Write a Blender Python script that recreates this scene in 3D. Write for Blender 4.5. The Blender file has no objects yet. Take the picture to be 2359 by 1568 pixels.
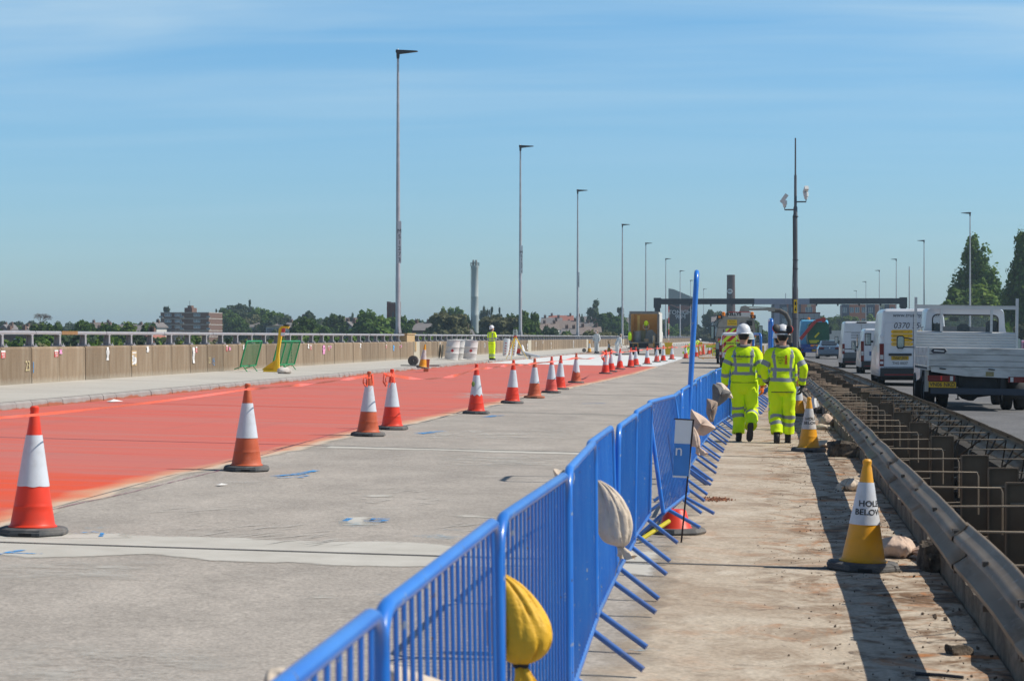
import bpy, math, random
import numpy as np
from mathutils import Vector, Matrix, noise
SC = bpy.context.scene
COL = SC.collection
R = math.radians
PI = math.pi
# ------------------------------------------------------------------ camera, world, sun, exposure
FD = 4900.0                       # focal length in px of a 2359 px wide picture
YAW = math.atan((1720 - 1179.65) / FD)
PITCH = -math.atan(8 / FD)
EYE = Vector((0, 0, 1.65))
cam_data = bpy.data.cameras.new("camera")
cam = bpy.data.objects.new("camera", cam_data); COL.objects.link(cam)
cam_data.sensor_width = 36; cam_data.lens = 36 * FD / 2359.3
cam_data.clip_start = 0.1; cam_data.clip_end = 12000
cam_data.dof.use_dof = True; cam_data.dof.focus_distance = 48; cam_data.dof.aperture_fstop = 10
cam.location = EYE; cam.rotation_euler = (PI/2 + PITCH, 0, YAW)
SC.camera = cam
CM = cam.rotation_euler.to_matrix()

SUN_EL, SUN_AZ = 47.0, 84.0       # azimuth measured from +Y (along the road) towards +X (right)
world = bpy.data.worlds.new("World"); SC.world = world; world.use_nodes = True
wn = world.node_tree; N = wn.nodes; L = wn.links
N.clear()
wout = N.new('ShaderNodeOutputWorld'); bg = N.new('ShaderNodeBackground')
sky = N.new('ShaderNodeTexSky'); sky.sky_type = 'NISHITA'; sky.sun_disc = False
sky.sun_elevation = R(SUN_EL); sky.sun_rotation = R(SUN_AZ)
sky.altitude = 0; sky.air_density = 1.0; sky.dust_density = 0.3; sky.ozone_density = 2.6
bg.inputs['Strength'].default_value = 0.115
tc = N.new('ShaderNodeTexCoord'); sep = N.new('ShaderNodeSeparateXYZ')
L.new(tc.outputs['Generated'], sep.inputs[0])
# thin cirrus: streaks laid out on a plane high above (x/z, y/z), denser higher up, then thinned overhead to weaken the fill light
zc = N.new('ShaderNodeMath'); zc.operation = 'MAXIMUM'; zc.inputs[1].default_value = 0.02
L.new(sep.outputs['Z'], zc.inputs[0])
zo = N.new('ShaderNodeMath'); zo.operation = 'ADD'; zo.inputs[1].default_value = 0.06
L.new(zc.outputs[0], zo.inputs[0])
dx = N.new('ShaderNodeMath'); dx.operation = 'DIVIDE'; L.new(sep.outputs['X'], dx.inputs[0]); L.new(zo.outputs[0], dx.inputs[1])
dy = N.new('ShaderNodeMath'); dy.operation = 'DIVIDE'; L.new(sep.outputs['Y'], dy.inputs[0]); L.new(zo.outputs[0], dy.inputs[1])
cmb = N.new('ShaderNodeCombineXYZ'); L.new(dx.outputs[0], cmb.inputs[0]); L.new(dy.outputs[0], cmb.inputs[1])
def cirrus(sx, sy, scale, detail, lo, hi, rot):
    mp = N.new('ShaderNodeMapping'); mp.inputs['Scale'].default_value = (sx, sy, 1); mp.inputs['Rotation'].default_value = (0, 0, rot)
    L.new(cmb.outputs[0], mp.inputs[0])
    nz = N.new('ShaderNodeTexNoise'); nz.inputs['Scale'].default_value = scale; nz.inputs['Detail'].default_value = detail
    nz.inputs['Roughness'].default_value = .5; nz.inputs['Distortion'].default_value = .5
    L.new(mp.outputs[0], nz.inputs[0])
    mr = N.new('ShaderNodeMapRange'); mr.inputs[1].default_value = lo; mr.inputs[2].default_value = hi; mr.interpolation_type = 'SMOOTHSTEP'
    L.new(nz.outputs[0], mr.inputs[0]); return mr
c1 = cirrus(.7, 1.9, .75, 5, .30, .80, R(8)); c2 = cirrus(.45, 2.0, 1.7, 6, .35, .85, R(-6))
ca = N.new('ShaderNodeMath'); ca.operation = 'MULTIPLY_ADD'; ca.inputs[1].default_value = .5
L.new(c2.outputs[0], ca.inputs[0]); L.new(c1.outputs[0], ca.inputs[2])
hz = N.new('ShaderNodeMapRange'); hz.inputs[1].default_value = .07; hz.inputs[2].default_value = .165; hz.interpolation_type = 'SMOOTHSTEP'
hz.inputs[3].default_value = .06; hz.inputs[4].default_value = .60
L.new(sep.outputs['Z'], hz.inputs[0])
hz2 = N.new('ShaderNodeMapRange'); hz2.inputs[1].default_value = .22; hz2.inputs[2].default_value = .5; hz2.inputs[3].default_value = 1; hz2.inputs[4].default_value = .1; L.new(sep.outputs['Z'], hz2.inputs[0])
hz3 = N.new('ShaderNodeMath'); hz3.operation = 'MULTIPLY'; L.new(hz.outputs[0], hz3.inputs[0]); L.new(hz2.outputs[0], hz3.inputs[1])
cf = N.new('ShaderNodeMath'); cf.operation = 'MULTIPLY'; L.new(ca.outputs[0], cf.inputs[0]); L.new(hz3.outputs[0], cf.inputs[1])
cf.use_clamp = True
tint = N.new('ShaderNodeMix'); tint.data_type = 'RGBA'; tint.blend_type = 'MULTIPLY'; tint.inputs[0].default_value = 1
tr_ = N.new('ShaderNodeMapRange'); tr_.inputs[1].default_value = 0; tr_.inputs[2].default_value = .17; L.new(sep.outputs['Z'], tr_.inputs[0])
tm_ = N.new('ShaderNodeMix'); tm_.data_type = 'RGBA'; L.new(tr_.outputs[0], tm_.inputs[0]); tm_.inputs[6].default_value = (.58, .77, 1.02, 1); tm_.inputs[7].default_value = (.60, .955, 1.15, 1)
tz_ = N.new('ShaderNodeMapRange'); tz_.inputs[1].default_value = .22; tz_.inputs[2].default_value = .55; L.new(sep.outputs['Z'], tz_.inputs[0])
tm2 = N.new('ShaderNodeMix'); tm2.data_type = 'RGBA'; L.new(tz_.outputs[0], tm2.inputs[0]); L.new(tm_.outputs[2], tm2.inputs[6]); tm2.inputs[7].default_value = (.62, .62, .60, 1)  # sky above the frame dimmed and neutralised to weaken fill in the shadows
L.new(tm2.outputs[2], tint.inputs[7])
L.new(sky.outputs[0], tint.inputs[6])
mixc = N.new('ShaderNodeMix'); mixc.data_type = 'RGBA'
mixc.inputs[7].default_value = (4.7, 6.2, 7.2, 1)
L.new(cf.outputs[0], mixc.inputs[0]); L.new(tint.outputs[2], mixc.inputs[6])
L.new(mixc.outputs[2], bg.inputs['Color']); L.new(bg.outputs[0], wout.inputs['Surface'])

sun_d = bpy.data.lights.new("sun", 'SUN'); sun_d.energy = 4.7; sun_d.angle = R(.53); sun_d.color = (1, .93, .82)
sun = bpy.data.objects.new("sun", sun_d); COL.objects.link(sun)
sd = Vector((math.sin(R(SUN_AZ)) * math.cos(R(SUN_EL)), math.cos(R(SUN_AZ)) * math.cos(R(SUN_EL)), math.sin(R(SUN_EL))))
sun.rotation_euler = sd.to_track_quat('Z', 'Y').to_euler(); sun.location = (0, 0, 60)
SC.view_settings.view_transform = 'Standard'; SC.view_settings.look = 'None'
SC.view_settings.exposure = 0.06; SC.view_settings.gamma = 1
SC.cycles.max_bounces = 6; SC.cycles.transparent_max_bounces = 12
SC.cycles.volume_bounces = 0

# ------------------------------------------------------------------ helpers
def ray(px, py):                  # direction through a pixel of the 2359 px wide picture
    return CM @ Vector(((px - 1179.65) / FD, (784 - py) / FD, -1))
FALL = 0.02                       # crossfall: the carriageway drops to the right
def G(px, py, off=0.0):           # where that ray meets the road plane raised by off
    d = ray(px, py); t = (off - EYE.z - FALL * EYE.x) / (d.z + FALL * d.x); return EYE + d * t
def W(px, py, Y):                 # where it meets the vertical plane at road distance Y
    d = ray(px, py); return EYE + d * (Y / d.y)
def zr(x): return -FALL * x
def cv(y): return 1.3e-5 * y * y  # the road bends gently right
def S(r, g, b): return tuple(((c/255)/12.92 if c/255 <= .04045 else ((c/255 + .055)/1.055)**2.4) for c in (r, g, b))

MATS = {}
def mat(name, col, rough=.6, metal=0.0, var=.12, vs=6.0, bump=0.0, bs=40.0, stretch=(1, 1, 1), dirt=None, dirt_amt=.35, dirt_s=2.0, spec=.4, trans=0, coat=0, island=0, alpha=None, det=5):
    if name in MATS: return MATS[name]
    m = bpy.data.materials.new(name); m.use_nodes = True; nt = m.node_tree; n = nt.nodes; l = nt.links
    b = n['Principled BSDF']; b.inputs['Roughness'].default_value = rough; b.inputs['Metallic'].default_value = metal
    b.inputs['Specular IOR Level'].default_value = spec
    if coat: b.inputs['Coat Weight'].default_value = coat; b.inputs['Coat Roughness'].default_value = .08
    if trans: b.inputs['Transmission Weight'].default_value = trans
    tc = n.new('ShaderNodeTexCoord'); mp = n.new('ShaderNodeMapping'); mp.inputs['Scale'].default_value = stretch
    l.new(tc.outputs['Object'], mp.inputs[0])
    nz = n.new('ShaderNodeTexNoise'); nz.inputs['Scale'].default_value = vs; nz.inputs['Detail'].default_value = det
    l.new(mp.outputs[0], nz.inputs[0])
    mr = n.new('ShaderNodeMapRange'); mr.inputs[1].default_value = .25; mr.inputs[2].default_value = .75
    mr.inputs[3].default_value = 1 - var; mr.inputs[4].default_value = 1 + var
    l.new(nz.outputs[0], mr.inputs[0])
    mx = n.new('ShaderNodeMix'); mx.data_type = 'RGBA'; mx.blend_type = 'MULTIPLY'; mx.inputs[0].default_value = 1
    mx.inputs[6].default_value = (*col, 1); l.new(mr.outputs[0], mx.inputs[7])
    out = mx.outputs[2]
    if dirt:
        nd = n.new('ShaderNodeTexNoise'); nd.inputs['Scale'].default_value = dirt_s; nd.inputs['Detail'].default_value = 8; nd.inputs['Roughness'].default_value = .65
        l.new(mp.outputs[0], nd.inputs[0])
        md = n.new('ShaderNodeMapRange'); md.inputs[1].default_value = .48; md.inputs[2].default_value = .72; md.inputs[4].default_value = dirt_amt
        l.new(nd.outputs[0], md.inputs[0])
        mm = n.new('ShaderNodeMix'); mm.data_type = 'RGBA'; mm.inputs[7].default_value = (*dirt, 1)
        l.new(md.outputs[0], mm.inputs[0]); l.new(out, mm.inputs[6]); out = mm.outputs[2]
    if island:
        gi = n.new('ShaderNodeNewGeometry'); mi = n.new('ShaderNodeMapRange'); mi.inputs[3].default_value = 1 - island; mi.inputs[4].default_value = 1 + island
        l.new(gi.outputs['Random Per Island'], mi.inputs[0])
        m2 = n.new('ShaderNodeMix'); m2.data_type = 'RGBA'; m2.blend_type = 'MULTIPLY'; m2.inputs[0].default_value = 1
        l.new(out, m2.inputs[6]); l.new(mi.outputs[0], m2.inputs[7]); out = m2.outputs[2]
    l.new(out, b.inputs['Base Color'])
    if bump:
        nb = n.new('ShaderNodeTexNoise'); nb.inputs['Scale'].default_value = bs; nb.inputs['Detail'].default_value = 6; l.new(mp.outputs[0], nb.inputs[0])
        bb = n.new('ShaderNodeBump'); bb.inputs['Strength'].default_value = bump; bb.inputs['Distance'].default_value = .02
        l.new(nb.outputs[0], bb.inputs['Height']); l.new(bb.outputs[0], b.inputs['Normal'])
    MATS[name] = m; return m

class MB:
    def __init__(s): s.v = []; s.f = []; s.m = []
    def add(s, vs, fs, mi=0, M=None):
        o = len(s.v)
        s.v += [tuple(M @ Vector(v)) for v in vs] if M is not None else [tuple(v) for v in vs]
        s.f += [tuple(i + o for i in f) for f in fs]
        s.m += ([mi] * len(fs)) if isinstance(mi, int) else list(mi)
        return s
    def box(s, x0, x1, y0, y1, z0, z1, mi=0, M=None):
        return s.add([(x0,y0,z0),(x1,y0,z0),(x1,y1,z0),(x0,y1,z0),(x0,y0,z1),(x1,y0,z1),(x1,y1,z1),(x0,y1,z1)],
                     [(0,3,2,1),(4,5,6,7),(0,1,5,4),(1,2,6,5),(2,3,7,6),(3,0,4,7)], mi, M)
    def bar(s, a, b, w, h=None, mi=0):       # rectangular bar from a to b
        a, b = Vector(a), Vector(b); h = h or w; d = b - a; q = d.to_track_quat('Z', 'Y').to_matrix().to_4x4()
        return s.box(-w/2, w/2, -h/2, h/2, 0, d.length, mi, Matrix.Translation(a) @ q)
    def tube(s, pts, r, n=8, mi=0, cap=True, flat=1.0):
        P = [Vector(p) for p in pts]; k = len(P); rr = r if isinstance(r, (list, tuple)) else [r] * k
        vs = []; up = None
        for i, p in enumerate(P):
            t = (P[min(i+1, k-1)] - P[max(i-1, 0)]); t.normalize()
            if up is None: up = Vector((0, 0, 1)) if abs(t.z) < .9 else Vector((0, 1, 0))
            u = up - t * up.dot(t)
            if u.length < 1e-4: u = Vector((1, 0, 0)) - t * t.x
            u.normalize(); w = t.cross(u); up = u
            for j in range(n):
                a = 2 * PI * j / n; vs.append(p + (u * math.cos(a) * flat + w * math.sin(a)) * rr[i])
        fs = [(i*n + j, i*n + (j+1) % n, (i+1)*n + (j+1) % n, (i+1)*n + j) for i in range(k-1) for j in range(n)]
        if cap: fs += [tuple(range(n))[::-1], tuple((k-1)*n + j for j in range(n))]
        return s.add(vs, fs, mi)
    def lathe(s, prof, n=24, mi=0, M=None, cap=True):
        vs = [(r*math.cos(2*PI*j/n), r*math.sin(2*PI*j/n), z) for r, z in prof for j in range(n)]; k = len(prof)
        fs = [(i*n + j, i*n + (j+1) % n, (i+1)*n + (j+1) % n, (i+1)*n + j) for i in range(k-1) for j in range(n)]
        ml = ([mi] * len(fs)) if isinstance(mi, int) else [mi[i] for i in range(k-1) for j in range(n)]
        if cap:
            fs += [tuple(range(n))[::-1], tuple((k-1)*n + j for j in range(n))]; ml += [ml[0], ml[-1]]
        return s.add(vs, fs, ml, M)
    def loft(s, rings, mi=0, cap=True, M=None, closed=True):
        n = len(rings[0]); k = len(rings); vs = [p for r in rings for p in r]; e = n if closed else n - 1
        fs = [(i*n + j, i*n + (j+1) % n, (i+1)*n + (j+1) % n, (i+1)*n + j) for i in range(k-1) for j in range(e)]
        ml = ([mi] * len(fs)) if isinstance(mi, int) else [mi(i, j) for i in range(k-1) for j in range(e)]
        if cap:
            fs += [tuple(range(n))[::-1], tuple((k-1)*n + j for j in range(n))]; ml += [ml[0], ml[-1]]
        return s.add(vs, fs, ml, M)
    def prism(s, poly, a, b, axis='y', mi=0, M=None):   # outline in the two other axes, extruded a..b
        n = len(poly)
        f = {'y': lambda p, t: (p[0], t, p[1]), 'x': lambda p, t: (t, p[0], p[1]), 'z': lambda p, t: (p[0], p[1], t)}[axis]
        vs = [f(p, a) for p in poly] + [f(p, b) for p in poly]
        fs = [tuple(range(n)), tuple(range(2*n-1, n-1, -1))] + [(i, i+n, (i+1) % n + n, (i+1) % n) for i in range(n)]
        return s.add(vs, fs, mi, M)
    def sphere(s, c, r, n=12, k=8, mi=0, sc=(1,1,1), M=None):
        vs = [(c[0], c[1], c[2] - r*sc[2])]
        for i in range(1, k):
            a = -PI/2 + PI*i/k
            vs += [(c[0] + r*sc[0]*math.cos(a)*math.cos(2*PI*j/n), c[1] + r*sc[1]*math.cos(a)*math.sin(2*PI*j/n), c[2] + r*sc[2]*math.sin(a)) for j in range(n)]
        vs.append((c[0], c[1], c[2] + r*sc[2])); e = len(vs) - 1
        fs = [(0, 1 + (j+1) % n, 1 + j) for j in range(n)]
        fs += [(1 + i*n + j, 1 + i*n + (j+1) % n, 1 + (i+1)*n + (j+1) % n, 1 + (i+1)*n + j) for i in range(k-2) for j in range(n)]
        fs += [(e, 1 + (k-2)*n + j, 1 + (k-2)*n + (j+1) % n) for j in range(n)]
        return s.add(vs, fs, mi, M)
    def jitter(s, amp, freq=6, seed=0, zfix=False):
        o = Vector((seed*3.1, seed*1.7, seed*.9)); nv = []
        for v in s.v:
            w = Vector(v); d = noise.noise_vector(w*freq + o) * amp
            if zfix and w.z < .005: d.z = 0
            nv.append(tuple(w + d))
        s.v = nv; return s
    def build(s, name, mats, parent=None, smooth=40, loc=None):
        me = bpy.data.meshes.new(name); me.from_pydata(s.v, [], s.f)
        for m in (mats if isinstance(mats, (list, tuple)) else [mats]): me.materials.append(m)
        me.polygons.foreach_set('material_index', s.m)
        if smooth:
            me.polygons.foreach_set('use_smooth', [True] * len(me.polygons)); me.update()
            me.set_sharp_from_angle(angle=R(smooth))
        me.update()
        o = bpy.data.objects.new(name, me); COL.objects.link(o)
        if parent is not None: o.parent = parent
        if loc is not None: o.location = loc
        return o
def tag(o, label=None, cat=None, group=None, kind=None):
    if label: o['label'] = label
    if cat: o['category'] = cat
    if group: o['group'] = group
    if kind: o['kind'] = kind
    return o
def thing(name, label, cat, loc=(0, 0, 0), rz=0, group=None, rx=0, ry=0):
    o = bpy.data.objects.new(name, None); COL.objects.link(o); o.empty_display_size = .2
    o.location = loc; o.rotation_euler = (rx, ry, rz); return tag(o, label, cat, group)
def dup(root, loc=None, label=None, rot=None, scale=None):
    r = root.copy(); COL.objects.link(r)
    if loc is not None: r.location = loc
    if rot is not None: r.rotation_euler = rot
    if scale is not None: r.scale = scale
    if label: r['label'] = label
    for ch in root.children:
        c = ch.copy(); COL.objects.link(c); c.parent = r
        for g in ch.children:
            d = g.copy(); COL.objects.link(d); d.parent = c
    return r
def struct(o): o['kind'] = 'structure'; return o
_txt = {}
def text(body, size, m, parent=None, M=None, name='lettering', depth=.0015, align='CENTER', shear=0, bend=None, bold=0, sx=1):
    cu = bpy.data.curves.new(name, 'FONT'); cu.body = body; cu.size = size; cu.align_x = align; cu.align_y = 'CENTER'
    cu.extrude = depth; cu.shear = shear; cu.offset = bold; cu.resolution_u = 3
    o = bpy.data.objects.new(name, cu); COL.objects.link(o)
    me = bpy.data.meshes.new_from_object(o.evaluated_get(bpy.context.evaluated_depsgraph_get()))
    bpy.data.objects.remove(o); bpy.data.curves.remove(cu)
    # stand the lettering up: facing -Y, reading left to right along +X
    T = (M or Matrix()) @ Matrix.Rotation(PI/2, 4, 'X') @ Matrix.Scale(sx, 4, (1, 0, 0))
    me.transform(T)
    if bend:
        for v in me.vertices: v.co = bend(v.co)
    me.materials.clear(); me.materials.append(m); me.name = name
    o = bpy.data.objects.new(name, me); COL.objects.link(o)
    if parent is not None: o.parent = parent
    return o
T4 = Matrix.Translation
def RX(a): return Matrix.Rotation(a, 4, 'X')
def RY(a): return Matrix.Rotation(a, 4, 'Y')
def RZ(a): return Matrix.Rotation(a, 4, 'Z')
rnd = random.Random(7)
# ------------------------------------------------------------------ setting
class NM:                           # small helper for hand-made surface materials
    def __init__(s, name, rough=.85):
        s.m = bpy.data.materials.new(name); s.m.use_nodes = True; MATS[name] = s.m
        s.n = s.m.node_tree.nodes; s.l = s.m.node_tree.links; s.b = s.n['Principled BSDF']
        s.b.inputs['Roughness'].default_value = rough; s.b.inputs['Specular IOR Level'].default_value = .3
        s.tc = s.n.new('ShaderNodeTexCoord'); s.uv = s.tc.outputs['UV']; s.ob = s.tc.outputs['Object']
    def noise(s, scale, det=5, st=(1, 1, 1), rough=.55, dist=0, src=None):
        mp = s.n.new('ShaderNodeMapping'); mp.inputs['Scale'].default_value = st; s.l.new(src or s.ob, mp.inputs[0])
        z = s.n.new('ShaderNodeTexNoise'); z.inputs['Scale'].default_value = scale; z.inputs['Detail'].default_value = det
        z.inputs['Roughness'].default_value = rough; z.inputs['Distortion'].default_value = dist
        s.l.new(mp.outputs[0], z.inputs[0]); return z.outputs[0]
    def ramp(s, x, lo, hi, a=0.0, b=1.0):
        r = s.n.new('ShaderNodeMapRange'); r.inputs[1].default_value = lo; r.inputs[2].default_value = hi
        r.inputs[3].default_value = a; r.inputs[4].default_value = b; s.l.new(x, r.inputs[0]); return r.outputs[0]
    def mix(s, f, a, b, mode='MIX'):
        x = s.n.new('ShaderNodeMix'); x.data_type = 'RGBA'; x.blend_type = mode
        for v, i in ((f, 0), (a, 6), (b, 7)):
            if isinstance(v, (int, float)): x.inputs[i].default_value = v if i == 0 else (v, v, v, 1)
            elif isinstance(v, tuple): x.inputs[i].default_value = (*v, 1)
            else: s.l.new(v, x.inputs[i])
        return x.outputs[2]
    def math(s, op, a, b):
        x = s.n.new('ShaderNodeMath'); x.operation = op
        for v, i in ((a, 0), (b, 1)):
            if isinstance(v, (int, float)): x.inputs[i].default_value = v
            else: s.l.new(v, x.inputs[i])
        return x.outputs[0]
    def sepuv(s):
        x = s.n.new('ShaderNodeSeparateXYZ'); s.l.new(s.uv, x.inputs[0]); return x.outputs[0], x.outputs[1]
    def sepob(s):
        x = s.n.new('ShaderNodeSeparateXYZ'); s.l.new(s.ob, x.inputs[0]); return x.outputs
    def bump(s, h, st=.5, dist=.01):
        b = s.n.new('ShaderNodeBump'); b.inputs['Strength'].default_value = st; b.inputs['Distance'].default_value = dist
        s.l.new(h, b.inputs['Height']); s.l.new(b.outputs[0], s.b.inputs['Normal'])
    def done(s, col, alpha=None):
        s.l.new(col, s.b.inputs['Base Color'])
        if alpha is not None: s.l.new(alpha, s.b.inputs['Alpha'])
        return s.m

def road_concrete(name, base, warm, pale, sp=.35):
    q = NM(name, .9)
    big = q.ramp(q.noise(.35, 6, (1, .5, 1)), .35, .65)
    c = q.mix(big, base, warm); c = q.mix(1.0, c, q.ramp(q.noise(1.1, 6, (1, .6, 1), .65), .35, .65, .87, 1.12), 'MULTIPLY')
    fine = q.noise(38, 3); c = q.mix(1.0, c, q.ramp(fine, .3, .7, 1-sp, 1+sp), 'MULTIPLY')
    fine2 = q.noise(11, 6, rough=.7); c = q.mix(1.0, c, q.ramp(fine2, .3, .7, .86, 1.14), 'MULTIPLY')
    scr = q.ramp(q.noise(2.0, 7, (.7, 1.4, 1), .62, .8), .58, .70, 0, .6)   # chalky scrapes across the lanes
    scr2 = q.ramp(q.noise(.4, 2), .48, .6); c = q.mix(q.math('MULTIPLY', scr, scr2), c, pale)
    sp2 = q.ramp(q.noise(16, 4), .70, .76, 0, .7); c = q.mix(sp2, c, (.05, .045, .04))
    q.bump(fine, .5, .01); return q.done(c)
m_road = road_concrete('planed_concrete', (.335, .304, .272), (.378, .342, .304), (.50, .475, .43), .24)
# walkway beside the median: tan concrete with rust washes running across
q = NM('stained_concrete', .88)
ox, oy, oz = q.sepob()
c = q.mix(q.ramp(q.noise(.8, 5, (.7, .8, 1)), .35, .65), (.41, .335, .255), (.50, .43, .34))
rt = q.ramp(ox, -.1, .9, .30, 1.25)          # the washes grow stronger towards the median
c = q.mix(q.math('MULTIPLY', rt, q.ramp(q.noise(1.9, 8, (1.1, .8, 1), .68, 1.4), .45, .60, 0, .9)), c, (.165, .095, .05))
c = q.mix(q.math('MULTIPLY', rt, q.ramp(q.noise(1.6, 7, (1, .8, 1), .65, 1.8), .54, .66, 0, .8)), c, (.40, .165, .055))
c = q.mix(q.ramp(q.noise(1.1, 7, (1.1, .7, 1), .65, 1.2), .53, .70, 0, .8), c, (.56, .50, .41))
c = q.mix(q.math('MULTIPLY', rt, q.ramp(q.noise(3.0, 8, (1, 1, 1), .75, 1.2), .55, .65, 0, .85)), c, (.085, .06, .045))
fine = q.noise(34, 4); c = q.mix(1.0, c, q.ramp(fine, .3, .7, .78, 1.22), 'MULTIPLY')
c = q.mix(q.ramp(q.noise(24, 2), .72, .76, 0, .8), c, (.08, .06, .05)); q.bump(q.noise(9, 6), .5, .012)
wu, wv = q.sepuv(); m_walk = q.done(c, q.ramp(q.math('ADD', wu, q.math('MULTIPLY', q.math('SUBTRACT', q.noise(1.8, 6), .5), .5)), .05, .32))
# fresh red membrane with a cream overspray edge (u = metres in from the edge, v = metres along the road)
def red_mat(name, bright):
    q = NM(name, .8); q.b.inputs['Specular IOR Level'].default_value = .12; u, v = q.sepuv()
    base = q.mix(q.ramp(q.noise(.55, 6, (.22, 1.6, 1), .6, .4), .36, .64), (.62, .135, .10), (.53, .185, .155))
    base = q.mix(q.ramp(q.noise(1.5, 7, (.14, 2.4, 1), .6), .50, .66, 0, .6), base, (.66, .11, .06))
    base = q.mix(q.ramp(q.noise(.9, 5, (.3, 1.3, 1)), .55, .7, 0, .6), base, (.46, .19, .165))
    br = q.mix(q.ramp(q.noise(.8, 5, (.3, 1.4, 1)), .4, .65), (.72, .095, .04), (.64, .115, .065))
    k = q.ramp(q.math('ADD', v, q.math('MULTIPLY', q.noise(.5, 3), 3.0)), 23.8, 24.6, 1, 0); c = q.mix(k, base, br)
    c = q.mix(q.ramp(q.noise(60, 3), .35, .65, 0, .25), c, (.42, .09, .06)); c = q.mix(q.ramp(q.noise(1.3, 6, (.06, 3.2, 1), .6, .3), .52, .64, 0, .35), c, (.42, .17, .17)); c = q.mix(q.ramp(q.noise(1.0, 4, (2.6, .10, 1), .5), .60, .70, 0, .28), c, (.36, .15, .14))
    ue = q.math('ADD', u, q.math('MULTIPLY', q.math('SUBTRACT', q.noise(1.6, 6, (1, .5, 1)), .5), .55))
    c = q.mix(q.ramp(ue, .14, .52, 1, 0), c, (.62, .40, .25)); c = q.mix(q.ramp(ue, .08, .28, 1, 0), c, (.56, .50, .42))
    q.bump(q.noise(30, 4), .15, .006); return q.done(c, q.ramp(ue, .0, .14))
m_red = red_mat('red_membrane', 0)
q = NM('white_primer', .8); u, v = q.sepuv()
ue = q.math('ADD', u, q.math('MULTIPLY', q.math('SUBTRACT', q.noise(1.2, 5, (1, .4, 1)), .5), .6))
c = q.mix(q.ramp(q.noise(.5, 5, (.3, 1, 1)), .35, .65), (.60, .62, .62), (.72, .73, .72)); m_prime = q.done(c, q.ramp(ue, 0, .25))
m_asph = road_concrete('asphalt', (.135, .135, .14), (.16, .158, .158), (.2, .2, .2), .4)
# path: light concrete with faint transverse brushing
q = NM('path_concrete', .85)
c = q.mix(q.ramp(q.noise(.6, 5, (.4, 1, 1)), .35, .65), (.46, .435, .39), (.52, .495, .445))
c = q.mix(1.0, c, q.ramp(q.noise(26, 4), .3, .7, .9, 1.1), 'MULTIPLY'); m_path = q.done(c)
q = NM('kerb_concrete', .85); x, y, z = q.sepob()
c = q.mix(q.ramp(q.noise(2.2, 6), .35, .65), (.27, .26, .25), (.34, .33, .315))
c = q.mix(q.ramp(q.math('ADD', z, q.math('MULTIPLY', q.noise(1.1, 6), .22)), .435, .405, 0, .92), c, (.36, .10, .04))   # red overspray on the kerb foot
c = q.mix(q.ramp(q.noise(30, 3), .3, .7, 0, .2), c, (.2, .19, .18)); m_kerb = q.done(c)
q = NM('pale_screed', .9); u, v = q.sepuv()
ed = q.math('MINIMUM', u, v); ed = q.math('ADD', ed, q.math('MULTIPLY', q.math('SUBTRACT', q.noise(5, 6, rough=.65), .5), .30))
c = q.mix(q.ramp(q.noise(2.5, 6), .35, .65), (.47, .45, .405), (.55, .53, .485)); m_laitance = q.done(c, q.ramp(ed, .05, .17, 0, .95))
m_joint = mat('joint_sealant', (.11, .105, .10), .8, var=.3)
m_joint_red = mat('joint_in_membrane', (.26, .07, .10), .8, var=.25)

def strip(name, xl, xr, ys, m, zo=0.0, nx=2, parent=None, zf=None, uvf=None):
    zf = zf or (lambda x, y: zr(x)); vs = []; uv = []
    for y in ys:
        a, b = xl(y), xr(y)
        for i in range(nx):
            x = a + (b - a) * i / (nx - 1); vs.append((x + cv(y), y, zf(x, y) + zo)); uv.append(uvf(x, y) if uvf else (x, y))
    fs = [(i*nx + j, i*nx + j + 1, (i+1)*nx + j + 1, (i+1)*nx + j) for i in range(len(ys)-1) for j in range(nx-1)]
    b = MB(); b.add(vs, fs); o = b.build(name, m, parent, smooth=0)
    lay = o.data.uv_layers.new(name='UVMap')
    for lp in o.data.loops: lay.data[lp.index].uv = uv[lp.vertex_index]
    return o
def interp(pts):                    # piecewise linear function
    xs = [p[0] for p in pts]; ys = [p[1] for p in pts]
    return lambda t: float(np.interp(t, xs, ys))
YS = [-6 + 2*i for i in range(30)] + [54 + 8*i for i in range(64)]
# median line measured along the near crash barrier
MX = interp([(0, 1.10), (8.9, 1.16), (12.5, 1.21), (19, 1.28), (30, 1.42), (55, 1.52), (1200, 1.55)])
KX = -13.8; WX = -17.6
road = struct(strip('road', lambda y: KX, lambda y: MX(y) + .12, YS, m_road))
WL = interp([(0, -.85), (30, -.72), (43, -.25), (55, .05), (80, .3)])
wk = struct(strip('walkway', WL, lambda y: MX(y) + .115, [y for y in YS if y < 92], m_walk, .004, 3, uvf=lambda x, y: (x - WL(y), y)))
# red and white coatings; the edge follows points read off the photograph
epts = [G(*p) for p in ((-140, 1262), (100, 1190), (400, 1105), (600, 1062), (850, 999), (1060, 955), (1240, 912), (1400, 878), (1480, 859))]
EX = interp([(p.y, p.x) for p in epts] + [(170, -4.4)])
ysr = [-2 + 1.0*i for i in range(114)]
def RXR(y): return EX(y) - cv(y)
membrane = struct(strip('red_membrane', lambda y: KX + .004, RXR, ysr, m_red, .004, 3, uvf=lambda x, y: (RXR(y) - x, y)))
primer = struct(strip('white_primer', lambda y: KX + .004, RXR, [110.6 + 1.0*i for i in range(58)], m_prime, .008, 3, uvf=lambda x, y: (min(RXR(y) - x, (y - 110.6)*1.0 + .02, (167.6 - y)*.3), y)))
def setuv(o, uv):
    lay = o.data.uv_layers.new(name='UVMap')
    for lp in o.data.loops: lay.data[lp.index].uv = uv[lp.vertex_index]
    return o
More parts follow.
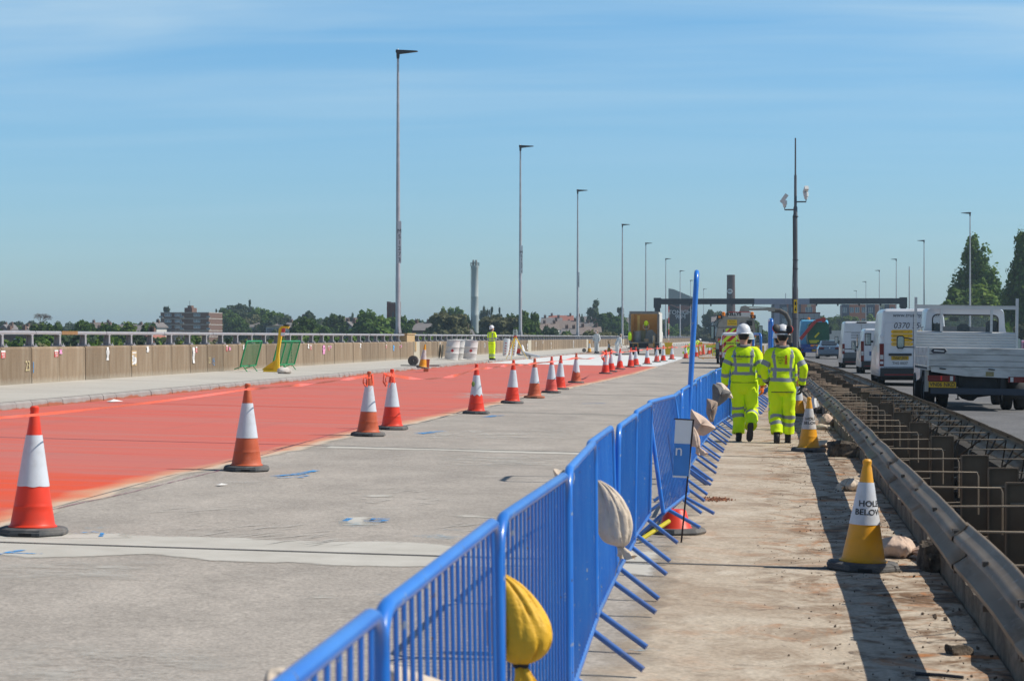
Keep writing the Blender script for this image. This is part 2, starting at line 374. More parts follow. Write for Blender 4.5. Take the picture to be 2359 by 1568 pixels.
# expansion joints across the deck
jy0, jp = 15.4, 14.05
for k in range(-1, 13):
    y = jy0 + jp*k; a = .006 if k > 0 else .012
    EXL = EX(y) - cv(y)
    w1, w2 = (1.15, 1.0) if k == 0 else (.25, .75) if k == 1 else (.2, .4)
    XB = -.62 + cv(y) if y < 40 else MX(y)
    b = MB()
    nseg = 14; xs = [EXL + .1 + (XB - EXL - .1) * i / nseg for i in range(nseg + 1)]
    up = [y + w1*(.8 + .4*noise.noise(Vector((x*1.3, k*5, 0)))) for x in xs]; dn = [y - w2*(.8 + .5*noise.noise(Vector((x*1.3, k*5, 9)))) for x in xs]
    rows = 5; vs = []; uv = []
    for i, x in enumerate(xs):
        for r_ in range(rows):
            f = r_/(rows-1); yy = dn[i] + (up[i] - dn[i])*f; vs.append((x + cv(y), yy, zr(x) + .004)); uv.append((min(f, 1-f)*(w1 + w2), min(i, nseg - i)*.6 + .05))
    b.add(vs, [(i*rows + r_, (i+1)*rows + r_, (i+1)*rows + r_ + 1, i*rows + r_ + 1) for i in range(nseg) for r_ in range(rows-1)])
    setuv(b.build('pale_band', m_laitance, road, 0), uv)
    b = MB(); hw = .035 if k < 2 else .045
    vs = [(x + cv(y), y - hw, zr(x) + .0075) for x in (EXL, MX(y))] + [(x + cv(y), y + hw, zr(x) + .0075) for x in (EXL, MX(y))]
    b.add(vs, [(0, 1, 3, 2)]); b.build('joint_seal', m_joint, road, 0)
    if y < 112 and k >= 0:
        b = MB(); vs = [(x + cv(y), y + s_, zr(x) + .0075) for s_ in (-.028, .028) for x in (KX + .02, EXL + .02)]
        b.add(vs, [(0, 1, 3, 2)]); b.build('joint_seal', m_joint_red, membrane, 0)
# pale screed patches, scrapes and blue setting-out paint on the deck
def patch(px0, px1, py0, py1, m, name='screed_patch', z=.0045, jag=.12, seed=0):
    A, B, C_, D = G(px0, py1), G(px1, py1), G(px1, py0), G(px0, py0); n = 6; vs = []; uv = []; wx = (B - A).length; wy = (D - A).length
    for j in range(n + 1):
        for i in range(n + 1):
            p = A.lerp(B, i/n).lerp(D.lerp(C_, i/n), j/n); vs.append((p.x, p.y, p.z + z)); uv.append((min(i, n-i)/n*wx, min(j, n-j)/n*wy))
    b = MB(); b.add(vs, [(j*(n+1) + i, j*(n+1) + i + 1, (j+1)*(n+1) + i + 1, (j+1)*(n+1) + i) for j in range(n) for i in range(n)]); return setuv(b.build(name, m, road, 0), uv)
for i, p in enumerate(((815, 925, 1139, 1147), (765, 880, 1189, 1212), (1030, 1145, 1184, 1194), (690, 795, 1366, 1382), (-150, 320, 1226, 1243), (1130, 1190, 1330, 1337))):
    patch(*p, m_laitance, seed=i, jag=.06 if i != 4 else .2, z=.0045)
q = NM('dusty_film', .9); u, v = q.sepuv(); ed = q.math('MINIMUM', u, v)
al = q.math('MULTIPLY', q.ramp(ed, .0, .45), q.ramp(q.noise(2.2, 7, rough=.68), .45, .62, 0, .7)); m_film = q.done(q.mix(.5, (.52, .50, .46), (.55, .53, .49)), al)
for i, p in enumerate(((-80, 620, 1478, 1600), (-60, 420, 1290, 1340), (940, 1330, 990, 1012), (1040, 1300, 905, 918), (480, 640, 1100, 1120), (1000, 1340, 1050, 1075))): patch(*p, m_film, 'dust_film', z=.0060)
q = NM('blue_spray_paint', .8); al = q.ramp(q.noise(14, 5), .40, .60); m_bpaint = q.done(q.mix(q.noise(3), (.03, .26, .66), (.08, .36, .72)), al)
q = NM('faint_blue_spray', .8); al = q.ramp(q.noise(12, 5, (1, 3, 1)), .50, .72, 0, .6); m_bfaint = q.done(q.mix(q.noise(3), (.05, .38, .66), (.13, .44, .66)), al)
def paintline(pts, w, m=None, z=.0085):
    P = [G(*p) for p in pts]; vs = []
    for i, p in enumerate(P):
        t = (P[min(i+1, len(P)-1)] - P[max(i-1, 0)]); t.z = 0; t.normalize(); nrm = Vector((-t.y, t.x, 0))
        wx = w * (1.0 + .3*math.sin(i*2.1)); vs += [tuple(p + nrm*wx + Vector((0, 0, z))), tuple(p - nrm*wx + Vector((0, 0, z)))]
    b = MB(); b.add(vs, [(2*i, 2*i+1, 2*i+3, 2*i+2) for i in range(len(P)-1)]); return b.build('paint_mark', m or m_bpaint, road, 0)
paintline([(170, 1230), (215, 1226), (236, 1229), (232, 1237), (240, 1232)], .02)
paintline([(0, 1279), (30, 1272), (55, 1268)], .03); paintline([(28, 1275), (98, 1277)], .015)
paintline([(632, 1098), (690, 1092), (730, 1084)], .06); paintline([(660, 1094), (712, 1097)], .05); paintline([(640, 1101), (700, 1100)], .04)
paintline([(965, 1000), (1000, 995), (1022, 993)], .08); paintline([(962, 997), (990, 999)], .08)
paintline([(1120, 961), (1150, 957)], .10); paintline([(1340, 930), (1395, 929)], .06)
paintline([(200, 1218), (255, 1216)], .04, m_bfaint); paintline([(985, 1240), (1050, 1236)], .2, m_bfaint); paintline([(1030, 1222), (1060, 1221)], .1, m_bfaint)
paintline([(1455, 1500), (1510, 1497)], .05, m_bfaint); paintline([(850, 1372), (905, 1373)], .03, m_bfaint)
for i in range(3): paintline([(770 + 8*i, 1203 + 4*i), (830, 1205 + 4*i), (882 - 6*i, 1204 + 4*i)], .04, m_bfaint)
pm = G(835, 1199, 0); text('15', .40, m_bpaint, road, T4((pm.x, pm.y, pm.z + .009)) @ RX(-PI/2), 'paint_mark', .001, sx=1.35)
# chisel scrapes
m_scr = mat('scrape_chalk', (.50, .485, .45), .9, var=.2, vs=20)
r = random.Random(5); b = MB()
for (cx, cy, n, sx, sy) in ((560, 1225, 16, 130, 14), (920, 1150, 10, 90, 12), (700, 1240, 14, 90, 16), (1010, 1040, 12, 220, 10), (1200, 1000, 10, 120, 8), (420, 1170, 9, 120, 14), (1080, 1215, 8, 70, 10), (880, 1130, 8, 90, 8)):
    for i in range(n):
        p = G(cx + r.uniform(-sx, sx), cy + r.uniform(-sy, sy)); a = R(r.uniform(-12, 12) + 62); l = r.uniform(.1, .34); w = r.uniform(.004, .012)
        d = Vector((math.cos(a), math.sin(a), 0)); nn = Vector((-d.y, d.x, 0)); z = Vector((0, 0, .0085))
        b.add([tuple(p + d*l + z), tuple(p + nn*w + z), tuple(p - d*l + z), tuple(p - nn*w + z)], [(0, 1, 2, 3)])
tag(b.build('scrape_marks', m_scr, road, 0), kind='stuff')
# overlapping pale sheet line in the membrane
def guide(pts, w, m): 
    P = [G(*p) for p in pts]; vs = []
    for p in P: vs += [(p.x - w, p.y, p.z + .009), (p.x + w, p.y, p.z + .009)]
    b = MB(); b.add(vs, [(2*i, 2*i+1, 2*i+3, 2*i+2) for i in range(len(P)-1)]); b.build('chalk_line', m, membrane, 0)
q = NM('chalk_line_blue', .9); al = q.ramp(q.noise(6, 4), .35, .6, .15, .8); m_cl = q.done(q.mix(.5, (.26, .08, .16), (.3, .1, .16)), al)
guide([(60, 1190), (160, 1165), (300, 1135), (450, 1098), (500, 1086), (600, 1050), (760, 1002), (900, 968)], .012, m_cl)

# footway, kerb
foot = struct(strip('footway', lambda y: WX - .05, lambda y: KX - .06, YS, m_path, .15))
for k in range(40):
    y = 41 + 4.6*k + .4; b = MB(); vs = [(x + cv(y), y + s_ + (x + 15)*.16*(-1), zr(x) + .1545) for s_ in (-.012, .012) for x in (WX, KX - .2)]
    b.add(vs, [(0, 1, 3, 2)]); b.build('slab_joint', mat('slab_joint', (.28, .27, .25)), foot, 0)
b = MB(); y = 30.0; i = 0
while y < 330:
    ln = .915; g = .008 if i % 5 else .03; x0 = KX - .06 + cv(y); zb = zr(KX) - .03
    j = rnd.uniform(-.006, .006)
    b.prism([(x0 - .14, zb), (x0 + .055 + j, zb), (x0 + .045 + j, zb + .13), (x0 + .0, zb + .175), (x0 - .14, zb + .185)], y + g/2, y + ln - g/2)
    y += ln; i += 1
b.prism([(KX - .2, zr(KX) - .03), (KX, zr(KX) - .03), (KX - .02, zr(KX) + .13), (KX - .2, zr(KX) + .155)], -6, 30)
kerb = struct(b.build('kerb', m_kerb, None, 0))
b = MB()
for y in range(330, 555, 10): b.box(KX - .2 + cv(y), KX + cv(y), y, y + 10.3, zr(KX) - .03, zr(KX) + .15)
struct(b.build('kerb_far', mat('kerb_far_concrete', (.42, .41, .39), .9), None, 0)).name = 'kerb'

# right carriageway
ZR = interp([(0, .27), (70, .25), (110, .10), (200, .06), (1200, .06)])
def zR(x, y): return ZR(y) - FALL * x
rroad = struct(strip('road', lambda y: MX(y) + 1.62, lambda y: 19.5, YS, m_asph, zf=zR, nx=6))
b = MB()   # lane lines
m_line = mat('road_paint', (.62, .62, .60), .7, var=.1, dirt=(.3, .3, .3), dirt_amt=.5)
for y in range(0, 420, 9):
    for lx in (7.2, 10.9, 14.5):
        b.add([(lx + cv(y), y, zR(lx, y) + .004), (lx + .15 + cv(y), y, zR(lx, y) + .004), (lx + .15 + cv(y), y + 2, zR(lx, y+2) + .004), (lx + cv(y), y + 2, zR(lx, y+2) + .004)], [(0, 1, 2, 3)])
tag(b.build('lane_marking', m_line, rroad, 0), kind='stuff')
b = MB()
for y in range(-6, 554, 4):
    x = MX(y) + 1.8; b.add([(x + cv(y), y, zR(x, y) + .004), (x + .18 + cv(y), y, zR(x, y) + .004), (x + .18 + cv(y+4), y + 4, zR(x, y+4) + .004), (x + cv(y+4), y + 4, zR(x, y+4) + .004)], [(0, 1, 2, 3)])
b.build('edge_line', m_line, rroad, 0)
# median pit: dark earth floor and the two concrete edges
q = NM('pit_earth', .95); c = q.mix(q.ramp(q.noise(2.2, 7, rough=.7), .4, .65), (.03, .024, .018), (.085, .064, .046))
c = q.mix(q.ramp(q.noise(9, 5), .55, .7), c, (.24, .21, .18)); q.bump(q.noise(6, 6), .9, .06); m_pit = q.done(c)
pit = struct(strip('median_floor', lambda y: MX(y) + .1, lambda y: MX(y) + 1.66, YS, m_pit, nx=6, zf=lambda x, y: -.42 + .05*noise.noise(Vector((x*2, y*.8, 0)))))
q = NM('broken_concrete', .95); c = q.mix(q.ramp(q.noise(3, 7, rough=.7), .38, .62), (.12, .098, .075), (.27, .23, .18))
c = q.mix(q.ramp(q.noise(20, 4), .55, .7, 0, .6), c, (.10, .09, .075)); q.bump(q.noise(14, 6, rough=.7), .9, .03); m_brk = q.done(c)
def upstand(xo, w, top, y0, y1, name, gap=None, amp=.04, zf=lambda x, y: zr(x)):
    b = MB(); step = .16 if y0 < 40 else 3; ys = []; y = y0
    while y < y1: ys.append(y); y += step if y < 45 else 3
    rings = []
    for y in ys:
        x = MX(y) + xo + cv(y); n = lambda s_: noise.noise(Vector((s_*7, y*2.3, s_))) * amp; z0 = zf(x, y)
        rings.append([(x + n(1)*.6, y, -.44), (x + n(2)*.6, y, z0 + top*.5), (x + n(3), y, z0 + top + n(4)*1.2), (x + w*.5, y, z0 + top + n(5)*2.0), (x + w + n(6), y, z0 + top + n(7)*1.6), (x + w, y, -.44)])
    b.loft(rings); return b.build(name, m_brk, None, 35)
struct(upstand(.125, .20, .17, -4, 50, 'median_edging'))
struct(upstand(.125, .30, .05, 50, 555, 'median_edging', amp=.03))
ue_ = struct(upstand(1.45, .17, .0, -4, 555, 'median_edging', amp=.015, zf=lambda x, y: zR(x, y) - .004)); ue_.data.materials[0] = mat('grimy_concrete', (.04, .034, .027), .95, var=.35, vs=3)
# rubble on the edging and at the pit
def rocks(name, n, posf, smin, smax, m, seed):
    r = random.Random(seed); b = MB()
    for i in range(n):
        p = posf(r); s_ = r.uniform(smin, smax) * (2.0 if r.random() < .04 else 1)
        M_ = T4(p) @ Matrix.Rotation(r.uniform(0, 6), 4, Vector((r.random(), r.random(), r.random() + .1)).normalized()) @ Matrix.Diagonal((s_*r.uniform(.7, 1.4), s_*r.uniform(.7, 1.3), s_*r.uniform(.5, .9), 1))
        b.add([(1,0,0),(-1,0,0),(0,1,0),(0,-1,0),(0,0,1),(0,0,-1),(.62,.62,.5),(-.6,-.6,-.5)], [(6,4,2),(0,4,6),(0,6,2),(2,4,1),(1,4,3),(3,4,0),(2,5,0),(1,5,2),(7,1,3),(7,5,1),(3,5,7),(0,5,3)], 0, M_)
    o = b.build(name, m, None, 0); return tag(o, kind='stuff')
rocks('rubble', 2600, lambda r: (lambda y: (MX(y) + r.uniform(.16, .46), y, .15 + zr(1.3) + r.uniform(-.01, .03)))(5 + 40*r.random()**1.3), .008, .026, m_brk, 3)
rocks('rubble', 1500, lambda r: (lambda y: (MX(y) + r.uniform(.3, 1.5), y, -.38 + r.uniform(-.01, .04)))(7 + 50*r.random()), .02, .07, m_brk, 4)
m_grit = mat('dark_grit', (.10, .075, .055), .95, var=.4)
rocks('grit', 900, lambda r: (lambda y: (MX(y) - 1.6*r.random()**1.6 + .08, y, zr(1) + .010))(6 + 40*r.random()**1.5), .003, .011, m_grit, 6)
rocks('grit', 1500, lambda r: (lambda y: (r.uniform(-.75, MX(y)), y, zr(.3) + .006))(6.5 + 30*r.random()**1.3), .002, .0075, m_grit, 16)
m_rust = mat('rusty_soil', (.26, .11, .06), .95, var=.4)
cl = G(1651, 1152); rocks('grit', 160, lambda r: (cl.x + r.gauss(0, .07), cl.y + r.gauss(0, .12), cl.z + .010), .004, .016, m_rust, 8)

# ------------------------------------------------------------------ land below the viaduct
q = NM('land', .95); c = q.mix(q.ramp(q.noise(.012, 6), .42, .6), (.045, .075, .025), (.12, .115, .085))
c = q.mix(q.ramp(q.noise(.05, 5), .55, .7, 0, .7), c, (.03, .055, .018)); m_land = q.done(c)
def landz(x, y):
    d = math.hypot(x, y - 0); t = min(max((d - 230) / 560, 0), 1); t = t*t*(3 - 2*t)
    return -10 + t * (10 + 3*noise.noise(Vector((x*.002, y*.002, 0)))) 
vs = []; fs = []; gx = [-3000, -2300, -1800] + list(range(-1400, 1401, 50)) + [1800, 2300, 3000]; gy = [-400, -200] + list(range(-100, 2201, 50)) + [2600, 3100, 3600]
for y in gy:
    for x in gx: vs.append((x, y, landz(x, y)))
nx = len(gx); fs = [(j*nx + i, j*nx + i + 1, (j+1)*nx + i + 1, (j+1)*nx + i) for j in range(len(gy)-1) for i in range(nx-1)]
b = MB(); b.add(vs, fs); struct(b.build('ground', m_land, None, 180))
# the deck slab carrying everything
b = MB(); yy = -8
while yy < 552:
    c0, c1 = cv(yy), cv(yy + 12)
    b.add([(-18.1 + c0, yy, -1.9), (25.4 + c0, yy, -1.9), (25.4 + c1, yy + 12, -1.9), (-18.1 + c1, yy + 12, -1.9),
           (-18.1 + c0, yy, -.46), (25.4 + c0, yy, -.46), (25.4 + c1, yy + 12, -.46), (-18.1 + c1, yy + 12, -.46)], [(0,3,2,1),(4,5,6,7),(0,1,5,4),(1,2,6,5),(2,3,7,6),(3,0,4,7)])
    yy += 12.1
struct(b.build('deck_slab', mat('deck_concrete', (.33, .32, .30), .9), None, 0))
b = MB()
for yy in range(20, 550, 40):
    for x in (-14, -4, 8, 19): b.lathe([(.8, 0), (.8, 9.2)], 14, 0, T4((x + cv(yy), yy, -11.1)))
struct(b.build('deck_columns', mat('deck_concrete', (.33, .32, .30)), None, 40))
# ------------------------------------------------------------------ parapet wall, rail, notices, lamp columns
q = NM('parapet_concrete', .9); x, y, z = q.sepob()
c = q.mix(q.ramp(q.noise(.55, 5, (1, 1.0, .25)), .35, .65), (.205, .145, .092), (.265, .20, .138))
c = q.mix(q.ramp(q.noise(3.2, 5, (1, 1, .16)), .45, .66, 0, .45), c, (.32, .265, .20))
c = q.mix(q.ramp(q.noise(2.4, 5, (1, 1, .12)), .50, .68, 0, .5), c, (.13, .096, .064))
c = q.mix(q.ramp(q.math('ADD', z, q.math('MULTIPLY', q.noise(4, 5, (1, 1, .3)), .3)), .30, .16, 0, .45), c, (.40, .37, .31))
c = q.mix(1.0, c, q.ramp(q.noise(28, 3), .3, .7, .80, 1.2), 'MULTIPLY')
gi = q.n.new('ShaderNodeObjectInfo'); c = q.mix(1.0, c, q.ramp(gi.outputs['Random'], 0, 1, .80, 1.16), 'MULTIPLY'); m_par = q.done(c)
m_pale = mat('pale_concrete', (.46, .42, .34), .9, var=.06)
PZ = 1.404; PB = zr(WX) + .15; PP = 2.14
lampY = [110, 167, 225, 285, 343, 405, 463, 520, 578]
wall = thing('parapet_wall', 'long brown concrete parapet wall of upright panels along the far edge of the footway', 'wall', (0, 0, 0))
def panel_bm(w, y0):
    b = MB(); h = PZ - PB
    b.prism([(0, -.1), (0, h - .05), (-.035, h), (-.36, h), (-.36, -.1)], .014, w - .014); return b
y = 36.0; k = 0; protop = None
while k < 88:
    jj = [int(v) for v in lampY if y <= v < y + PP]
    o = None
    if protop is None: protop = panel_bm(PP, 0).build('wall_panel', m_par, wall, 0); o = protop
    else: o = protop.copy(); COL.objects.link(o)
    o.location = (WX + cv(y) + rnd.uniform(-.006, .006), y, PB + rnd.uniform(-.006, .006)); y += PP; k += 1
b = MB(); y0 = y
while y < 555: b.box(WX - .36 + cv(y), WX + cv(y), y, y + 2*PP, PB - .1, PZ); y += 2*PP
tag(b.build('far_wall_panels', m_par, wall, 0), kind='stuff')
b = MB(); b.box(WX - .36, WX, -6, 36, PB - .1, PZ); b.build('near_wall_panel', m_par, wall, 0)
b = MB()
for k in range(88): b.box(WX - .30 + cv(36 + PP*k), WX - .012 + cv(36 + PP*k), 36 + PP*k - .016, 36 + PP*k + .016, PB, PZ - .04)
tag(b.build('joint_filler', mat('dark_gap', (.05, .04, .03)), wall, 0), kind='stuff')
for ly in lampY[:4]:
    b = MB(); b.box(WX + cv(ly), WX + cv(ly) + .012, ly + .9, ly + 2.9 if ly < 120 else ly + 3.4, PB, PZ + .004); b.build('pale_infill', m_pale, wall, 0)
# rail: flat top rail on raked posts with base plates
m_galv = mat('galvanised_steel', (.36, .35, .37), .5, .2, var=.10, vs=4, dirt=(.3, .29, .31), dirt_amt=.4)
rail = thing('parapet_rail', 'grey galvanised handrail on short posts running along the top of the parapet wall', 'railing', (0, 0, 0))
b = MB(); y = 34.0; RZT = 1.80
seg = 0
while y < 555:
    ln = 5.9 if y < 250 else 12
    b.prism([(WX - .27 + cv(y), RZT - .085), (WX - .14 + cv(y), RZT - .085), (WX - .13 + cv(y), RZT - .04), (WX - .15 + cv(y), RZT), (WX - .26 + cv(y), RZT), (WX - .28 + cv(y), RZT - .04)], y, y + ln - (.012 if y < 250 else 0)); y += ln
b.build('top_rail', m_galv, rail, 0)
def post_bm():
    b = MB(); h = RZT - .085 - PZ
    b.prism([(-.085, .03), (.075, .03), (.045, h), (-.055, h)], -.007, .007, 'x')         # web seen from the road
    b.prism([(-.16, .03), (-.145, .03), (-.115, h), (-.13, h)], -.07, .07, 'y'); b.prism([(.0, .03), (.015, .03), (-.015, h), (-.03, h)], -.07, .07, 'y')
    b.box(-.15, .0, -.006, .006, .03, h)
    b.box(-.22, .09, -.13, .13, 0, .03); b.box(-.2, .07, -.30, -.1, h - .02, h)
    for sx in (-.18, .05):
        for sy in (-.1, .1): b.lathe([(.022, .03), (.022, .055), (.012, .06), (.012, .085)], 6, 0, T4((sx, sy, 0)))
    return b
proto = None; y = 36.0 + .5; k = 0
while y < 215:
    if proto is None: proto = post_bm().build('rail_post', m_galv, rail, 0); o = proto
    else: o = proto.copy(); COL.objects.link(o)
    o.location = (WX - .16 + cv(y), y, PZ + .0); y += PP; k += 1
b = MB()
while y < 555:
    b.box(WX - .26 + cv(y), WX - .12 + cv(y), y - .07, y + .07, PZ + .02, RZT - .08); b.box(WX - .36 + cv(y), WX - .08 + cv(y), y - .13, y + .13, PZ, PZ + .03); y += PP
tag(b.build('far_rail_posts', m_galv, rail, 0), kind='stuff')
# rust brown clamp on the rail
for (px, w) in ((100, .5), (1118, .25)):
    Y_ = 17.75 * FD / (1720 - px); b = MB(); b.box(WX - .275 + cv(Y_), WX - .125 + cv(Y_), Y_, Y_ + w*2.6, RZT - .09, RZT + .004); b.build('rail_sleeve', mat('tan_board', (.27, .15, .065), .8, var=.2), rail, 0)
# far right parapet of the other carriageway
b = MB()
for y in range(-6, 550, 12): b.box(25.0 + cv(y), 25.3 + cv(y), y, y + 12, -.5, .62)
rw = thing('parapet_wall', 'low concrete edge wall on the far side of the busy carriageway', 'wall'); b.build('wall_panels', m_pale, rw, 0)
struct(strip('verge', lambda y: 19.5, lambda y: 25.0, YS, m_path, zf=lambda x, y: zR(19.5, y), zo=.02))

# notices taped to the wall
m_paper = mat('paper_white', (.72, .71, .70), .8, var=.04); m_redt = mat('red_tag', (.62, .06, .05), .6, var=.05); m_pink = mat('pink_tag', (.72, .30, .52), .7, var=.05)
m_ink = mat('black_ink', (.02, .02, .022), .6); m_wht = mat('white_paint', (.78, .78, .78), .5, var=.04); m_ply = mat('plywood', (.48, .33, .17), .75, var=.15, stretch=(1, 1, 4))
m_bluet = mat('blue_tag', (.10, .36, .75), .6)
wallpts = lambda px: Vector((WX, (WX) * FD / (px - 1720), 0))
def ywall(px):
    d = ray(px, 800); t = WX / d.x; return EYE.y + d.y * t
def notice(px, y0, y1, w, kind, label, extra=None):
    Y_ = ywall(px); x_ = WX + cv(Y_) + .004; sc = FD / Y_
    z1 = 1.65 - (y0 - 776) / sc; z0 = 1.65 - (y1 - 776) / sc; h = z1 - z0
    t = thing('notice', label, 'notice', (x_, Y_, z0), -PI/2 + PI, 'notices fixed to the parapet wall'); t.rotation_euler = (0, 0, PI/2)
    # local -Y faces the road (+X world)
    b = MB(); nn = 6
    if kind == 'red':
        b.box(-w/2, w/2, -.006, 0, 0, h*.76, 0); b.build('red_panel', m_redt, t, 0)
        b = MB(); b.box(-w/2, w/2, -.006, 0, h*.762, h, 0); b.build('white_strip', m_paper, t, 0)
        text('BENT', w*.27, m_wht, t, T4((0, -.009, h*.5)), sx=1.2); text('23A', w*.36, m_wht, t, T4((0, -.009, h*.2)))
    else:
        m_ = {'white': m_paper, 'pink': m_pink, 'blue': m_bluet, 'board': m_paper}[kind]
        if kind == 'board':
            b.box(-w*.62, w*.62, -.012, 0, -h*.1, h*1.1); b.build('backing_board', m_ply, t, 0); b = MB()
            for zz in (-.03*h,): b.box(-w*.15, w*.15, -.022, -.019, zz, zz + h*.08)
            b.build('tape_piece', mat('dark_tape', (.16, .15, .14)), t, 0); b = MB()
        rings = [[(-w/2, -.016 - .008*math.sin(i*1.7 + px), h*i/nn), (w/2, -.016 - .012*math.sin(i*1.3 + px*2), h*i/nn)] for i in range(nn + 1)]
        vs = [p for r_ in rings for p in r_]; b.add(vs, [(2*i, 2*i+1, 2*i+3, 2*i+2) for i in range(nn)])
        b.build('sheet', m_, t, 60)
        if kind in ('white', 'board') and h > .3:
            b = MB(); r_ = random.Random(int(px))
            for i in range(6): b.box(-w*.34, -w*.34 + w*r_.uniform(.35, .66), -.031, -.030, h*(.25 + .1*i), h*(.25 + .1*i) + .012)
            b.build('print_lines', mat('grey_ink', (.42, .42, .44)), t, 0)
        if kind == 'pink' and h > .3: b = MB(); b.prism([(-.32*w, h*.66), (0, h*.73), (0, h*.69), (.3*w, h*.69), (.3*w, h*.63), (0, h*.63), (0, h*.59)], -.032, -.030); b.build('arrow', m_ink, t, 0)
    return t
z1 = lambda x: x / 4.095          # zoom-1 x -> D
z1y = lambda y: (1100 + y / 2.359) / 1.7363
for (zx, a, c, w, kd, lb) in (
    (16, 715, 790, .28, 'red', 'red notice with white top strip, cut by the left edge of the picture'),
    (516, 710, 778, .28, 'red', 'red notice with white top strip beside a small plain pink slip'),
    (554, 703, 748, .2, 'pink', 'small plain pink slip just right of a red notice near the left end'),
    (997, 680, 808, .22, 'white', 'long narrow white paper notice on the parapet left of the wooden clipboard'),
    (1246, 728, 850, .40, 'board', 'white sheet taped to a wooden board hung on the parapet'),
    (1374, 672, 730, .22, 'white', 'short white notice just right of the wooden clipboard'),
    (1806, 682, 835, .25, 'white', 'long crumpled white paper hanging down beside a partly hidden red notice'),
    (1835, 677, 733, .18, 'red', 'red notice partly behind a long crumpled white paper'),
    (2122, 663, 718, .22, 'red', 'red notice left of the crooked pink slip'),
    (2146, 680, 712, .2, 'pink', 'crooked pink slip between a red notice and the first green barrier'),
    (2276, 657, 705, .16, 'white', 'white slip just left of the first green barrier')):
    notice(z1(zx), z1y(a), z1y(c), w, kd, lb)
z2 = lambda x: (900 + x / 2.6133) / 1.7363; z2y = lambda y: (1000 + y / 2.6133) / 1.7363
for (zx, a, c, w, kd, lb) in (
    (845, 982, 1030, .22, 'white', 'white slip on the parapet just right of the green barriers'),
    (873, 992, 1043, .25, 'red', 'red notice right of the green barriers beside a white slip'),
    (1006, 995, 1089, .48, 'pink', 'tall pink sign with a black arrow on the parapet'),
    (1060, 1002, 1050, .22, 'red', 'red notice just right of the tall pink arrow sign'),
    (1077, 998, 1030, .18, 'pink', 'small pink slip right of the arrow sign and a red notice'),
    (1387, 978, 1022, .22, 'white', 'lone white slip halfway between the arrow sign and the blue tag'),
    (1657, 988, 1028, .22, 'red', 'red notice left of the blue tag'),
    (1731, 995, 1053, .3, 'blue', 'bright blue tag hanging on the parapet'),
    (1798, 990, 1030, .18, 'red', 'red notice just right of the blue tag'),
    (1810, 988, 1018, .14, 'pink', 'tiny pink slip on the parapet nearest the pale wall infill'),
    (2211, 964, 1000, .2, 'white', 'white slip on the parapet left of the leaning drums')):
    notice(z2(zx), z2y(a), z2y(c), w, kd, lb)
z3 = lambda x: (1700 + x / 3.1357) / 1.7363; z3y = lambda y: (1000 + y / 3.1357) / 1.7363
for (zx, a, c, w, kd, lb) in (
    (700, 1165, 1228, .25, 'white', 'narrow white slip on the parapet between the drums and the man in yellow'),
    (1225, 1168, 1245, .35, 'white', 'white sheet at the foot of the tripod on the parapet'),
    (1331, 1145, 1208, .3, 'white', 'long white slip just right of the second pale wall infill'),
    (1415, 1140, 1175, .3, 'white', 'short white slip second right of the second pale wall infill'),
    (1515, 1155, 1232, .35, 'board', 'dark edged white board on the parapet behind the row of cones'),
    (1790, 1130, 1228, .4, 'white', 'long white board on the parapet left of the third pale wall infill')):
    notice(z3(zx), z3y(a), z3y(c), w, kd, lb)
# sprayed numbers on the wall panels
m_chalk = mat('cream_paint', (.55, .46, .26), .8, var=.2)
for (px, py, body, m_, sz) in ((245/4.095, z1y(870), '23', m_chalk, .36), (298/4.095, z1y(885), '1', m_bpaint, .40), (1958/4.095, z1y(810), '23', m_chalk, .28), (1995/4.095, z1y(825), '15', m_bpaint, .36)):
    Y_ = ywall(px); zz = 1.65 - (py - 776) * Y_ / FD
    text(body, sz, m_, wall, T4((WX + cv(Y_) + .014, Y_, zz)) @ RZ(PI/2), 'paint_mark', .001)

# lamp columns
m_colm = mat('column_zinc', (.50, .47, .48), .42, .55, var=.16, vs=2.5, dirt=(.42, .36, .34), dirt_amt=.6, dirt_s=1.5)
m_dark = mat('dark_grey_metal', (.07, .07, .075), .5, .3, var=.2)
def lamp(px_top, py_top, Y_, zb, label, side=1, plate=None, group='lamp columns along the left parapet', r0=.125, big=True):
    top = W(px_top, py_top, Y_)
    t = thing('lamp_column', label, 'lamp column', (top.x, Y_, zb), 0, group); h = top.z - zb
    b = MB(); b.lathe([(r0, 0), (r0, h*.22), (r0*.93, h*.225), (r0*.80, h*.5), (r0*.62, h*.75), (r0*.46, h - .25)], 16, cap=True); b.build('pole', m_colm, t)
    b = MB(); b.box(-.3, .3, -.25, .25, -.02, .03)
    for a in range(4): b.prism([(r0*.8, .03), (.3, .03), (r0*.8, .95)], -.012, .012, 'y', 0, RZ(a*PI/2 + .4))
    b.build('base_flange', m_galv, t, 0)
    b = MB(); b.lathe([(.07, h - .45), (.09, h - .3), (.09, h - .02), (.05, h)], 12)
    b.prism([(-.1, h - .14), (.05, h - .2), (1.0, h - .10), (1.05, h - .06), (.9, h - .04), (-.1, h + .02)], -.13, .13, 'y', 0, None if side > 0 else RZ(PI))
    b.build('luminaire', m_dark, t, 40)
    b = MB(); b.lathe([(.035, h), (.035, h + .06), (.02, h + .08)], 8); b.build('photocell', m_wht, t)
    if plate:
        zs = h * .0 + plate[1]; n_ = len(plate[0]); b = MB(); b.box(-.0, .20, -r0 - .022, -r0 - .016, zs - .05, zs + n_*.30 + .35); b.build('number_plate', m_wht, t, 0)
        for i, ch in enumerate(plate[0]): text(ch, .30, m_ink, t, T4((.10, -r0 - .026, zs + (n_ - 1 - i)*.30 + .12)), depth=.001)
    return t
ords = ['first and tallest seen', 'second', 'third', 'fourth', 'fifth', 'sixth', 'seventh', 'eighth', 'ninth and farthest']
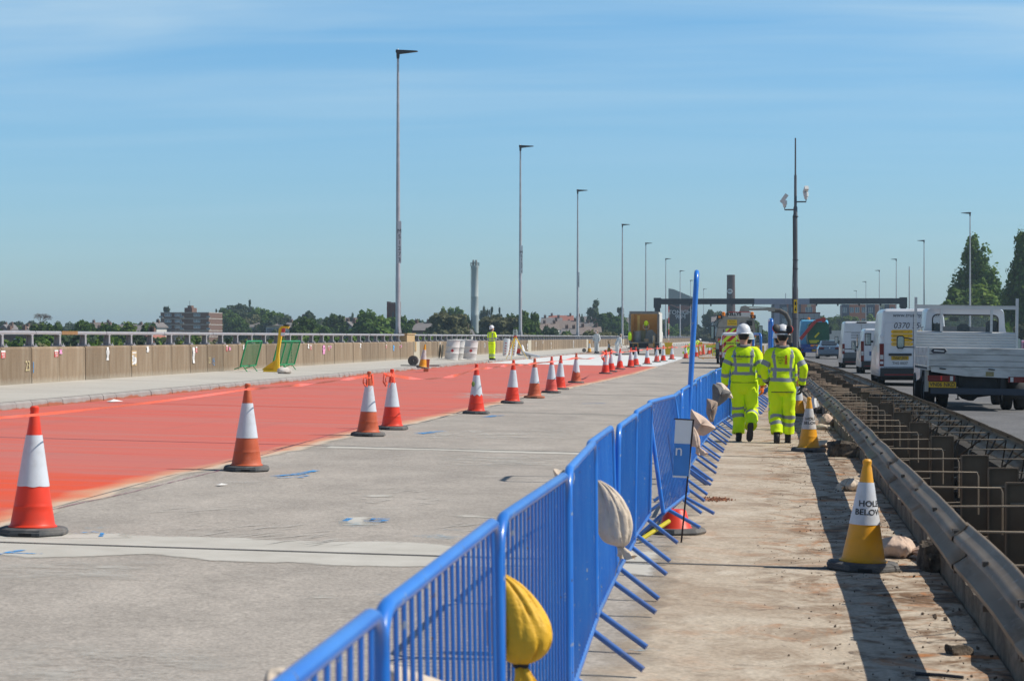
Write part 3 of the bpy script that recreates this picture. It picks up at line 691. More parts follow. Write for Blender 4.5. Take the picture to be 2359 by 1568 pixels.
lbls = ['tall grey lamp column on the parapet with number M51273, largest of the left row',
        'tall grey lamp column on the parapet with number M51271, behind the surveying tripod',
        'grey lamp column on the parapet above the far white-suited worker, third of the left row',
        'grey lamp column on the parapet just left of the open box truck',
        'grey lamp column behind the open box truck, fifth of the left row',
        'grey lamp column seen just left of the dark advertising tower',
        'grey lamp column in front of the middle of the dark advertising tower',
        'thin lamp column by the right side of the dark advertising tower',
        'thin lamp column between the tall blue hoop and the brick chimney']
for i, ((px, py), Y_) in enumerate(zip(((917, 116), (1199, 335), (1331, 437), (1434, 516), (1488, 559), (1534, 595), (1567, 623), (1591, 645), (1621, 665)), (110, 167, 223, 284, 340, 408, 483, 560, 660))):
    lamp(px, py, Y_, PZ if Y_ < 550 else -9.5, lbls[i], 1, {0: ('M51273', 4.15 - .0), 1: ('M51271', 5.3), 2: ('1269', 5.5)}.get(i), r0=.13 if i < 3 else .14)
rl = ['grey lamp column on the far side, tallest, in front of the big poplar', 'grey lamp column on the far side left of the big poplar, second of the right row',
      'grey lamp column on the far side above the right end of the gantry', 'grey lamp column on the far side above the high white van',
      'thin grey lamp column on the far side above the middle of the gantry', 'thinnest grey lamp column nearest the central camera mast']
for i, ((px, py), Y_) in enumerate(zip(((2235, 489), (2129, 553), (2065, 596), (2026, 622), (1995, 648), (1973, 669)), (255, 330, 406, 477, 574, 680))):
    lamp(px, py, Y_, -.4 if Y_ < 550 else -9.5, rl[i], -1, group='lamp columns on the far side of the carriageway', r0=.13)
t = thing('mast', 'thin bare grey pole between two lamp columns on the far side', 'pole', (0, 0, 0)); p = W(2095, 614, 300); t.location = (p.x, 300, -.4)
MB().lathe([(.10, 0), (.07, p.z + .4)], 10).build('pole', m_colm, t)
for (px, py, py2, Y_, lb) in ((1708, 667, 800, 620, 'thin lamp column in front of the brick chimney right side'), (1859, 745, 800, 420, 'short thin lamp column between the camera mast and the gantry leg')):
    pass
# ------------------------------------------------------------------ cones, barriers, sandbags, tape
def cone_mats(col): return col
m_cr = mat('cone_red', (.76, .045, .016), .45, var=.06, dirt=(.50, .10, .06), dirt_amt=.35, dirt_s=4)
m_co = mat('cone_faded', (.50, .095, .035), .55, var=.12, dirt=(.62, .20, .12), dirt_amt=.6, dirt_s=5)
m_cy = mat('cone_amber', (.80, .36, .012), .45, var=.08, dirt=(.42, .22, .08), dirt_amt=.5, dirt_s=6)
m_sleeve = mat('cone_sleeve', (.60, .63, .68), .38, var=.05, dirt=(.44, .45, .46), dirt_amt=.5, dirt_s=9, det=6)
m_sleeve_d = mat('cone_sleeve_dirty', (.58, .56, .54), .6, var=.1, dirt=(.34, .29, .25), dirt_amt=.8, dirt_s=10)
m_rub = mat('rubber_base', (.075, .08, .085), .75, var=.25, dirt=(.22, .20, .18), dirt_amt=.7, dirt_s=6)
m_rubo = mat('orange_base', (.36, .12, .06), .75, var=.2, dirt=(.1, .08, .07), dirt_amt=.6)
def cone_part(h, rb, rt, z0, z1, n=36, off=0, wav=None, prof=None):
    b = MB()
    return b
def make_cone(label, mcol, h=1.0, rb=.175, rt=.028, base=.26, sl=(.34, .76), wav=0, mb=None, ms=None, seed=0, group='traffic cones'):
    t = thing('traffic_cone', label, 'cone', group=group); bh = .055
    rf = lambda z: rt + (rb - rt) * max(0, (1 - (z - bh) / (h - bh)))**1.08
    prof = [(rb + .012, bh), (rb + .014, bh + .012), (rb, bh + .022)] + [(rf(z), z) for z in np.linspace(bh + .03, bh + .16, 4)]
    prof += [(rf(bh + .17) + .003, bh + .165), (rf(bh + .18), bh + .175)] + [(rf(z), z) for z in np.linspace(bh + .2, h - .06, 10)]
    prof += [(rt + .004, h - .045), (rt + .007, h - .03), (rt + .007, h - .012), (rt - .004, h), (.012, h)]
    b = MB(); b.lathe(prof, 32); b.jitter(.0025, 5, seed); b.build('cone_body', mcol, t)
    n = 48; zs = [bh + (h - bh)*sl[0], bh + (h - bh)*(sl[0] + .02), bh + (h - bh)*.5, bh + (h - bh)*.65, bh + (h - bh)*sl[1]]; rings = []
    for i, z in enumerate(zs):
        ring = []
        for j in range(n):
            a = 2*PI*j/n; zz = z + (wav * (noise.noise(Vector((math.cos(a)*2 + seed, math.sin(a)*2, seed))) if wav else 0) * (1 if i < 2 else 0))
            rr = rf(zz) + .004; ring.append((rr*math.cos(a), rr*math.sin(a), zz))
        rings.append(ring)
    b = MB(); b.loft(rings, cap=False); b.jitter(.0025, 5, seed); b.build('reflective_sleeve', ms or m_sleeve, t)
    c = base*.78; k = .11; o = [(base, -c+k), (base, c-k), (c-k+.02, base), (-c+k-.02, base), (-base, c-k), (-base, -c+k), (-c+k-.02, -base), (c-k+.02, -base)]
    b = MB(); ring = lambda s_, z: [(x*s_, y*s_, z) for x, y in o]
    b.loft([ring(.98, .004), ring(1, .012), ring(1, .03), ring(.975, .034), ring(.97, .048), ring(.88, bh + .004), ring(.6, bh + .004)]); b.build('base', mb or m_rub, t, 30)
    b = MB(); b.box(-.05, .05, -base*1.004, -base*.9, .003, .03); b.build('handle_slot', mat('black_void', (.01, .01, .01)), t, 0)
    return t
def place_cone(px, py, c, off=0.0, rz=0, tilt=(0, 0), h=None):
    p = G(px, py, off); c.location = (p.x, p.y, p.z + .004 + (.0 if off == 0 else 0)); c.rotation_euler = (tilt[0], tilt[1] + FALL, rz); return c
# (px, py of base centre, colour, label)
cl_ = [
 (75, 1231, 'r', 'large bright red and white cone at the left edge of the picture', (0, -.01), .006),
 (568, 1084, 'o', 'faded brick-red and white cone standing alone on the coating edge, second from the left', (0, 0), 0),
 (848, 1004, 'o', 'faded dark orange cone of the close pair, the one with loose tape at its left', (0, 0), 0),
 (903, 989, 'r', 'bright red cone of the close pair, with a bow of tape round its top', (0, 0), 0),
 (1097, 953, 'r', 'red cone with a green smudge on its white sleeve', (0, 0), .05),
 (1180, 929, 'r', 'red cone with pale grey base just right of the one with a green smudge', (0, 0), 0),
 (1231, 917, 'o', 'darker orange cone on a reddish base', (0, 0), 0),
 (1270, 905, 'p', 'pinkish red cone in front of another one, left of the ragged orange cone', (0, 0), 0),
 (1290, 897, 'r', 'red cone standing just behind a pinkish red one', (0, 0), 0),
 (1327, 882, 'o', 'dark orange cone with a ragged white sleeve', (0, 0), .12),
 (1395, 861, 'r', 'red cone with a big knot of tape, left end of the far group', (0, 0), .0),
 (1408, 856, 'r', 'red cone half hidden behind the one with the tape knot', (0, 0), 0),
 (1428, 850.5, 'r', 'red cone with ragged sleeve in the far group', (0, 0), .14),
 (1453, 846, 'r', 'front red cone of the second close pair in the far group', (0, 0), 0),
 (1465, 842.5, 'r', 'rear red cone of the second close pair in the far group', (0, 0), 0),
 (1491, 839, 'r', 'red cone in front of the open box truck, tape over its tip', (0, 0), 0),
 (1513, 834.5, 'p', 'paler red cone with ragged sleeve below the box truck corner', (0, 0), .14),
 (1528, 832, 'r', 'red cone below the right side of the box truck', (0, 0), 0),
 (1548, 828.5, 'p', 'pale red cone right of the box truck', (0, 0), 0),
 (1580, 826, 'r', 'red cone with slanted sleeve left of the tall blue hoop', (0, 0), .12),
 (1604, 822, 'r', 'red cone just right of the tall blue hoop', (0, 0), 0),
 (1612, 818.5, 'p', 'pale red cone second right of the tall blue hoop', (0, 0), 0),
 (1620, 817, 'n', 'plain red cone without a white sleeve right of the tall blue hoop', (0, 0), 0),
 (1633, 816, 'r', 'red cone behind the amber fence, leftmost of three', (0, 0), 0),
 (1640, 814, 'r', 'red cone behind the amber fence, middle of three', (0, 0), 0),
 (1646, 813, 'r', 'red cone behind the amber fence, rightmost of three', (0, 0), 0)]
m_cp = mat('cone_pinkish', (.68, .095, .07), .5, var=.1, dirt=(.72, .26, .2), dirt_amt=.5, dirt_s=5)
for i, (px, py, c, lb, tl, wv) in enumerate(cl_):
    mc = {'r': m_cr, 'o': m_co, 'p': m_cp, 'n': m_cr}[c]
    t = make_cone(lb, mc, wav=wv, seed=i, group='red and white cones along the coating edge', mb=m_rubo if i == 6 else None, ms=m_cr if c == 'n' else None)
    place_cone(px, py, t, 0, rz=rnd.uniform(-.5, .5), tilt=(rnd.uniform(-.015, .015), rnd.uniform(-.015, .015) + tl[1]))
    if i == 0: t.rotation_euler[2] = .1
    if i == 4:
        b = MB(); b.sphere((-.105, -.10, .60), .035, 10, 6, sc=(1, .25, 1.6)); b.build('green_smudge', mat('green_stain', (.12, .18, .05), .9), t)
# amber HOLE BELOW cones on the walkway
def yellow_cone(px, py, lb, txt=True, dirty=False, tilt=(0, 0), off=0, h=.79, rz=0):
    t = make_cone(lb, m_cy, h=h, rb=.158, rt=.026, base=.255, sl=(.37, .775), ms=m_sleeve_d if dirty else m_sleeve, group='amber cones by the median', seed=int(px))
    t.name = 'traffic_cone'; place_cone(px, py, t, off, tilt=tilt)
    t.rotation_euler[2] = rz
    if txt:
        bh = .055; rf = lambda z: .026 + (.158 - .026) * (1 - (z - bh)/(h - bh))**1.08
        def bend(v):
            r_ = rf(v.z) + .006 - v.y*0; a = v.x / r_; return Vector((r_*math.sin(a), -r_*math.cos(a), v.z))
        for body, z in (('HOLE', .475), ('BELOW', .415)): text(body, .058, m_ink, t, T4((.028, 0, z)), depth=.0004, bend=bend, bold=.0010, sx=1.15)
    return t
yellow_cone(1988, 1312, 'clean amber cone lettered HOLE BELOW, nearest beside the crash barrier', tilt=(0, .02))
yellow_cone(1863, 1040, 'dirty amber cone lettered HOLE BELOW beside the broken kerb', dirty=True, tilt=(0, -.01))
yellow_cone(1838, 958, 'amber cone standing just right of the walking pair, behind the dirty one', txt=False)
m_grit_y = None
# blue pedestrian barriers
q = NM('blue_enamel', .34); q.b.inputs['Specular IOR Level'].default_value = .5; q.b.inputs['Coat Weight'].default_value = .3; q.b.inputs['Coat Roughness'].default_value = .15
oi = q.n.new('ShaderNodeObjectInfo'); c = q.mix(q.ramp(q.noise(3, 5), .35, .65), (.014, .145, .57), (.026, .185, .62)); c = q.mix(1.0, c, q.ramp(oi.outputs['Random'], 0, 1, .84, 1.14), 'MULTIPLY')
c = q.mix(q.ramp(q.noise(22, 5, rough=.6), .655, .68, 0, .85), c, (.30, .36, .42)); c = q.mix(q.ramp(q.noise(31, 4), .70, .72, 0, .9), c, (.10, .05, .03))
ox, oy, oz = q.sepob(); c = q.mix(q.math('MULTIPLY', q.ramp(oz, .32, .02, 0, .6), q.ramp(q.noise(7, 5), .35, .6)), c, (.16, .14, .12)); m_blue = q.done(c)
m_blue2 = mat('blue_enamel_chipped', (.020, .15, .60), .4, var=.08, dirt=(.12, .30, .55), dirt_amt=.5, dirt_s=5)
m_green = mat('green_enamel', (.008, .26, .09), .4, var=.08, dirt=(.04, .30, .13), dirt_amt=.4)
def make_barrier(label, m, Lb=2.06, br=.0062, name='pedestrian_barrier', h=1.1, nb=18, rt=.0185, legs=True, group=None, rad=.12):
    t = thing(name, label, 'barrier', group=group); zb = .19
    def corner(cy, cz, a0, a1): return [(0, cy + rad*math.cos(a), cz + rad*math.sin(a)) for a in np.linspace(a0, a1, 6)]
    pts = [(0, rt, zb)] + [(0, rt, h - rad - rt)] + corner(rt + rad, h - rt - rad, PI, PI/2)[1:] + corner(Lb - rt - rad, h - rt - rad, PI/2, 0) + [(0, Lb - rt, zb)]
    b = MB(); b.tube(pts, rt, 12); b.build('top_frame', m, t, 50)
    b = MB(); b.tube([(0, rt, zb), (0, Lb - rt, zb)], rt*.85, 10); b.build('bottom_rail', m, t, 50)
    b = MB()
    for i in range(nb):
        y = rt + (Lb - 2*rt) * (i + 1) / (nb + 1); b.tube([(0, y, zb), (0, y, h - rt)], br, 6)
    b.build('infill_bars', m, t, 50)
    if legs:
        for y, s_ in ((.36, -1), (.36, 1), (Lb - .36, -1), (Lb - .36, 1)):
            b = MB(); b.tube([(0, y, zb), (s_*.25, y - .08, .015)], .0165, 10); b.build('leg', m, t, 50)
    b = MB(); b.tube([(0, 0.0, .52), (0, -.022, .54), (0, -.022, .60)], .006, 6); b.build('hook', m, t, 50)
    return t
nodes = [(-.70, 2.0), (-.71, 4.15), (-.725, 6.25), (-.70, 8.45), (-.76, 10.7), (-.79, 12.9), (-.80, 15.0), (-.79, 17.1), (-.66, 19.3), (-.65, 21.5), (-.63, 23.7), (-.61, 25.9), (-.60, 28.1), (-.57, 30.3), (-.53, 32.5), (-.5, 34.7), (-.42, 36.9), (-.3, 39.1), (-.16, 41.3), (-.02, 43.4), (.08, 45.6), (.16, 47.8), (.22, 50.0), (.26, 52.2), (.30, 54.4), (.33, 56.6)]
bl = ['blue barrier at the bottom edge of the picture, only its top corner in view', 'nearest whole blue barrier, out of focus, a white cloth bag at its foot',
      'blue barrier with the yellow sandbag tied at its near post', 'blue barrier between the yellow and the big beige sandbag', 'blue barrier with the big beige teardrop sandbag at its near post',
      'blue barrier just beyond the big beige sandbag', 'blue barrier before the hanging sign plate, second past the beige sandbag', 'blue barrier leaning inwards, partly covering the white and blue sign plate',
      'blue barrier behind the foot of the tall hoop', 'blue barrier holding the large pinkish sandbag', 'blue barrier holding the flat brown sandbag', 'blue barrier holding the grey sandbag']
proto = make_barrier('x', m_blue, group='blue pedestrian barriers in a line'); nb_ = 0
for i in range(len(nodes) - 1):
    (x0, y0), (x1, y1) = nodes[i], nodes[i+1]; d = math.hypot(x1 - x0, y1 - y0); a = math.atan2(y1 - y0, x1 - x0) - PI/2
    lb = bl[i] if i < len(bl) else ('blue barrier beside the walking men, partly hidden by them' if i < 17 else 'blue barrier beyond the walking men, mostly hidden by them')
    tr = proto if i == 0 else dup(proto); tr['label'] = lb
    tr.location = (x0, y0, zr(x0) + rnd.uniform(.0, .02) + (.03 if i == 7 else 0)); ln = rnd.uniform(-.018, .018)
    if i == 7: ln = -.14; tr.location.x += .15
    if i == 4: ln = -.03
    tr.rotation_euler = (rnd.uniform(-.004, .004), ln, a + rnd.uniform(-.006, .006)); tr.scale = (1, d/2.06, 1)
# barrier group further on by the van
for (px, Y_, h, rz, lb) in ((1583, 18.6, 0, 0, 0),):
    pass
def hoop(label, x, y, z, h, w, tilt, rz, r=.022, m=None):
    t = thing('blue_hoop', label, 'hoop frame', (x, y, z), rz, None, 0, tilt); rad = .14
    pts = [(0, 0, 0), (0, 0, h - rad)] + [(0, rad - rad*math.cos(a), h - rad + rad*math.sin(a)) for a in np.linspace(0.2, PI/2, 6)] + [(0, w - rad + rad*math.sin(a), h - rad + rad*math.cos(a)) for a in np.linspace(0, PI/2, 6)] + [(0, w, h - rad), (0, w, 0)]
    b = MB(); b.tube(pts, r, 12); b.build('hoop_tube', m or m_blue, t, 50)
    b = MB(); b.tube([(0, 0, .18), (0, w, .18)], r*.8, 10); b.tube([(0, 0, 1.0), (0, w, 1.0)], r*.7, 10); b.build('cross_bar', m or m_blue, t, 50)
    for yy in (.02, w - .02):
        for s_ in (-1, 1): MB().tube([(0, yy, .18), (.26*s_, yy, .012)], r*.8, 8).build('leg', m or m_blue, t, 50)
    return t
p = W(1580, 1100, 23.6); hoop('tall blue steel hoop rising above the row of blue barriers', p.x - .012, 23.6, zr(p.x), 2.36, .95, .056, .02, .028)
p = W(1778, 800, 62); hoop('blue hoop seen between the heads of the two walking men', p.x, 62, 0, 2.15, .9, 0, .05, .05)
p = W(1753, 800, 75); hoop('smaller blue hoop left of the walking man with ear defenders', p.x, 75, 0, 1.75, .9, 0, .3, .045)
# the sign plate propped behind the barriers
t = thing('temporary_sign', 'white and blue sign plate with letter n on a dark post behind the barriers', 'sign', (0, 0, 0))
pl = W(1571, 1036, 17.0); t.location = (pl.x - .025, 17.0, zr(pl.x)); t.rotation_euler = (0, .05, 0)
b = MB(); b.box(-.075, .062, -.006, .006, .52, .98); b.build('plate', m_wht, t, 0)
m_sb = mat('sign_blue', (.06, .24, .62), .4)
b = MB(); b.box(-.074, .052, -.010, -.0065, .535, .79); b.build('blue_field', m_sb, t, 0)
text('n', .13, m_wht, t, T4((-.035, -.012, .735)))
b = MB(); b.box(-.085, .070, -.008, .008, .98, .99); b.build('plate_frame', mat('dark_brown_metal', (.04, .022, .018), .6), t, 0)
b = MB(); b.bar((.068, 0, .99), (.020, 0, .0), .014); b.build('post', MATS['dark_brown_metal'], t, 0)
pq = G(1556, 1228); t2 = thing('cone_stump', 'low red cone-shaped foot on a grey base under the leaning blue barrier', 'sign foot', (pq.x, pq.y, pq.z)); MB().lathe([(.14, .05), (.13, .06), (.09, .19), (.08, .20)], 24).build('red_foot', m_cr, t2); MB().lathe([(.25, .003), (.26, .02), (.24, .05)], 8).build('base', m_rub, t2, 20)
p = G(1510, 1252); t = thing('spare_support', 'yellow painted barrier foot lying under the blue barriers', 'barrier foot', (p.x, p.y, p.z)); MB().tube([(-.12, 0, .03), (.10, .25, .16)], .018, 8).build('foot_tube', mat('yellow_paint', (.62, .52, .02), .5), t)

# sandbags
m_sack = mat('sack_cream', (.62, .53, .43), .95, var=.12, vs=9, dirt=(.40, .27, .17), dirt_amt=.5, dirt_s=5, bump=.6, bs=16)
m_sackp = mat('sack_pinkish', (.60, .46, .37), .95, var=.12, vs=9, dirt=(.36, .25, .2), dirt_amt=.6, dirt_s=4, bump=.6, bs=16)
m_sackb = mat('sack_brown', (.36, .27, .21), .95, var=.12, dirt=(.2, .15, .12), dirt_amt=.5, bump=.6, bs=90)
m_sackg = mat('sack_grey', (.16, .155, .15), .95, var=.15, dirt=(.3, .27, .24), dirt_amt=.4, bump=.6, bs=90)
m_sacky = mat('sack_yellow', (.74, .43, .022), .6, var=.12, dirt=(.55, .28, .03), dirt_amt=.5, bump=.6, bs=18)
def sack(label, m, loc, prof, flat=.5, n=72, fold=.05, seed=0, rot=(0, 0, 0), tie=True, tail=.5, mt=None, knot_h=.09, pleats=9):
    """teardrop bag hanging from its top, profile = [(radius, z, xshift)] from the top down"""
    t = thing('sandbag', label, 'sandbag', loc, 0, 'sandbags weighing down the barriers'); t.rotation_euler = rot
    rings = []; P = []
    zs = [p[1] for p in prof]; tt = np.linspace(0, len(prof) - 1, 60)
    cub = lambda f, u: (lambda i, w: .5*((2*f[i]) + (-f[max(i-1,0)] + f[i+1])*w + (2*f[max(i-1,0)] - 5*f[i] + 4*f[i+1] - f[min(i+2,len(f)-1)])*w*w + (-f[max(i-1,0)] + 3*f[i] - 3*f[i+1] + f[min(i+2,len(f)-1)])*w**3))(min(int(u), len(f)-2), u - min(int(u), len(f)-2))
    rs, zz, xx = [p[0] for p in prof], zs, [p[2] for p in prof]; rmax = max(rs)
    for u in tt:
        r_, z, xs = max(cub(rs, u), .004), cub(zz, u), cub(xx, u); ring = []
        k = fold * (1.06 - r_/rmax) * 1.9
        for j in range(n):
            a = 2*PI*j/n; tw_ = 1.1*math.sin(a*2 + seed) + z*5
            v1 = (1 - abs(math.sin(pleats*a/2 + tw_ + seed)))**3; v2 = (1 - abs(math.sin((pleats + 4)*a/2 - z*9 + seed*2)))**4
            q_ = 1 + k*.35 - (k + .10)*v1 - (k*.5 + .055)*v2 + .10*noise.noise(Vector((math.cos(a)*1.3, math.sin(a)*1.3, z*9 + seed*3)))
            ring.append((xs + r_*q_*math.cos(a), r_*q_*flat*math.sin(a), z))
        rings.append(ring)
    b = MB(); b.loft(rings); b.jitter(rmax*.06, 5, seed); b.build('sack_body', m, t, 70)
    if tie:
        x0, z0 = prof[-1][2], prof[-1][1]; b = MB(); b.tube([(x0 + .018*math.cos(a), .018*math.sin(a), z0 + .004*math.sin(3*a)) for a in np.linspace(0, 2*PI, 14)], .0035 if mt is None else .008, 6); b.build('string_tie', mt or mat('string', (.5, .42, .3)), t)
        rings = []
        for i, u in enumerate(np.linspace(0, 1, 9)):
            r_ = .012 + .022*u**.8*tail*1.6; rings.append([(x0 + r_*(1 + .35*math.sin(7*a + i*.4))*math.cos(a) + .035*u, r_*.7*(1 + .3*math.sin(5*a))*math.sin(a), z0 - knot_h*u - .012*math.sin(3*a)*u) for a in np.linspace(0, 2*PI, 28, endpoint=False)])
        b = MB(); b.loft(rings); b.build('sack_neck', m, t, 70)
    return t
def hang(px, py, Y_): p = W(px, py, Y_); return p
# yellow bag: top (1150,1328) neck (1208,1528)
p = hang(1140, 1318, 6.45); s = FD/6.45
sack('bright yellow sandbag tied at the neck, hanging on the blue barrier nearest the camera', m_sacky, p, [(.012, 0, .010), (.044, -.035, .038), (.066, -.085, .062), (.083, -.155, .084), (.085, -.215, .090), (.060, -.258, .086), (.016, -.280, .080)], flat=.8, seed=1, mt=m_ink, tail=1.0, knot_h=.13, fold=.20, pleats=5)
sack('smaller yellow lobe of the doubled sandbag hanging against the blue bars', m_sacky, p + Vector((-.008, -.02, -.07)), [(.006, 0, 0), (.02, -.05, .006), (.033, -.10, .012), (.036, -.14, .018), (.02, -.185, .03), (.008, -.195, .04)], flat=.7, seed=5, tie=False, fold=.14)
p = hang(1376, 1105, 10.9)
sack('big beige teardrop sandbag tied at the bottom, hanging beside the blue bars', m_sack, p, [(.012, 0, .006), (.044, -.035, .034), (.068, -.09, .060), (.086, -.17, .080), (.091, -.25, .088), (.068, -.312, .098), (.018, -.340, .120)], flat=.85, seed=2, tail=.8, knot_h=.055, fold=.20, pleats=7)
b = MB(); q_ = p + Vector((.118, -.01, -.36)); b.tube([q_, q_ + Vector((.0, 0, -.05)), q_ + Vector((-.02, 0, -.1)), q_ + Vector((-.025, 0, -.13))], .002, 5)
o = b.build('loose_string', mat('string', (.5, .42, .3)), None); tag(o, 'thin loose string dangling below the big beige sandbag', 'string')
def cushion(label, m, pts, depth, Y_, seed=0, grp='sandbags weighing down the barriers', loose=None):
    """wedge shaped sack from an outline (pixels) given a real thickness"""
    P = [W(a, c, Y_) for a, c in pts]; c = sum(P, Vector()) / len(P); t = thing('sandbag', label, 'sandbag', c, 0, grp)
    dense = []
    for i in range(len(P)):
        a, b_ = P[i] - c, P[(i+1) % len(P)] - c
        for k in range(6): dense.append(a.lerp(b_, k/6))
    n = len(dense); sm = dense
    for _ in range(2): sm = [(sm[i-1] + sm[i]*2 + sm[(i+1) % n]) / 4 for i in range(n)]
    rings = []
    for u in np.linspace(-1, 1, 15):
        s_ = math.sqrt(max(0, 1 - abs(u)**2.4)); s_ = max(s_, .02)
        rings.append([(v.x*s_*(1 + .05*math.sin(9*i/n*2*PI + seed)*(1 - s_) ), v.y + u*depth*(.8 + .2*math.sin(3*i/n*2*PI)), v.z*s_) for i, v in enumerate(sm)])
    b = MB(); b.loft(rings); b.jitter(.009, 11, seed); b.build('sack_body', m, t, 75); return t
cushion('large pinkish cream sandbag with pleated top and a point to the right', m_sackp, [(1591, 940), (1600, 948), (1625, 962), (1646, 982), (1648, 988), (1622, 1003), (1600, 1000), (1591, 990)], .10, 18.3, 3)
p = hang(1592, 975, 18.1); sack('narrow pinkish sandbag tied at the bottom under the large pointed one', m_sackp, p, [(.01, 0, -.005), (.035, -.06, .012), (.055, -.13, .022), (.05, -.185, .03), (.02, -.20, .06)], flat=.8, seed=4, tail=.9, knot_h=.06)
cushion('flat brown rectangular sandbag hanging on the barriers', m_sackb, [(1627, 917), (1640, 921), (1654, 926), (1653, 940), (1642, 973), (1634, 972), (1627, 950)], .09, 24.5, 7)
cushion('dark grey sandbag hanging just left of the walking man', m_sackg, [(1641, 882), (1655, 886), (1668, 897), (1686, 902), (1675, 920), (1655, 936), (1641, 934)], .12, 27.5, 9)
cushion('cream sandbag behind the dark grey one, left of the walking man', m_sack, [(1648, 880), (1664, 881), (1676, 893), (1688, 912), (1690, 918), (1672, 914), (1655, 902)], .10, 28.6, 10)
cushion('cream sandbag peeping over the left side of the third barrier', m_sack, [(1272, 1079), (1284, 1084), (1322, 1080), (1322, 1110), (1290, 1112), (1278, 1098)], .08, 8.9, 12)
cushion('white cloth bag at the foot of the nearest whole barrier, cut by the frame', m_sack, [(885, 1528), (925, 1533), (985, 1556), (1030, 1580), (1000, 1640), (900, 1650), (880, 1600)], .10, 4.8, 14)
cushion('rolled cream cloth left of the nearest barrier top, cut by the bottom edge', m_sack, [(600, 1575), (612, 1546), (650, 1540), (690, 1545), (705, 1580), (690, 1620), (620, 1620)], .05, 4.1, 15)
# ground bags near the median
def ground_sack(label, m, px, py, size, rz, seed, name='sandbag', neck=True, pile=0):
    p = G(px, py); t = thing(name, label, 'sandbag', (p.x, p.y, p.z), rz, 'sandbags on the walkway'); sx, sy, sz = size
    b = MB(); b.sphere((0, 0, sz*.48), 1, 40, 22, sc=(sx/2, sy/2, sz*.52))
    nv = []
    for v in b.v:
        x, y, z = v; a = math.atan2(y/sy, x/sx); e = abs(math.cos(a))**2 * (1 if x > 0 else .2)
        f = 1 + .20*math.sin(13*a + seed)*max(x, 0)/(sx/2) + .06*math.sin(7*a) ; sq = 1 + .22*abs(math.sin(2*a))
        nv.append((x*sq, y*f*sq, max(z*(.86 + .14*math.cos(x/sx*3)) + .03*math.sin(17*a + seed)*max(x/sx, 0) , .004)))
    b.v = nv; b.jitter(.022, 9, seed, True); b.jitter(.009, 26, seed + 2, True); b.build('sack_body', m, t, 75)
    if neck:
        rings = [[(sx*.5 + u*.06, (.018 + .04*u)*(1 + .3*math.sin(6*a))*math.cos(a), sz*.35 + (.012 + .028*u)*math.sin(a)*(1 + .25*math.sin(5*a))) for a in np.linspace(0, 2*PI, 24, endpoint=False)] for u in np.linspace(-.6, 1, 7)]
        MB().loft(rings).build('sack_neck', m, t, 75)
    return t
ground_sack('pink and cream tied sandbag on the walkway right of the nearest amber cone', m_sackp, 2062, 1284, (.27, .24, .16), -.35, 21)
ground_sack('small round cream sandbag with a tied mouth left of the nearest amber cone top', m_sack, 1962, 1131, (.20, .2, .14), -2.6, 22)
ground_sack('tan sandbag slumped upright by the kerb behind the dirty amber cone', m_sackp, 1904, 985, (.24, .24, .26), .6, 23)
ground_sack('pale cream tube-like bag lying behind the dirty amber cone', m_sack, 1895, 990, (.32, .12, .10), -.1, 24, neck=False)
ground_sack('pinkish sandbag just right of the walking men by the crash barrier', m_sackp, 1865, 905, (.30, .2, .16), .2, 25)
ground_sack('crumpled white sack leaning on the broken kerb behind the dirty amber cone', m_sack, 1898, 1030, (.34, .30, .10), -.2, 26, neck=False)
t = thing('plastic_bag', 'crumpled white plastic bag standing by the crash barrier', 'bag', G(1876, 950)); b = MB()
b.loft([[(r_*math.cos(a)*(1 + .3*math.sin(5*a + z*20)), r_*math.sin(a)*(1 + .3*math.cos(4*a)), z) for a in np.linspace(0, 2*PI, 26, endpoint=False)] for r_, z in ((.10, .09), (.10, .14), (.085, .2), (.06, .27), (.03, .34), (.012, .38))]); b.jitter(.015, 14, 3); b.build('bag_body', m_wht, t, 60)
b = MB(); b.sphere((0, 0, .05), 1, 18, 10, sc=(.12, .10, .06)); b.jitter(.02, 12, 4); b.build('dark_sack', mat('dark_plastic', (.03, .03, .035), .5), t)
# broken kerb lumps
def lump(label, px, py, size, rz, seed):
    p = G(px, py); b = MB(); sx, sy, sz = size
    n = 10
    vs = []; 
    b.sphere((0, 0, sz*.5), 1, 26, 16, sc=(sx/2, sy/2, sz*.55)); nv = []
    for v in b.v:
        x, y, z = v; k = 1.45; x = max(-sx/2, min(sx/2, x*k)); y = max(-sy/2, min(sy/2, y*k)); z = max(0, min(sz, (z - sz*.5)*k + sz*.5)); nv.append((x, y, z))
    b.v = nv; b.jitter(.035, 9, seed, True); b.jitter(.014, 30, seed + 1, True); o = b.build('concrete_lump', m_lump, None, 25); o.location = (p.x, p.y, p.z); o.rotation_euler[2] = rz
    return tag(o, label, 'rubble')
q = NM('earthy_concrete', .95); c = q.mix(q.ramp(q.noise(7, 7, rough=.7), .4, .6), (.05, .04, .031), (.19, .155, .12)); q.bump(q.noise(18, 6, rough=.7), 1, .03); m_lump = q.done(c)
lump('dark crumbled block of kerb right of the dirty amber cone', 1940, 1052, (.38, .32, .20), .05, 31)
lump('crumbled end of broken kerb right of the pink sandbag', 2145, 1312, (.15, .45, .19), .05, 32)
lump('broken dark kerb block behind the tan sandbag', 1893, 952, (.26, .6, .12), .05, 33)
lump('small black lump at the foot of the kerb in the lower right corner', 2210, 1508, (.11, .08, .05), .5, 34)
b = MB(); p = G(2110, 1556); b.tube([(0, 0, .012), (.12, -.05, .014), (.22, -.10, .012)], .009, 8); o = b.build('pipe_offcut', mat('dark_plastic', (.03, .03, .035), .5), None); o.location = p; tag(o, 'short black pipe offcut on the walkway at the bottom right', 'pipe')

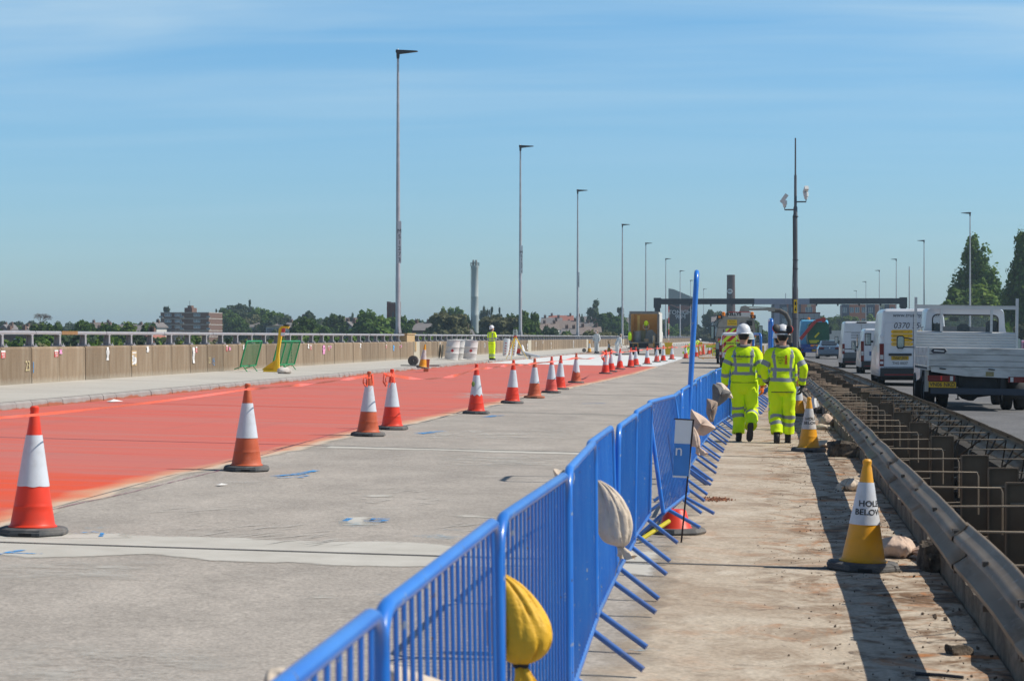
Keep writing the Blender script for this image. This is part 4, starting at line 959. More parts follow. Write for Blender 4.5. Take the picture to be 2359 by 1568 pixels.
# orange plastic tape strung over the cone tips
m_tape = mat('orange_tape', (.98, .15, .08), .35, var=.05); m_tape.node_tree.nodes['Principled BSDF'].inputs['Transmission Weight'].default_value = .0
def tape(pts, label, w=.03, tw=3.0, seed=0, zt=.975):
    P = []; 
    for (px, py, sag) in pts:
        P.append((G(px, py, zt) if sag >= 0 else G(px, py, -sag), max(sag, 0)))
    vs = []; k = 0; n = 26
    for i in range(len(P) - 1):
        a, b_, sg = P[i][0], P[i+1][0], P[i][1]
        for j in range(n + (1 if i == len(P) - 2 else 0)):
            u = j/n; p = a.lerp(b_, u); p.z -= sg*4*u*(1-u); an = tw*math.sin(u*PI)*math.sin(k*.23 + seed); d = (b_ - a).normalized(); up = Vector((0, 0, 1)); sd_ = d.cross(up).normalized()
            w_ = w*(1 + .1*math.sin(k*.7)); o_ = up*math.cos(an)*w_ + sd_*math.sin(an)*w_; vs += [tuple(p + o_), tuple(p - o_)]; k += 1
    b = MB(); b.add(vs, [(2*i, 2*i+1, 2*i+3, 2*i+2) for i in range(len(vs)//2 - 1)]); o = b.build('barrier_tape', m_tape, None, 80); return tag(o, label, 'tape', 'orange plastic tape strung along the cones')
tape([(-60, 966, .0), (62, 957, .0)], 'orange tape running off the left edge from the nearest red cone', .008, .3)
tape([(62, 957, .015), (570, 896, 0)], 'orange tape stretched between the nearest red cone and the faded cone', .0095, .5)
tape([(570, 896, .02), (845, 866, 0)], 'twisted orange tape between the faded cone and the close pair of cones', .016, 2.6, 1)
tape([(895, 862, .12), (1097, 849, .02), (1182, 838, .03), (1232, 836, .02), (1327, 824, .10), (1398, 812, 0)], 'sagging orange tape over the middle cones up to the big knot', .022, 2.2, 2)
tape([(1398, 813, .03), (1408, 809, .05), (1453, 808, .03), (1491, 803, .03), (1528, 800, .03), (1548, 799, .05), (1580, 797, .03), (1650, 792, 0)], 'orange tape over the far cones in front of the box truck', .03, 1.8, 3)
def knot(px, py, label, s=1.0, seed=0):
    p = G(px, py, .95); b = MB(); r_ = random.Random(seed)
    for i in range(5):
        a = r_.uniform(0, 6.28); ln = r_.uniform(.08, .16)*s; 
        pts = [Vector((.03*math.cos(a), -.03, .0)), Vector((ln*.5*math.cos(a), -.05, ln*.3)), Vector((ln*.6*math.cos(a), -.05, -ln*.6)), Vector((ln*.2*math.cos(a), -.04, -ln*1.1))]
        vs = []
        for j in range(13):
            u = j/12*3; k = min(int(u), 2); q_ = pts[k].lerp(pts[k+1], u - k); vs += [tuple(q_ + Vector((.006, .008, .008)) * s), tuple(q_ - Vector((.006, .008, .008))*s)]
        b.add(vs, [(2*j, 2*j+1, 2*j+3, 2*j+2) for j in range(12)])
    b.tube([(.036*math.cos(a), .036*math.sin(a), .01*math.sin(2*a)) for a in np.linspace(0, 2*PI, 16)], .009, 6); o = b.build('tape_knot', m_tape, None, 70); o.location = p
    return tag(o, label, 'tape')
knot(895, 862 + 3, 'bow of orange tape tied round the tip of the bright red cone', 1.2, 2)
knot(847, 869, 'loose loop of orange tape on the faded orange cone', 1.3, 4)
knot(1396, 814, 'big knot of orange tape on the left cone of the far group', 1.9, 6)
# litter
def litter(px, py, s_, label, off=0, seed=1):
    p = G(px, py, off); b = MB(); b.add([(-s_, -s_*.6, .006), (s_*.9, -s_*.5, .008), (s_*.3, s_*.7, .01), (-.6*s_, s_*.5, .006), (0, 0, s_*.28)], [(0, 1, 4), (1, 2, 4), (2, 3, 4), (3, 0, 4)])
    o = b.build('paper_scrap', m_paper, None, 0); o.location = (p.x, p.y, p.z + .01); o.rotation_euler[2] = seed; return tag(o, label, 'litter')
litter(262, 926, .20, 'crumpled white paper lying on the red coating by the kerb')
litter(510, 1119, .07, 'small white plastic scrap on the concrete right of the faded cone')
litter(516, 894, .07, 'tiny white scrap on the red coating left of the faded cone', seed=2)
# ------------------------------------------------------------------ median crash barrier
q = NM('weathered_galvanised', .62); q.b.inputs['Metallic'].default_value = .0; q.b.inputs['Specular IOR Level'].default_value = .2
c = q.mix(q.ramp(q.noise(1.6, 6, (3, .8, 1)), .35, .65), (.215, .165, .118), (.28, .225, .17))
c = q.mix(q.ramp(q.noise(2.3, 6, (4, .5, 4), .65), .55, .72, 0, .7), c, (.12, .085, .058))
c = q.mix(q.ramp(q.noise(.35, 4), .60, .68, 0, .45), c, (.22, .25, .06))
c = q.mix(q.ramp(q.noise(14, 5), .62, .72, 0, .5), c, (.40, .38, .35)); m_wb = q.done(c)
m_post = mat('brown_galvanised', (.15, .105, .068), .8, .0, var=.2, vs=4, dirt=(.08, .065, .05), dirt_amt=.6, dirt_s=3)
m_rod = mat('grey_rod', (.30, .245, .185), .6, .2, var=.15, vs=5)
m_bolt = mat('bolt_dark', (.10, .085, .07), .6, .4)
# W-profile, x towards the walkway (negative), z from the bottom edge up; real height .31
WP = [(.0, 0), (-.012, .012), (-.02, .028), (-.055, .052), (-.085, .066), (-.088, .092), (-.055, .112), (-.018, .136), (-.008, .156), (-.018, .176), (-.055, .20), (-.088, .220), (-.085, .246), (-.055, .262), (-.02, .286), (-.010, .302), (.0, .312)]
def wbeam(t, xf, zf, y0, y1, side=1, sec=3.2, seed=0, zb=.345, far=False):
    y = y0; k = 0; r = random.Random(seed)
    while y < y1:
        ln = sec + .16; n = 7; rings = []; sx = r.uniform(-.006, .006); back = .004 * (k % 2)
        for i in range(n):
            yy = y + ln*i/(n-1); w = .005*math.sin(yy*1.9 + seed) + .002*math.sin(yy*4.1)
            rings.append([(xf(yy) + cv(yy) + side*(px_ - .004*(k % 2)) + w + sx, yy, zf(yy) + zb + pz_ + .004*math.sin(yy*1.3 + seed)) for px_, pz_ in WP])
        b = MB(); b.loft(rings, cap=False, closed=False); o = b.build('beam_section', m_wb, t, 60)
        md = o.modifiers.new('thick', 'SOLIDIFY'); md.thickness = .004
        if yy < 60 and not far or y < 46:
            b = MB()
            for by, bz in ([(y + .05, .05), (y + .05, .262), (y + .13, .05), (y + .13, .262), (y + 1.6, .262), (y + 1.6, .05)]):
                x_ = xf(by) + cv(by) + side*-.066; b.box(x_ - .02, x_ + .008, by - .022, by + .022, zf(by) + zb + bz - .012, zf(by) + zb + bz + .012)
            tag(b.build('bolts', m_bolt, o, 0), kind='stuff')
        y += sec; k += 1
near = thing('crash_barrier', 'weathered grey corrugated steel beam barrier beside the walkway, nearest of the two', 'crash barrier')
wbeam(near, lambda y: MX(y) + .01, lambda y: zr(1.2), 2.2, 52, 1, seed=1)
farb = thing('crash_barrier', 'brown corrugated steel beam barrier edging the busy carriageway, seen from behind', 'crash barrier')
wbeam(farb, lambda y: MX(y) + 1.36, lambda y: zR(2.6, y) - .22, 2.2, 150, -1, seed=3, far=True)
# posts: broad dark plates standing in the pit, with tie rods running across to both beams
postys = [5.0, 8.4, 11.8, 13.5, 15.2, 16.9, 18.7, 22.3, 25.8, 29.3, 33.1, 36.4, 40.0, 43.4, 47, 50.5, 54, 58, 62, 66, 70, 76, 82, 88]
p0 = thing('barrier_post', 'brown steel post with a lipped face standing in the median pit', 'post', (0, 0, 0), 0, 'steel posts in the median pit')
b = MB(); b.box(-.11, .11, -.004, .004, -.42, .66); b.box(-.115, -.105, -.03, .07, -.42, .66); b.box(.105, .115, -.03, .07, -.42, .66); b.box(-.115, .115, -.02, .02, .655, .67); b.build('post_body', m_post, p0, 0)
b = MB(); b.tube([(-.085, -.012, .52), (.03, -.014, .522)], .006, 6); b.build('slot_bar', m_rod, p0)
lab = {}
for i, y in enumerate(postys):
    o = p0 if i == 0 else dup(p0); x = MX(y) + .68
    if y in (16.9,): x += .05
    o.location = (x + cv(y), y, zr(1.9)); o.rotation_euler[2] = rnd.uniform(-.04, .04)
    o['label'] = 'brown steel lipped post in the median pit, one of an even row'
# rods and lattice
def tie(y, full=True):
    t = thing('tie_rod', 'thin steel tie rod frame crossing the median pit between the two beams, one of many', 'tie rod', (0, 0, 0), 0, 'tie rods across the median')
    xa, xb = MX(y) + .03 + cv(y), MX(y) + 1.33 + cv(y); z = .615 + zr(1.5); dz = rnd.uniform(-.008, .008)
    b = MB(); xm0, xm1 = MX(y) + .56, MX(y) + .80
    b.tube([(xa, y, z), (xm0 - .01, y, z + dz), (xm0, y, z + dz - .03), (xm0, y, .25)], .0065, 6); b.tube([(xm1, y, .25), (xm1, y, z + dz - .03), (xm1 + .01, y, z + dz), (xb, y + .02, z + dz)], .0065, 6)
    b.build('upper_rod', m_rod, t, 60)
    b = MB(); b.tube([(xa + .36, y + .03, .06), (xb, y + .03, .10)], .007, 6); b.build('lower_rod', m_rod, t, 60)
    b = MB(); m1 = y + .85
    b.tube([(xa + .02, y, z), (xa + .34, m1 - .3, .20), (xm0, m1, .02)], .008, 6); b.tube([(xb, y, z), (xm1, m1, .05)], .008, 6); b.tube([(xb, y, z), (xb - .04, y + .3, .1)], .008, 6); b.tube([(xb, y, z), (xb - .4, y + .8, .15)], .008, 6)
    b.tube([(xb, y + .8, z), (xb - .35, y + .1, .05)], .009, 6); 
    b.build('brace', m_bolt, t, 60); return t
y = 6.6
while y < 46: tie(y); y += 1.75
# reinforcing mesh further on
rebar = thing('rebar_cage', 'rusty reinforcing bar mesh filling the median beyond the end of the beam', 'rebar')
b = MB(); m_rebar = mat('rusty_rebar', (.19, .14, .10), .8, var=.3)
y = 36.0
while y < 95:
    xa, xb = MX(y) + .2 + cv(y), MX(y) + 1.5 + cv(y); z = .28 + .06*math.sin(y*.3); b.tube([(xa, y, z), (xb, y, z + rnd.uniform(-.02, .02))], .009, 5)
    if rnd.random() < .8: b.tube([(xa + rnd.uniform(0, .3), y, z + .2), (xb - rnd.uniform(0, .6), y + .05, z + .2)], .008, 5)
    y += .32
tag(b.build('cross_bars', m_rebar, rebar, 60), kind='stuff')
b = MB()
for k in range(260):
    y = 33 + 50*rnd.random()**1.2; x = MX(y) + rnd.uniform(.15, 1.45) + cv(y); b.tube([(x, y, -.4), (x + rnd.uniform(-.02, .02), y, rnd.uniform(.3, .62))], .008, 5)
tag(b.build('upright_bars', m_rebar, rebar, 60), kind='stuff')
b = MB()
for k in range(7):
    xo = .25 + .2*k; b.tube([(MX(y) + xo + cv(y), y, .29) for y in range(36, 96, 6)], .008, 5)
b.build('long_bars', m_rebar, rebar, 60)
rocks('rubble', 1400, lambda r: (lambda y: (MX(y) + r.uniform(.2, 1.55) + cv(y), y, -.36 + .5*min((y - 38)/40, .7) + r.uniform(-.02, .1)))(38 + 70*r.random()), .03, .10, m_lump, 14)
b = MB(); nyy = 60
rings = [[(MX(y) + .2 + 1.35*i/7 + cv(y), y, -.38 + .5*min(max((y - 38)/40, 0), .7) + .09*noise.noise(Vector((i*1.1, y*.9, 3)))) for i in range(8)] for y in np.linspace(37, 260, 160)]
b.loft(rings, cap=False, closed=False); struct(b.build('earth_fill', m_pit, None, 60))
# grey trunk of demolished kerb rubble by the near beam
# CCTV mast
m_mast = mat('mast_paint', (.105, .11, .125), .5, .2, var=.25, vs=3, dirt=(.20, .19, .18), dirt_amt=.4, stretch=(1, 1, .4))
pt = W(1830.5, 318, 90); t = thing('camera_mast', 'tall dark grey mast with two white cameras on side arms, in the median', 'camera mast', (pt.x + .04, 90, -.2)); h = pt.z + .2
zz = lambda py: W(1831, py, 90).z + .2
b = MB(); b.lathe([(.115, 0), (.115, zz(668)), (.095, zz(658)), (.09, zz(560)), (.085, zz(478)), (.06, zz(475)), (.055, zz(405)), (.038, zz(402)), (.030, h)], 14); b.build('pole', m_mast, t)
b = MB()
for py in (700, 735, 600, 620, 500): b.lathe([(.12, zz(py)), (.125, zz(py) + .02), (.12, zz(py) + .04)], 12)
b.tube([(-.10, -.06, .3), (-.12, -.06, zz(660)), (-.09, -.05, zz(600)), (-.1, -.05, zz(500)), (-.04, -.03, zz(485))], .018, 6); b.build('cable_and_bands', m_dark, t)
b = MB(); b.box(-.07, .07, -.135, -.12, zz(721) , zz(690)); b.build('warning_plate', mat('yellow_plate', (.78, .50, .02)), t, 0); 
b = MB(); b.prism([(-.04, zz(716)), (.04, zz(716)), (0, zz(706))], -.139, -.136); b.box(-.035, .035, -.139, -.136, zz(703), zz(695)); b.build('warning_mark', m_ink, t, 0)
m_camw = mat('camera_white', (.66, .66, .64), .45, var=.06)
def camhead(px, py, tiltm, arm_py, label):
    x = W(px, py, 90).x - t.location.x; z0 = zz(arm_py)
    b = MB(); b.tube([(0, 0, z0), (x, 0, z0), (x, 0, z0 + .12)], .03, 8); a_ = b.build('camera_arm', m_mast, t, 50)
    b = MB(); b.lathe([(.055, z0 + .1), (.07, z0 + .14), (.07, z0 + .2), (.10, z0 + .22), (.10, z0 + .38), (.05, z0 + .4)], 12, 0, T4((x, 0, 0)))
    b.box(-.08, .08, -.24, .17, -.075, .085, 0, T4((x, 0, z0 + .50)) @ tiltm); o = b.build('camera_head', m_camw, a_, 40)
    b = MB(); b.lathe([(.055, -.235), (.055, -.225)], 12, 0, T4((x, 0, z0 + .50)) @ tiltm @ RX(PI/2) @ T4((0, 0, .47))); b.build('lens', m_ink, a_)
camhead(1808, 465, RY(-.95) @ RZ(-PI/2), 483, ''); camhead(1857, 447, RZ(PI + .2) @ RX(.55), 465, '')
# gantry
m_gan = mat('gantry_paint', (.035, .042, .055), .6, .1, var=.2, vs=.6)
m_gan2 = mat('gantry_pale_panel', (.24, .265, .34), .6, .1, var=.06)
Y_ = 296; a = W(1508, 688, Y_); b1 = W(2088, 688, Y_); bz = W(1508, 701, Y_).z
t = thing('gantry', 'long dark sign gantry spanning both carriageways in the distance, pale in the middle', 'gantry', (0, Y_, 0))
b = MB(); x1, x2, x3 = a.x, W(1738, 690, Y_).x, W(1865, 690, Y_).x
b.box(a.x, x2, -.6, .6, bz, a.z); b.box(x3, b1.x, -.6, .6, bz, a.z); b.build('beam', m_gan, t, 0)
b = MB(); b.box(x2 + .004, x3 - .004, -.62, .62, bz - .02, a.z - .02); b.build('middle_beam', m_gan2, t, 0)
for x in (a.x + .4, b1.x - .4): b = MB(); b.box(x - .38, x + .38, -.4, .4, -.5, bz); b.box(x - .5, x + .5, -.62, .62, bz - .5, a.z + .12); b.build('leg', m_gan, t, 0)
xm = W(1790, 690, Y_).x; MB().box(xm - .35, xm + .35, -.4, .4, -.5, bz).build('middle_leg', m_gan2, t, 0)
b = MB()
for k in range(12): xx = a.x + 2 + k*2.9; b.box(xx - .1, xx + .1, -.3, .3, bz - .25, bz - .003)
tag(b.build('brackets', m_gan, t, 0), kind='stuff')
for px in (1810, 1828): x = W(px, 690, Y_).x; MB().tube([(x, -.7, bz + .3), (x, -.7, a.z + .7)], .05, 6).build('aerial', m_gan2, t)
# ------------------------------------------------------------------ trees and town
def leafmat(name, a, b_, v=.35):
    q = NM(name, .7); gi = q.n.new('ShaderNodeNewGeometry'); oi = q.n.new('ShaderNodeObjectInfo')
    c = q.mix(q.ramp(gi.outputs['Random Per Island'], .1, .9), a, b_); c = q.mix(1.0, c, q.ramp(q.noise(.35, 4), .3, .7, 1 - v, 1 + v), 'MULTIPLY')
    c = q.mix(1.0, c, q.ramp(oi.outputs['Random'], 0, 1, .75, 1.25), 'MULTIPLY')
    q.b.inputs['Specular IOR Level'].default_value = .2
    tr = q.n.new('ShaderNodeBsdfTranslucent'); mx = q.n.new('ShaderNodeMixShader'); mx.inputs[0].default_value = .34
    q.l.new(c, tr.inputs[0]); q.done(c); out = q.n['Material Output']; q.l.new(q.b.outputs[0], mx.inputs[1]); q.l.new(tr.outputs[0], mx.inputs[2]); q.l.new(mx.outputs[0], out.inputs[0]); return q.m
m_l1 = leafmat('leaf_green', (.055, .115, .018), (.11, .18, .03)); m_l2 = leafmat('leaf_dark', (.025, .055, .02), (.05, .09, .03)); m_l3 = leafmat('leaf_bright', (.10, .17, .02), (.18, .26, .04))
m_l4 = leafmat('leaf_olive', (.12, .13, .06), (.20, .20, .10)); m_l5 = leafmat('leaf_grey_green', (.055, .09, .045), (.10, .14, .075)); m_l6 = leafmat('blossom_cream', (.20, .22, .13), (.36, .36, .26))
m_bark = mat('bark', (.13, .10, .075), .9, var=.3)
def crown_mesh(kind, seed, n=2600, leaf=.34):
    """leaf quads clustered on lumps spread through the crown's volume; unit crown: radius 1, height 0..2"""
    g = np.random.default_rng(seed); ncl = {'round': 60, 'poplar': 170, 'conifer': 60, 'bush': 36, 'column': 34}[kind]
    cs = []; rs = []
    while len(cs) < ncl:
        p = g.uniform(-1, 1, 3)
        z = (p[2] + 1) / 2
        if kind in ('round', 'bush'): lim = math.sqrt(max(0, 1 - (p[2]*.96)**2)) * (1.0 if z > .25 else .72 + z); 
        elif kind == 'poplar': lim = (min(1, z/.30)**.6 if z < .3 else (1 - ((z - .3)/.72)**2.1)) * .92 + .03
        elif kind == 'column': lim = math.sin(min(1, z*1.02)*PI)**.55 * .8 + .1
        else: lim = (1 - z)**.9 * .85 + .06
        rr = math.hypot(p[0], p[1])
        if rr < lim * .98 and (rr > lim*.35 or g.random() < .4):
            cs.append((p[0]*.86, p[1]*.86, z*1.84 + .08)); rs.append(g.uniform(.13, .30) if kind != 'conifer' else g.uniform(.08, .18))
    cs = np.array(cs); rs = np.array(rs)
    idx = g.integers(0, ncl, n); d = g.normal(size=(n, 3)); d /= np.linalg.norm(d, axis=1)[:, None]
    zs = {'poplar': .42, 'column': .42, 'conifer': .5}.get(kind, .9); rad = rs[idx] * g.uniform(.45, 1.12, n)**.6; P = cs[idx] + d * rad[:, None] * np.array([1, 1, .85*zs + .1])
    P += g.normal(size=(n, 3)) * .03
    nrm = d + g.normal(size=(n, 3))*.55; nrm[:, 2] += .25; nrm /= np.linalg.norm(nrm, axis=1)[:, None]
    t1 = np.cross(nrm, g.normal(size=(n, 3))); t1 /= np.linalg.norm(t1, axis=1)[:, None]; t2 = np.cross(nrm, t1)
    sz = leaf * g.uniform(.09, .24, n)
    V = np.empty((n, 4, 3)); 
    for k, (a, b_) in enumerate(((-1, -.7), (1, -.4), (.8, .9), (-.7, .8))): V[:, k] = P + t1*(sz*a)[:, None] + t2*(sz*b_)[:, None]
    V[:, :, 2] = P[:, None, 2] + (V[:, :, 2] - P[:, None, 2]) * zs
    me = bpy.data.meshes.new('crown'); me.vertices.add(n*4); me.vertices.foreach_set('co', V.reshape(-1))
    me.loops.add(n*4); me.loops.foreach_set('vertex_index', np.arange(n*4, dtype=np.int32)); me.polygons.add(n); me.polygons.foreach_set('loop_start', np.arange(0, n*4, 4, dtype=np.int32)); me.update(); me.validate()
    return me
def trunk_mesh(seed, kind):
    r = random.Random(seed); b = MB(); hh = 1.1 if kind in ('round', 'bush') else 1.8
    b.tube([(0, 0, -1.8), (.01, 0, -.5), (.02, .01, 0), (0, .03, hh*.6), (.02, 0, hh)], [.09, .07, .055, .04, .012], 8)
    for i in range(12):
        z = r.uniform(-.15, hh*.85); a = r.uniform(0, 6.28); l = r.uniform(.4, .75) * (1 if kind in ('round', 'bush') else .5)
        b.tube([(0, 0, z), (l*.5*math.cos(a), l*.5*math.sin(a), z + l*.35), (l*math.cos(a), l*math.sin(a), z + l*.85)], [.026, .017, .005], 5)
    me_o = b.build('trunk', m_bark); me = me_o.data; bpy.data.objects.remove(me_o); return me
TM = {}
def clear_of_deck(px, Y_, r=3.0):      # nothing may grow through the viaduct
    for _ in range(80):
        x = W(px, 776, Y_).x - cv(Y_)
        if x < -19.0 - r or x > 26.5 + r or Y_ > 575: return Y_
        Y_ *= 1.03
    return Y_
def tmpl(kind, v, mt):
    k = (kind, v, mt.name)
    if k not in TM:
        base = ('m', kind, v)
        if base not in TM: TM[base] = (crown_mesh(kind, v*7 + 3, {'round': 6500, 'poplar': 24000, 'conifer': 4200, 'bush': 3600, 'column': 5200}[kind], .46 if kind != 'poplar' else .27), trunk_mesh(v, kind))
        me = TM[base][0].copy(); me.materials.append(mt); tm = TM[base][1]; TM[k] = (me, tm)
    return TM[k]
tcount = 0
def tree(px, py_top, wpx, Y_, kind, mt, label, group=None, v=None, zbase=None, cr=None):
    if kind == 'round': wpx *= 1.3; py_top += 1.5
    """px,py_top = tip on the picture, wpx = crown width in px"""
    global tcount
    tcount += 1; v = (tcount % 4) if v is None else v; Y_ = clear_of_deck(px, Y_, wpx * Y_ / FD / 2); s = FD / Y_; top = W(px, py_top, Y_); w = wpx / s; gz = landz(top.x, Y_) if zbase is None else zbase
    ht = top.z - gz; ratio = {'round': .78, 'bush': .9, 'poplar': .93, 'conifer': .93, 'column': .92}[kind]
    chh = ht * ratio if cr is None else cr
    if kind in ('round', 'bush') : chh = max(min(chh, w * 1.15), ht * .5)
    me, tm = tmpl(kind, v, mt)
    t = thing({'round': 'broadleaf_tree', 'bush': 'bush', 'poplar': 'poplar_tree', 'conifer': 'conifer_tree', 'column': 'poplar_tree'}[kind], label, 'tree' if kind != 'bush' else 'bush', (top.x, Y_, gz), rnd.uniform(0, 6.28), group)
    c = bpy.data.objects.new('crown', me); COL.objects.link(c); c.parent = t; c.location = (0, 0, ht - chh*.99); c.scale = (w*(.56 if kind != 'poplar' else .66), w*(.56 if kind != 'poplar' else .66), chh/2)
    k = bpy.data.objects.new('trunk', tm); COL.objects.link(k); k.parent = t; k.location = c.location; sc_ = max(w*.5, .5); k.scale = (sc_*.8, sc_*.8, chh/2); return t
G1 = 'trees of the wood and gardens beyond the parapet'
# named skyline trees on the left (px, top, width, distance, kind, material, label)
for a in (
 (97, 714, 44, 520, 'round', None, 'bare leafless tree with a rounded dome on the left skyline'),
 (67, 732, 18, 500, 'conifer', m_l2, 'small dark conifer left of the bare tree'),
 (384, 703, 30, 560, 'column', m_l5, 'tall narrow poplar rising behind the block of flats'),
 (576, 686, 17, 600, 'column', m_l5, 'thin pointed poplar rising from the highest wood left of the lamp columns'),
 (498, 712, 26, 560, 'conifer', m_l2, 'dark conifer at the left side of the highest wood, beside the flats'),
 (632, 712, 18, 560, 'conifer', m_l2, 'small dark fir above the pale terrace, right of the highest wood'),
 (548, 699, 44, 560, 'round', m_l5, 'big rounded greyish tree at the top of the wood right of the flats'),
 (596, 705, 50, 560, 'round', m_l1, 'big green tree at the top of the wood, right of the thin poplar'),
 (518, 708, 40, 540, 'round', m_l1, 'mid green tree on the wood crest nearest the flats'),
 (707, 716, 44, 480, 'round', m_l5, 'grey-green tree standing above the lighter tree near the yellow stand'),
 (700, 730, 56, 330, 'round', m_l1, 'lighter green tree just right of the yellow stand'),
 (768, 719, 46, 420, 'round', m_l1, 'dark rounded tree halfway between the yellow stand and the church tower'),
 (810, 708, 22, 560, 'column', m_l5, 'twin-topped poplar left of the large wood by the church'),
 (852, 716, 86, 360, 'round', m_l1, 'largest green tree left of the church tower'),
 (884, 726, 50, 380, 'round', m_l3, 'yellowish green tree at the foot of the church tower'),
 (925, 724, 50, 380, 'round', m_l1, 'green tree behind the first lamp column'),
 (1052, 706, 28, 500, 'round', m_l1, 'dark tree left of the steel chimney, highest there'),
 (1028, 707, 26, 500, 'round', m_l3, 'small bright tree top second left of the steel chimney'),
 (1030, 718, 74, 330, 'round', m_l4, 'brownish olive tree left of the steel chimney'),
 (1070, 721, 30, 420, 'round', m_l1, 'green tree touching the left side of the steel chimney'),
 (1114, 690, 24, 560, 'column', m_l5, 'tallest of three dark poplars right of the steel chimney'),
 (1126, 702, 16, 560, 'column', m_l5, 'poplar joined to the tallest one right of the steel chimney'),
 (1133, 704, 15, 560, 'column', m_l2, 'middle one of the dark poplars right of the steel chimney'),
 (1152, 704, 13, 560, 'column', m_l2, 'right-hand, slimmest of the dark poplars near the steel chimney'),
 (1212, 716, 52, 340, 'round', m_l1, 'dense green tree behind the second lamp column'),
 (1180, 724, 44, 360, 'round', m_l1, 'green tree left of the second lamp column'),
 (1150, 726, 80, 340, 'round', m_l4, 'olive tree clump under the dark poplars'),
 (1369, 686, 40, 560, 'column', m_l5, 'broad tall poplar right of the third lamp column'),
 (1341, 712, 13, 600, 'column', m_l2, 'tiny pointed poplar just right of the third lamp column'),
 (1428, 696, 26, 560, 'column', m_l5, 'tall poplar behind the fourth lamp column'),
 (1398, 718, 40, 520, 'round', m_l1, 'rounded tree between the two tall poplars'),
 (1420, 724, 40, 500, 'round', m_l1, 'green tree under the poplar at the fourth lamp column'),
 (1640, 712, 34, 520, 'round', m_l5, 'hazy grey-green tree left of the brick chimney'),
 (1672, 716, 30, 560, 'round', m_l5, 'hazy tree at the foot of the brick chimney')):
    if a[5] is None: continue
    tree(*a[:7], group=None if a[4] in ('column', 'conifer') else None)
# bare dome tree: branches only
def bare_tree(px, py, wpx, Y_, label, seed):
    s = FD / Y_; top = W(px, py, Y_); w = wpx / s; gz = landz(top.x, Y_); t = thing('bare_tree', label, 'tree', (top.x, Y_, gz)); h = top.z - gz; r = random.Random(seed); b = MB()
    zf = h - w*.75; b.tube([(0, 0, 0), (0, 0, zf)], [w*.05, w*.03], 8); b.build('trunk', m_bark, t); b = MB()
    def grow(p, d, l, rad, k):
        q_ = p + d*l; b.tube([p, p.lerp(q_, .5) + Vector((r.uniform(-1, 1), r.uniform(-1, 1), 0))*l*.06, q_], [rad, rad*.85, rad*.7], 4, cap=False)
        if k == 0: return
        for i in range(3 if k > 2 else 4):
            nd = (d + Vector((r.gauss(0, .5), r.gauss(0, .5), r.gauss(0, .28) + .05))).normalized(); grow(q_, nd, l*r.uniform(.62, .8), rad*.62, k - 1)
    for i in range(7):
        a = i*.9; grow(Vector((0, 0, zf - .2)), Vector((math.cos(a)*.9, math.sin(a)*.9, r.uniform(.5, 1.2))).normalized(), w*.2, w*.014, 5)
    b.build('branches', mat('twig_brown', (.16, .125, .10), .9), t, 0)
bare_tree(97, 710, 44, 430, 'bare leafless tree with a rounded dome on the left skyline', 3)
bare_tree(607, 728, 10, 500, 'tiny bare tree beside the small dark fir', 4)
# masses: individually built trees filling the slope (distance bands)
rt_ = random.Random(11); kinds = [m_l1, m_l1, m_l1, m_l5, m_l3, m_l4, m_l2]
def band(n, x0, x1, y0, y1, Y0, Y1, w0, w1, label, mts=kinds, group=G1):
    for i in range(n):
        px = x0 + (x1 - x0) * (i + rt_.uniform(-.4, .4) + .5) / n; tree(px, rt_.uniform(y0, y1), rt_.uniform(w0, w1), rt_.uniform(Y0, Y1), 'round', rt_.choice(mts), label, group)
band(34, -40, 500, 737, 752, 540, 640, 26, 44, 'distant green tree top on the skyline left of the flats')
band(22, 480, 660, 716, 742, 480, 600, 34, 56, 'green tree of the high wood between the flats and the pale terrace', [m_l1, m_l5, m_l1, m_l4])
band(10, -30, 340, 748, 764, 300, 400, 40, 62, 'leafy tree among the roofs left of the flats')
band(20, 640, 1420, 746, 766, 300, 420, 36, 60, 'leafy tree among the houses between the yellow stand and the box truck')
band(18, 640, 1100, 728, 742, 560, 680, 28, 46, 'skyline tree between the yellow stand and the steel chimney')
band(10, 1100, 1200, 728, 748, 400, 560, 34, 50, 'tree of the olive wood right of the steel chimney', [m_l4, m_l1, m_l5])
band(58, -60, 1460, 768, 784, 170, 280, 56, 92, 'leafy tree of the green belt just below the handrail')
band(26, -60, 1460, 786, 800, 110, 150, 80, 120, 'bushy tree close under the parapet, seen between the rail posts', [m_l1, m_l3, m_l4])
band(16, 1440, 1760, 732, 756, 520, 640, 26, 40, 'hazy tree behind the works vehicles on the bend', [m_l5, m_l1])
band(16, 1560, 1760, 756, 775, 240, 330, 34, 60, 'green tree beside the road on the bend', [m_l1, m_l5, m_l4])
band(18, 1850, 2160, 722, 745, 430, 560, 30, 48, 'green tree between the two blue and orange blocks', [m_l1, m_l3, m_l1])
band(12, 1880, 2160, 752, 775, 240, 320, 40, 70, 'roadside tree behind the row of vans', [m_l4, m_l1])
band(10, 2120, 2380, 738, 760, 200, 300, 60, 100, 'bushy tree seen through the cab window of the flatbed truck', [m_l1, m_l4, m_l3])
for px, py in ((98, 742), (130, 746), (190, 738), (246, 740), (292, 742), (338, 746)):
    tree(px, py, 60, 290, 'round', m_l1 if px % 4 else m_l3, 'large leafy tree above the handrail left of the flats', G1)
tree(2245, 526, 118, 330, 'poplar', m_l1, 'big dense poplar on the right behind the lamp column', v=1)
tree(2362, 514, 100, 300, 'poplar', m_l1, 'big poplar cut off by the right edge of the picture', v=2)
tree(2262, 640, 150, 315, 'poplar', m_l3, 'brighter green lower tree in front of the big poplar', v=3)
tree(2215, 668, 84, 322, 'round', m_l1, 'lower spreading tree at the foot of the big poplar, left side')

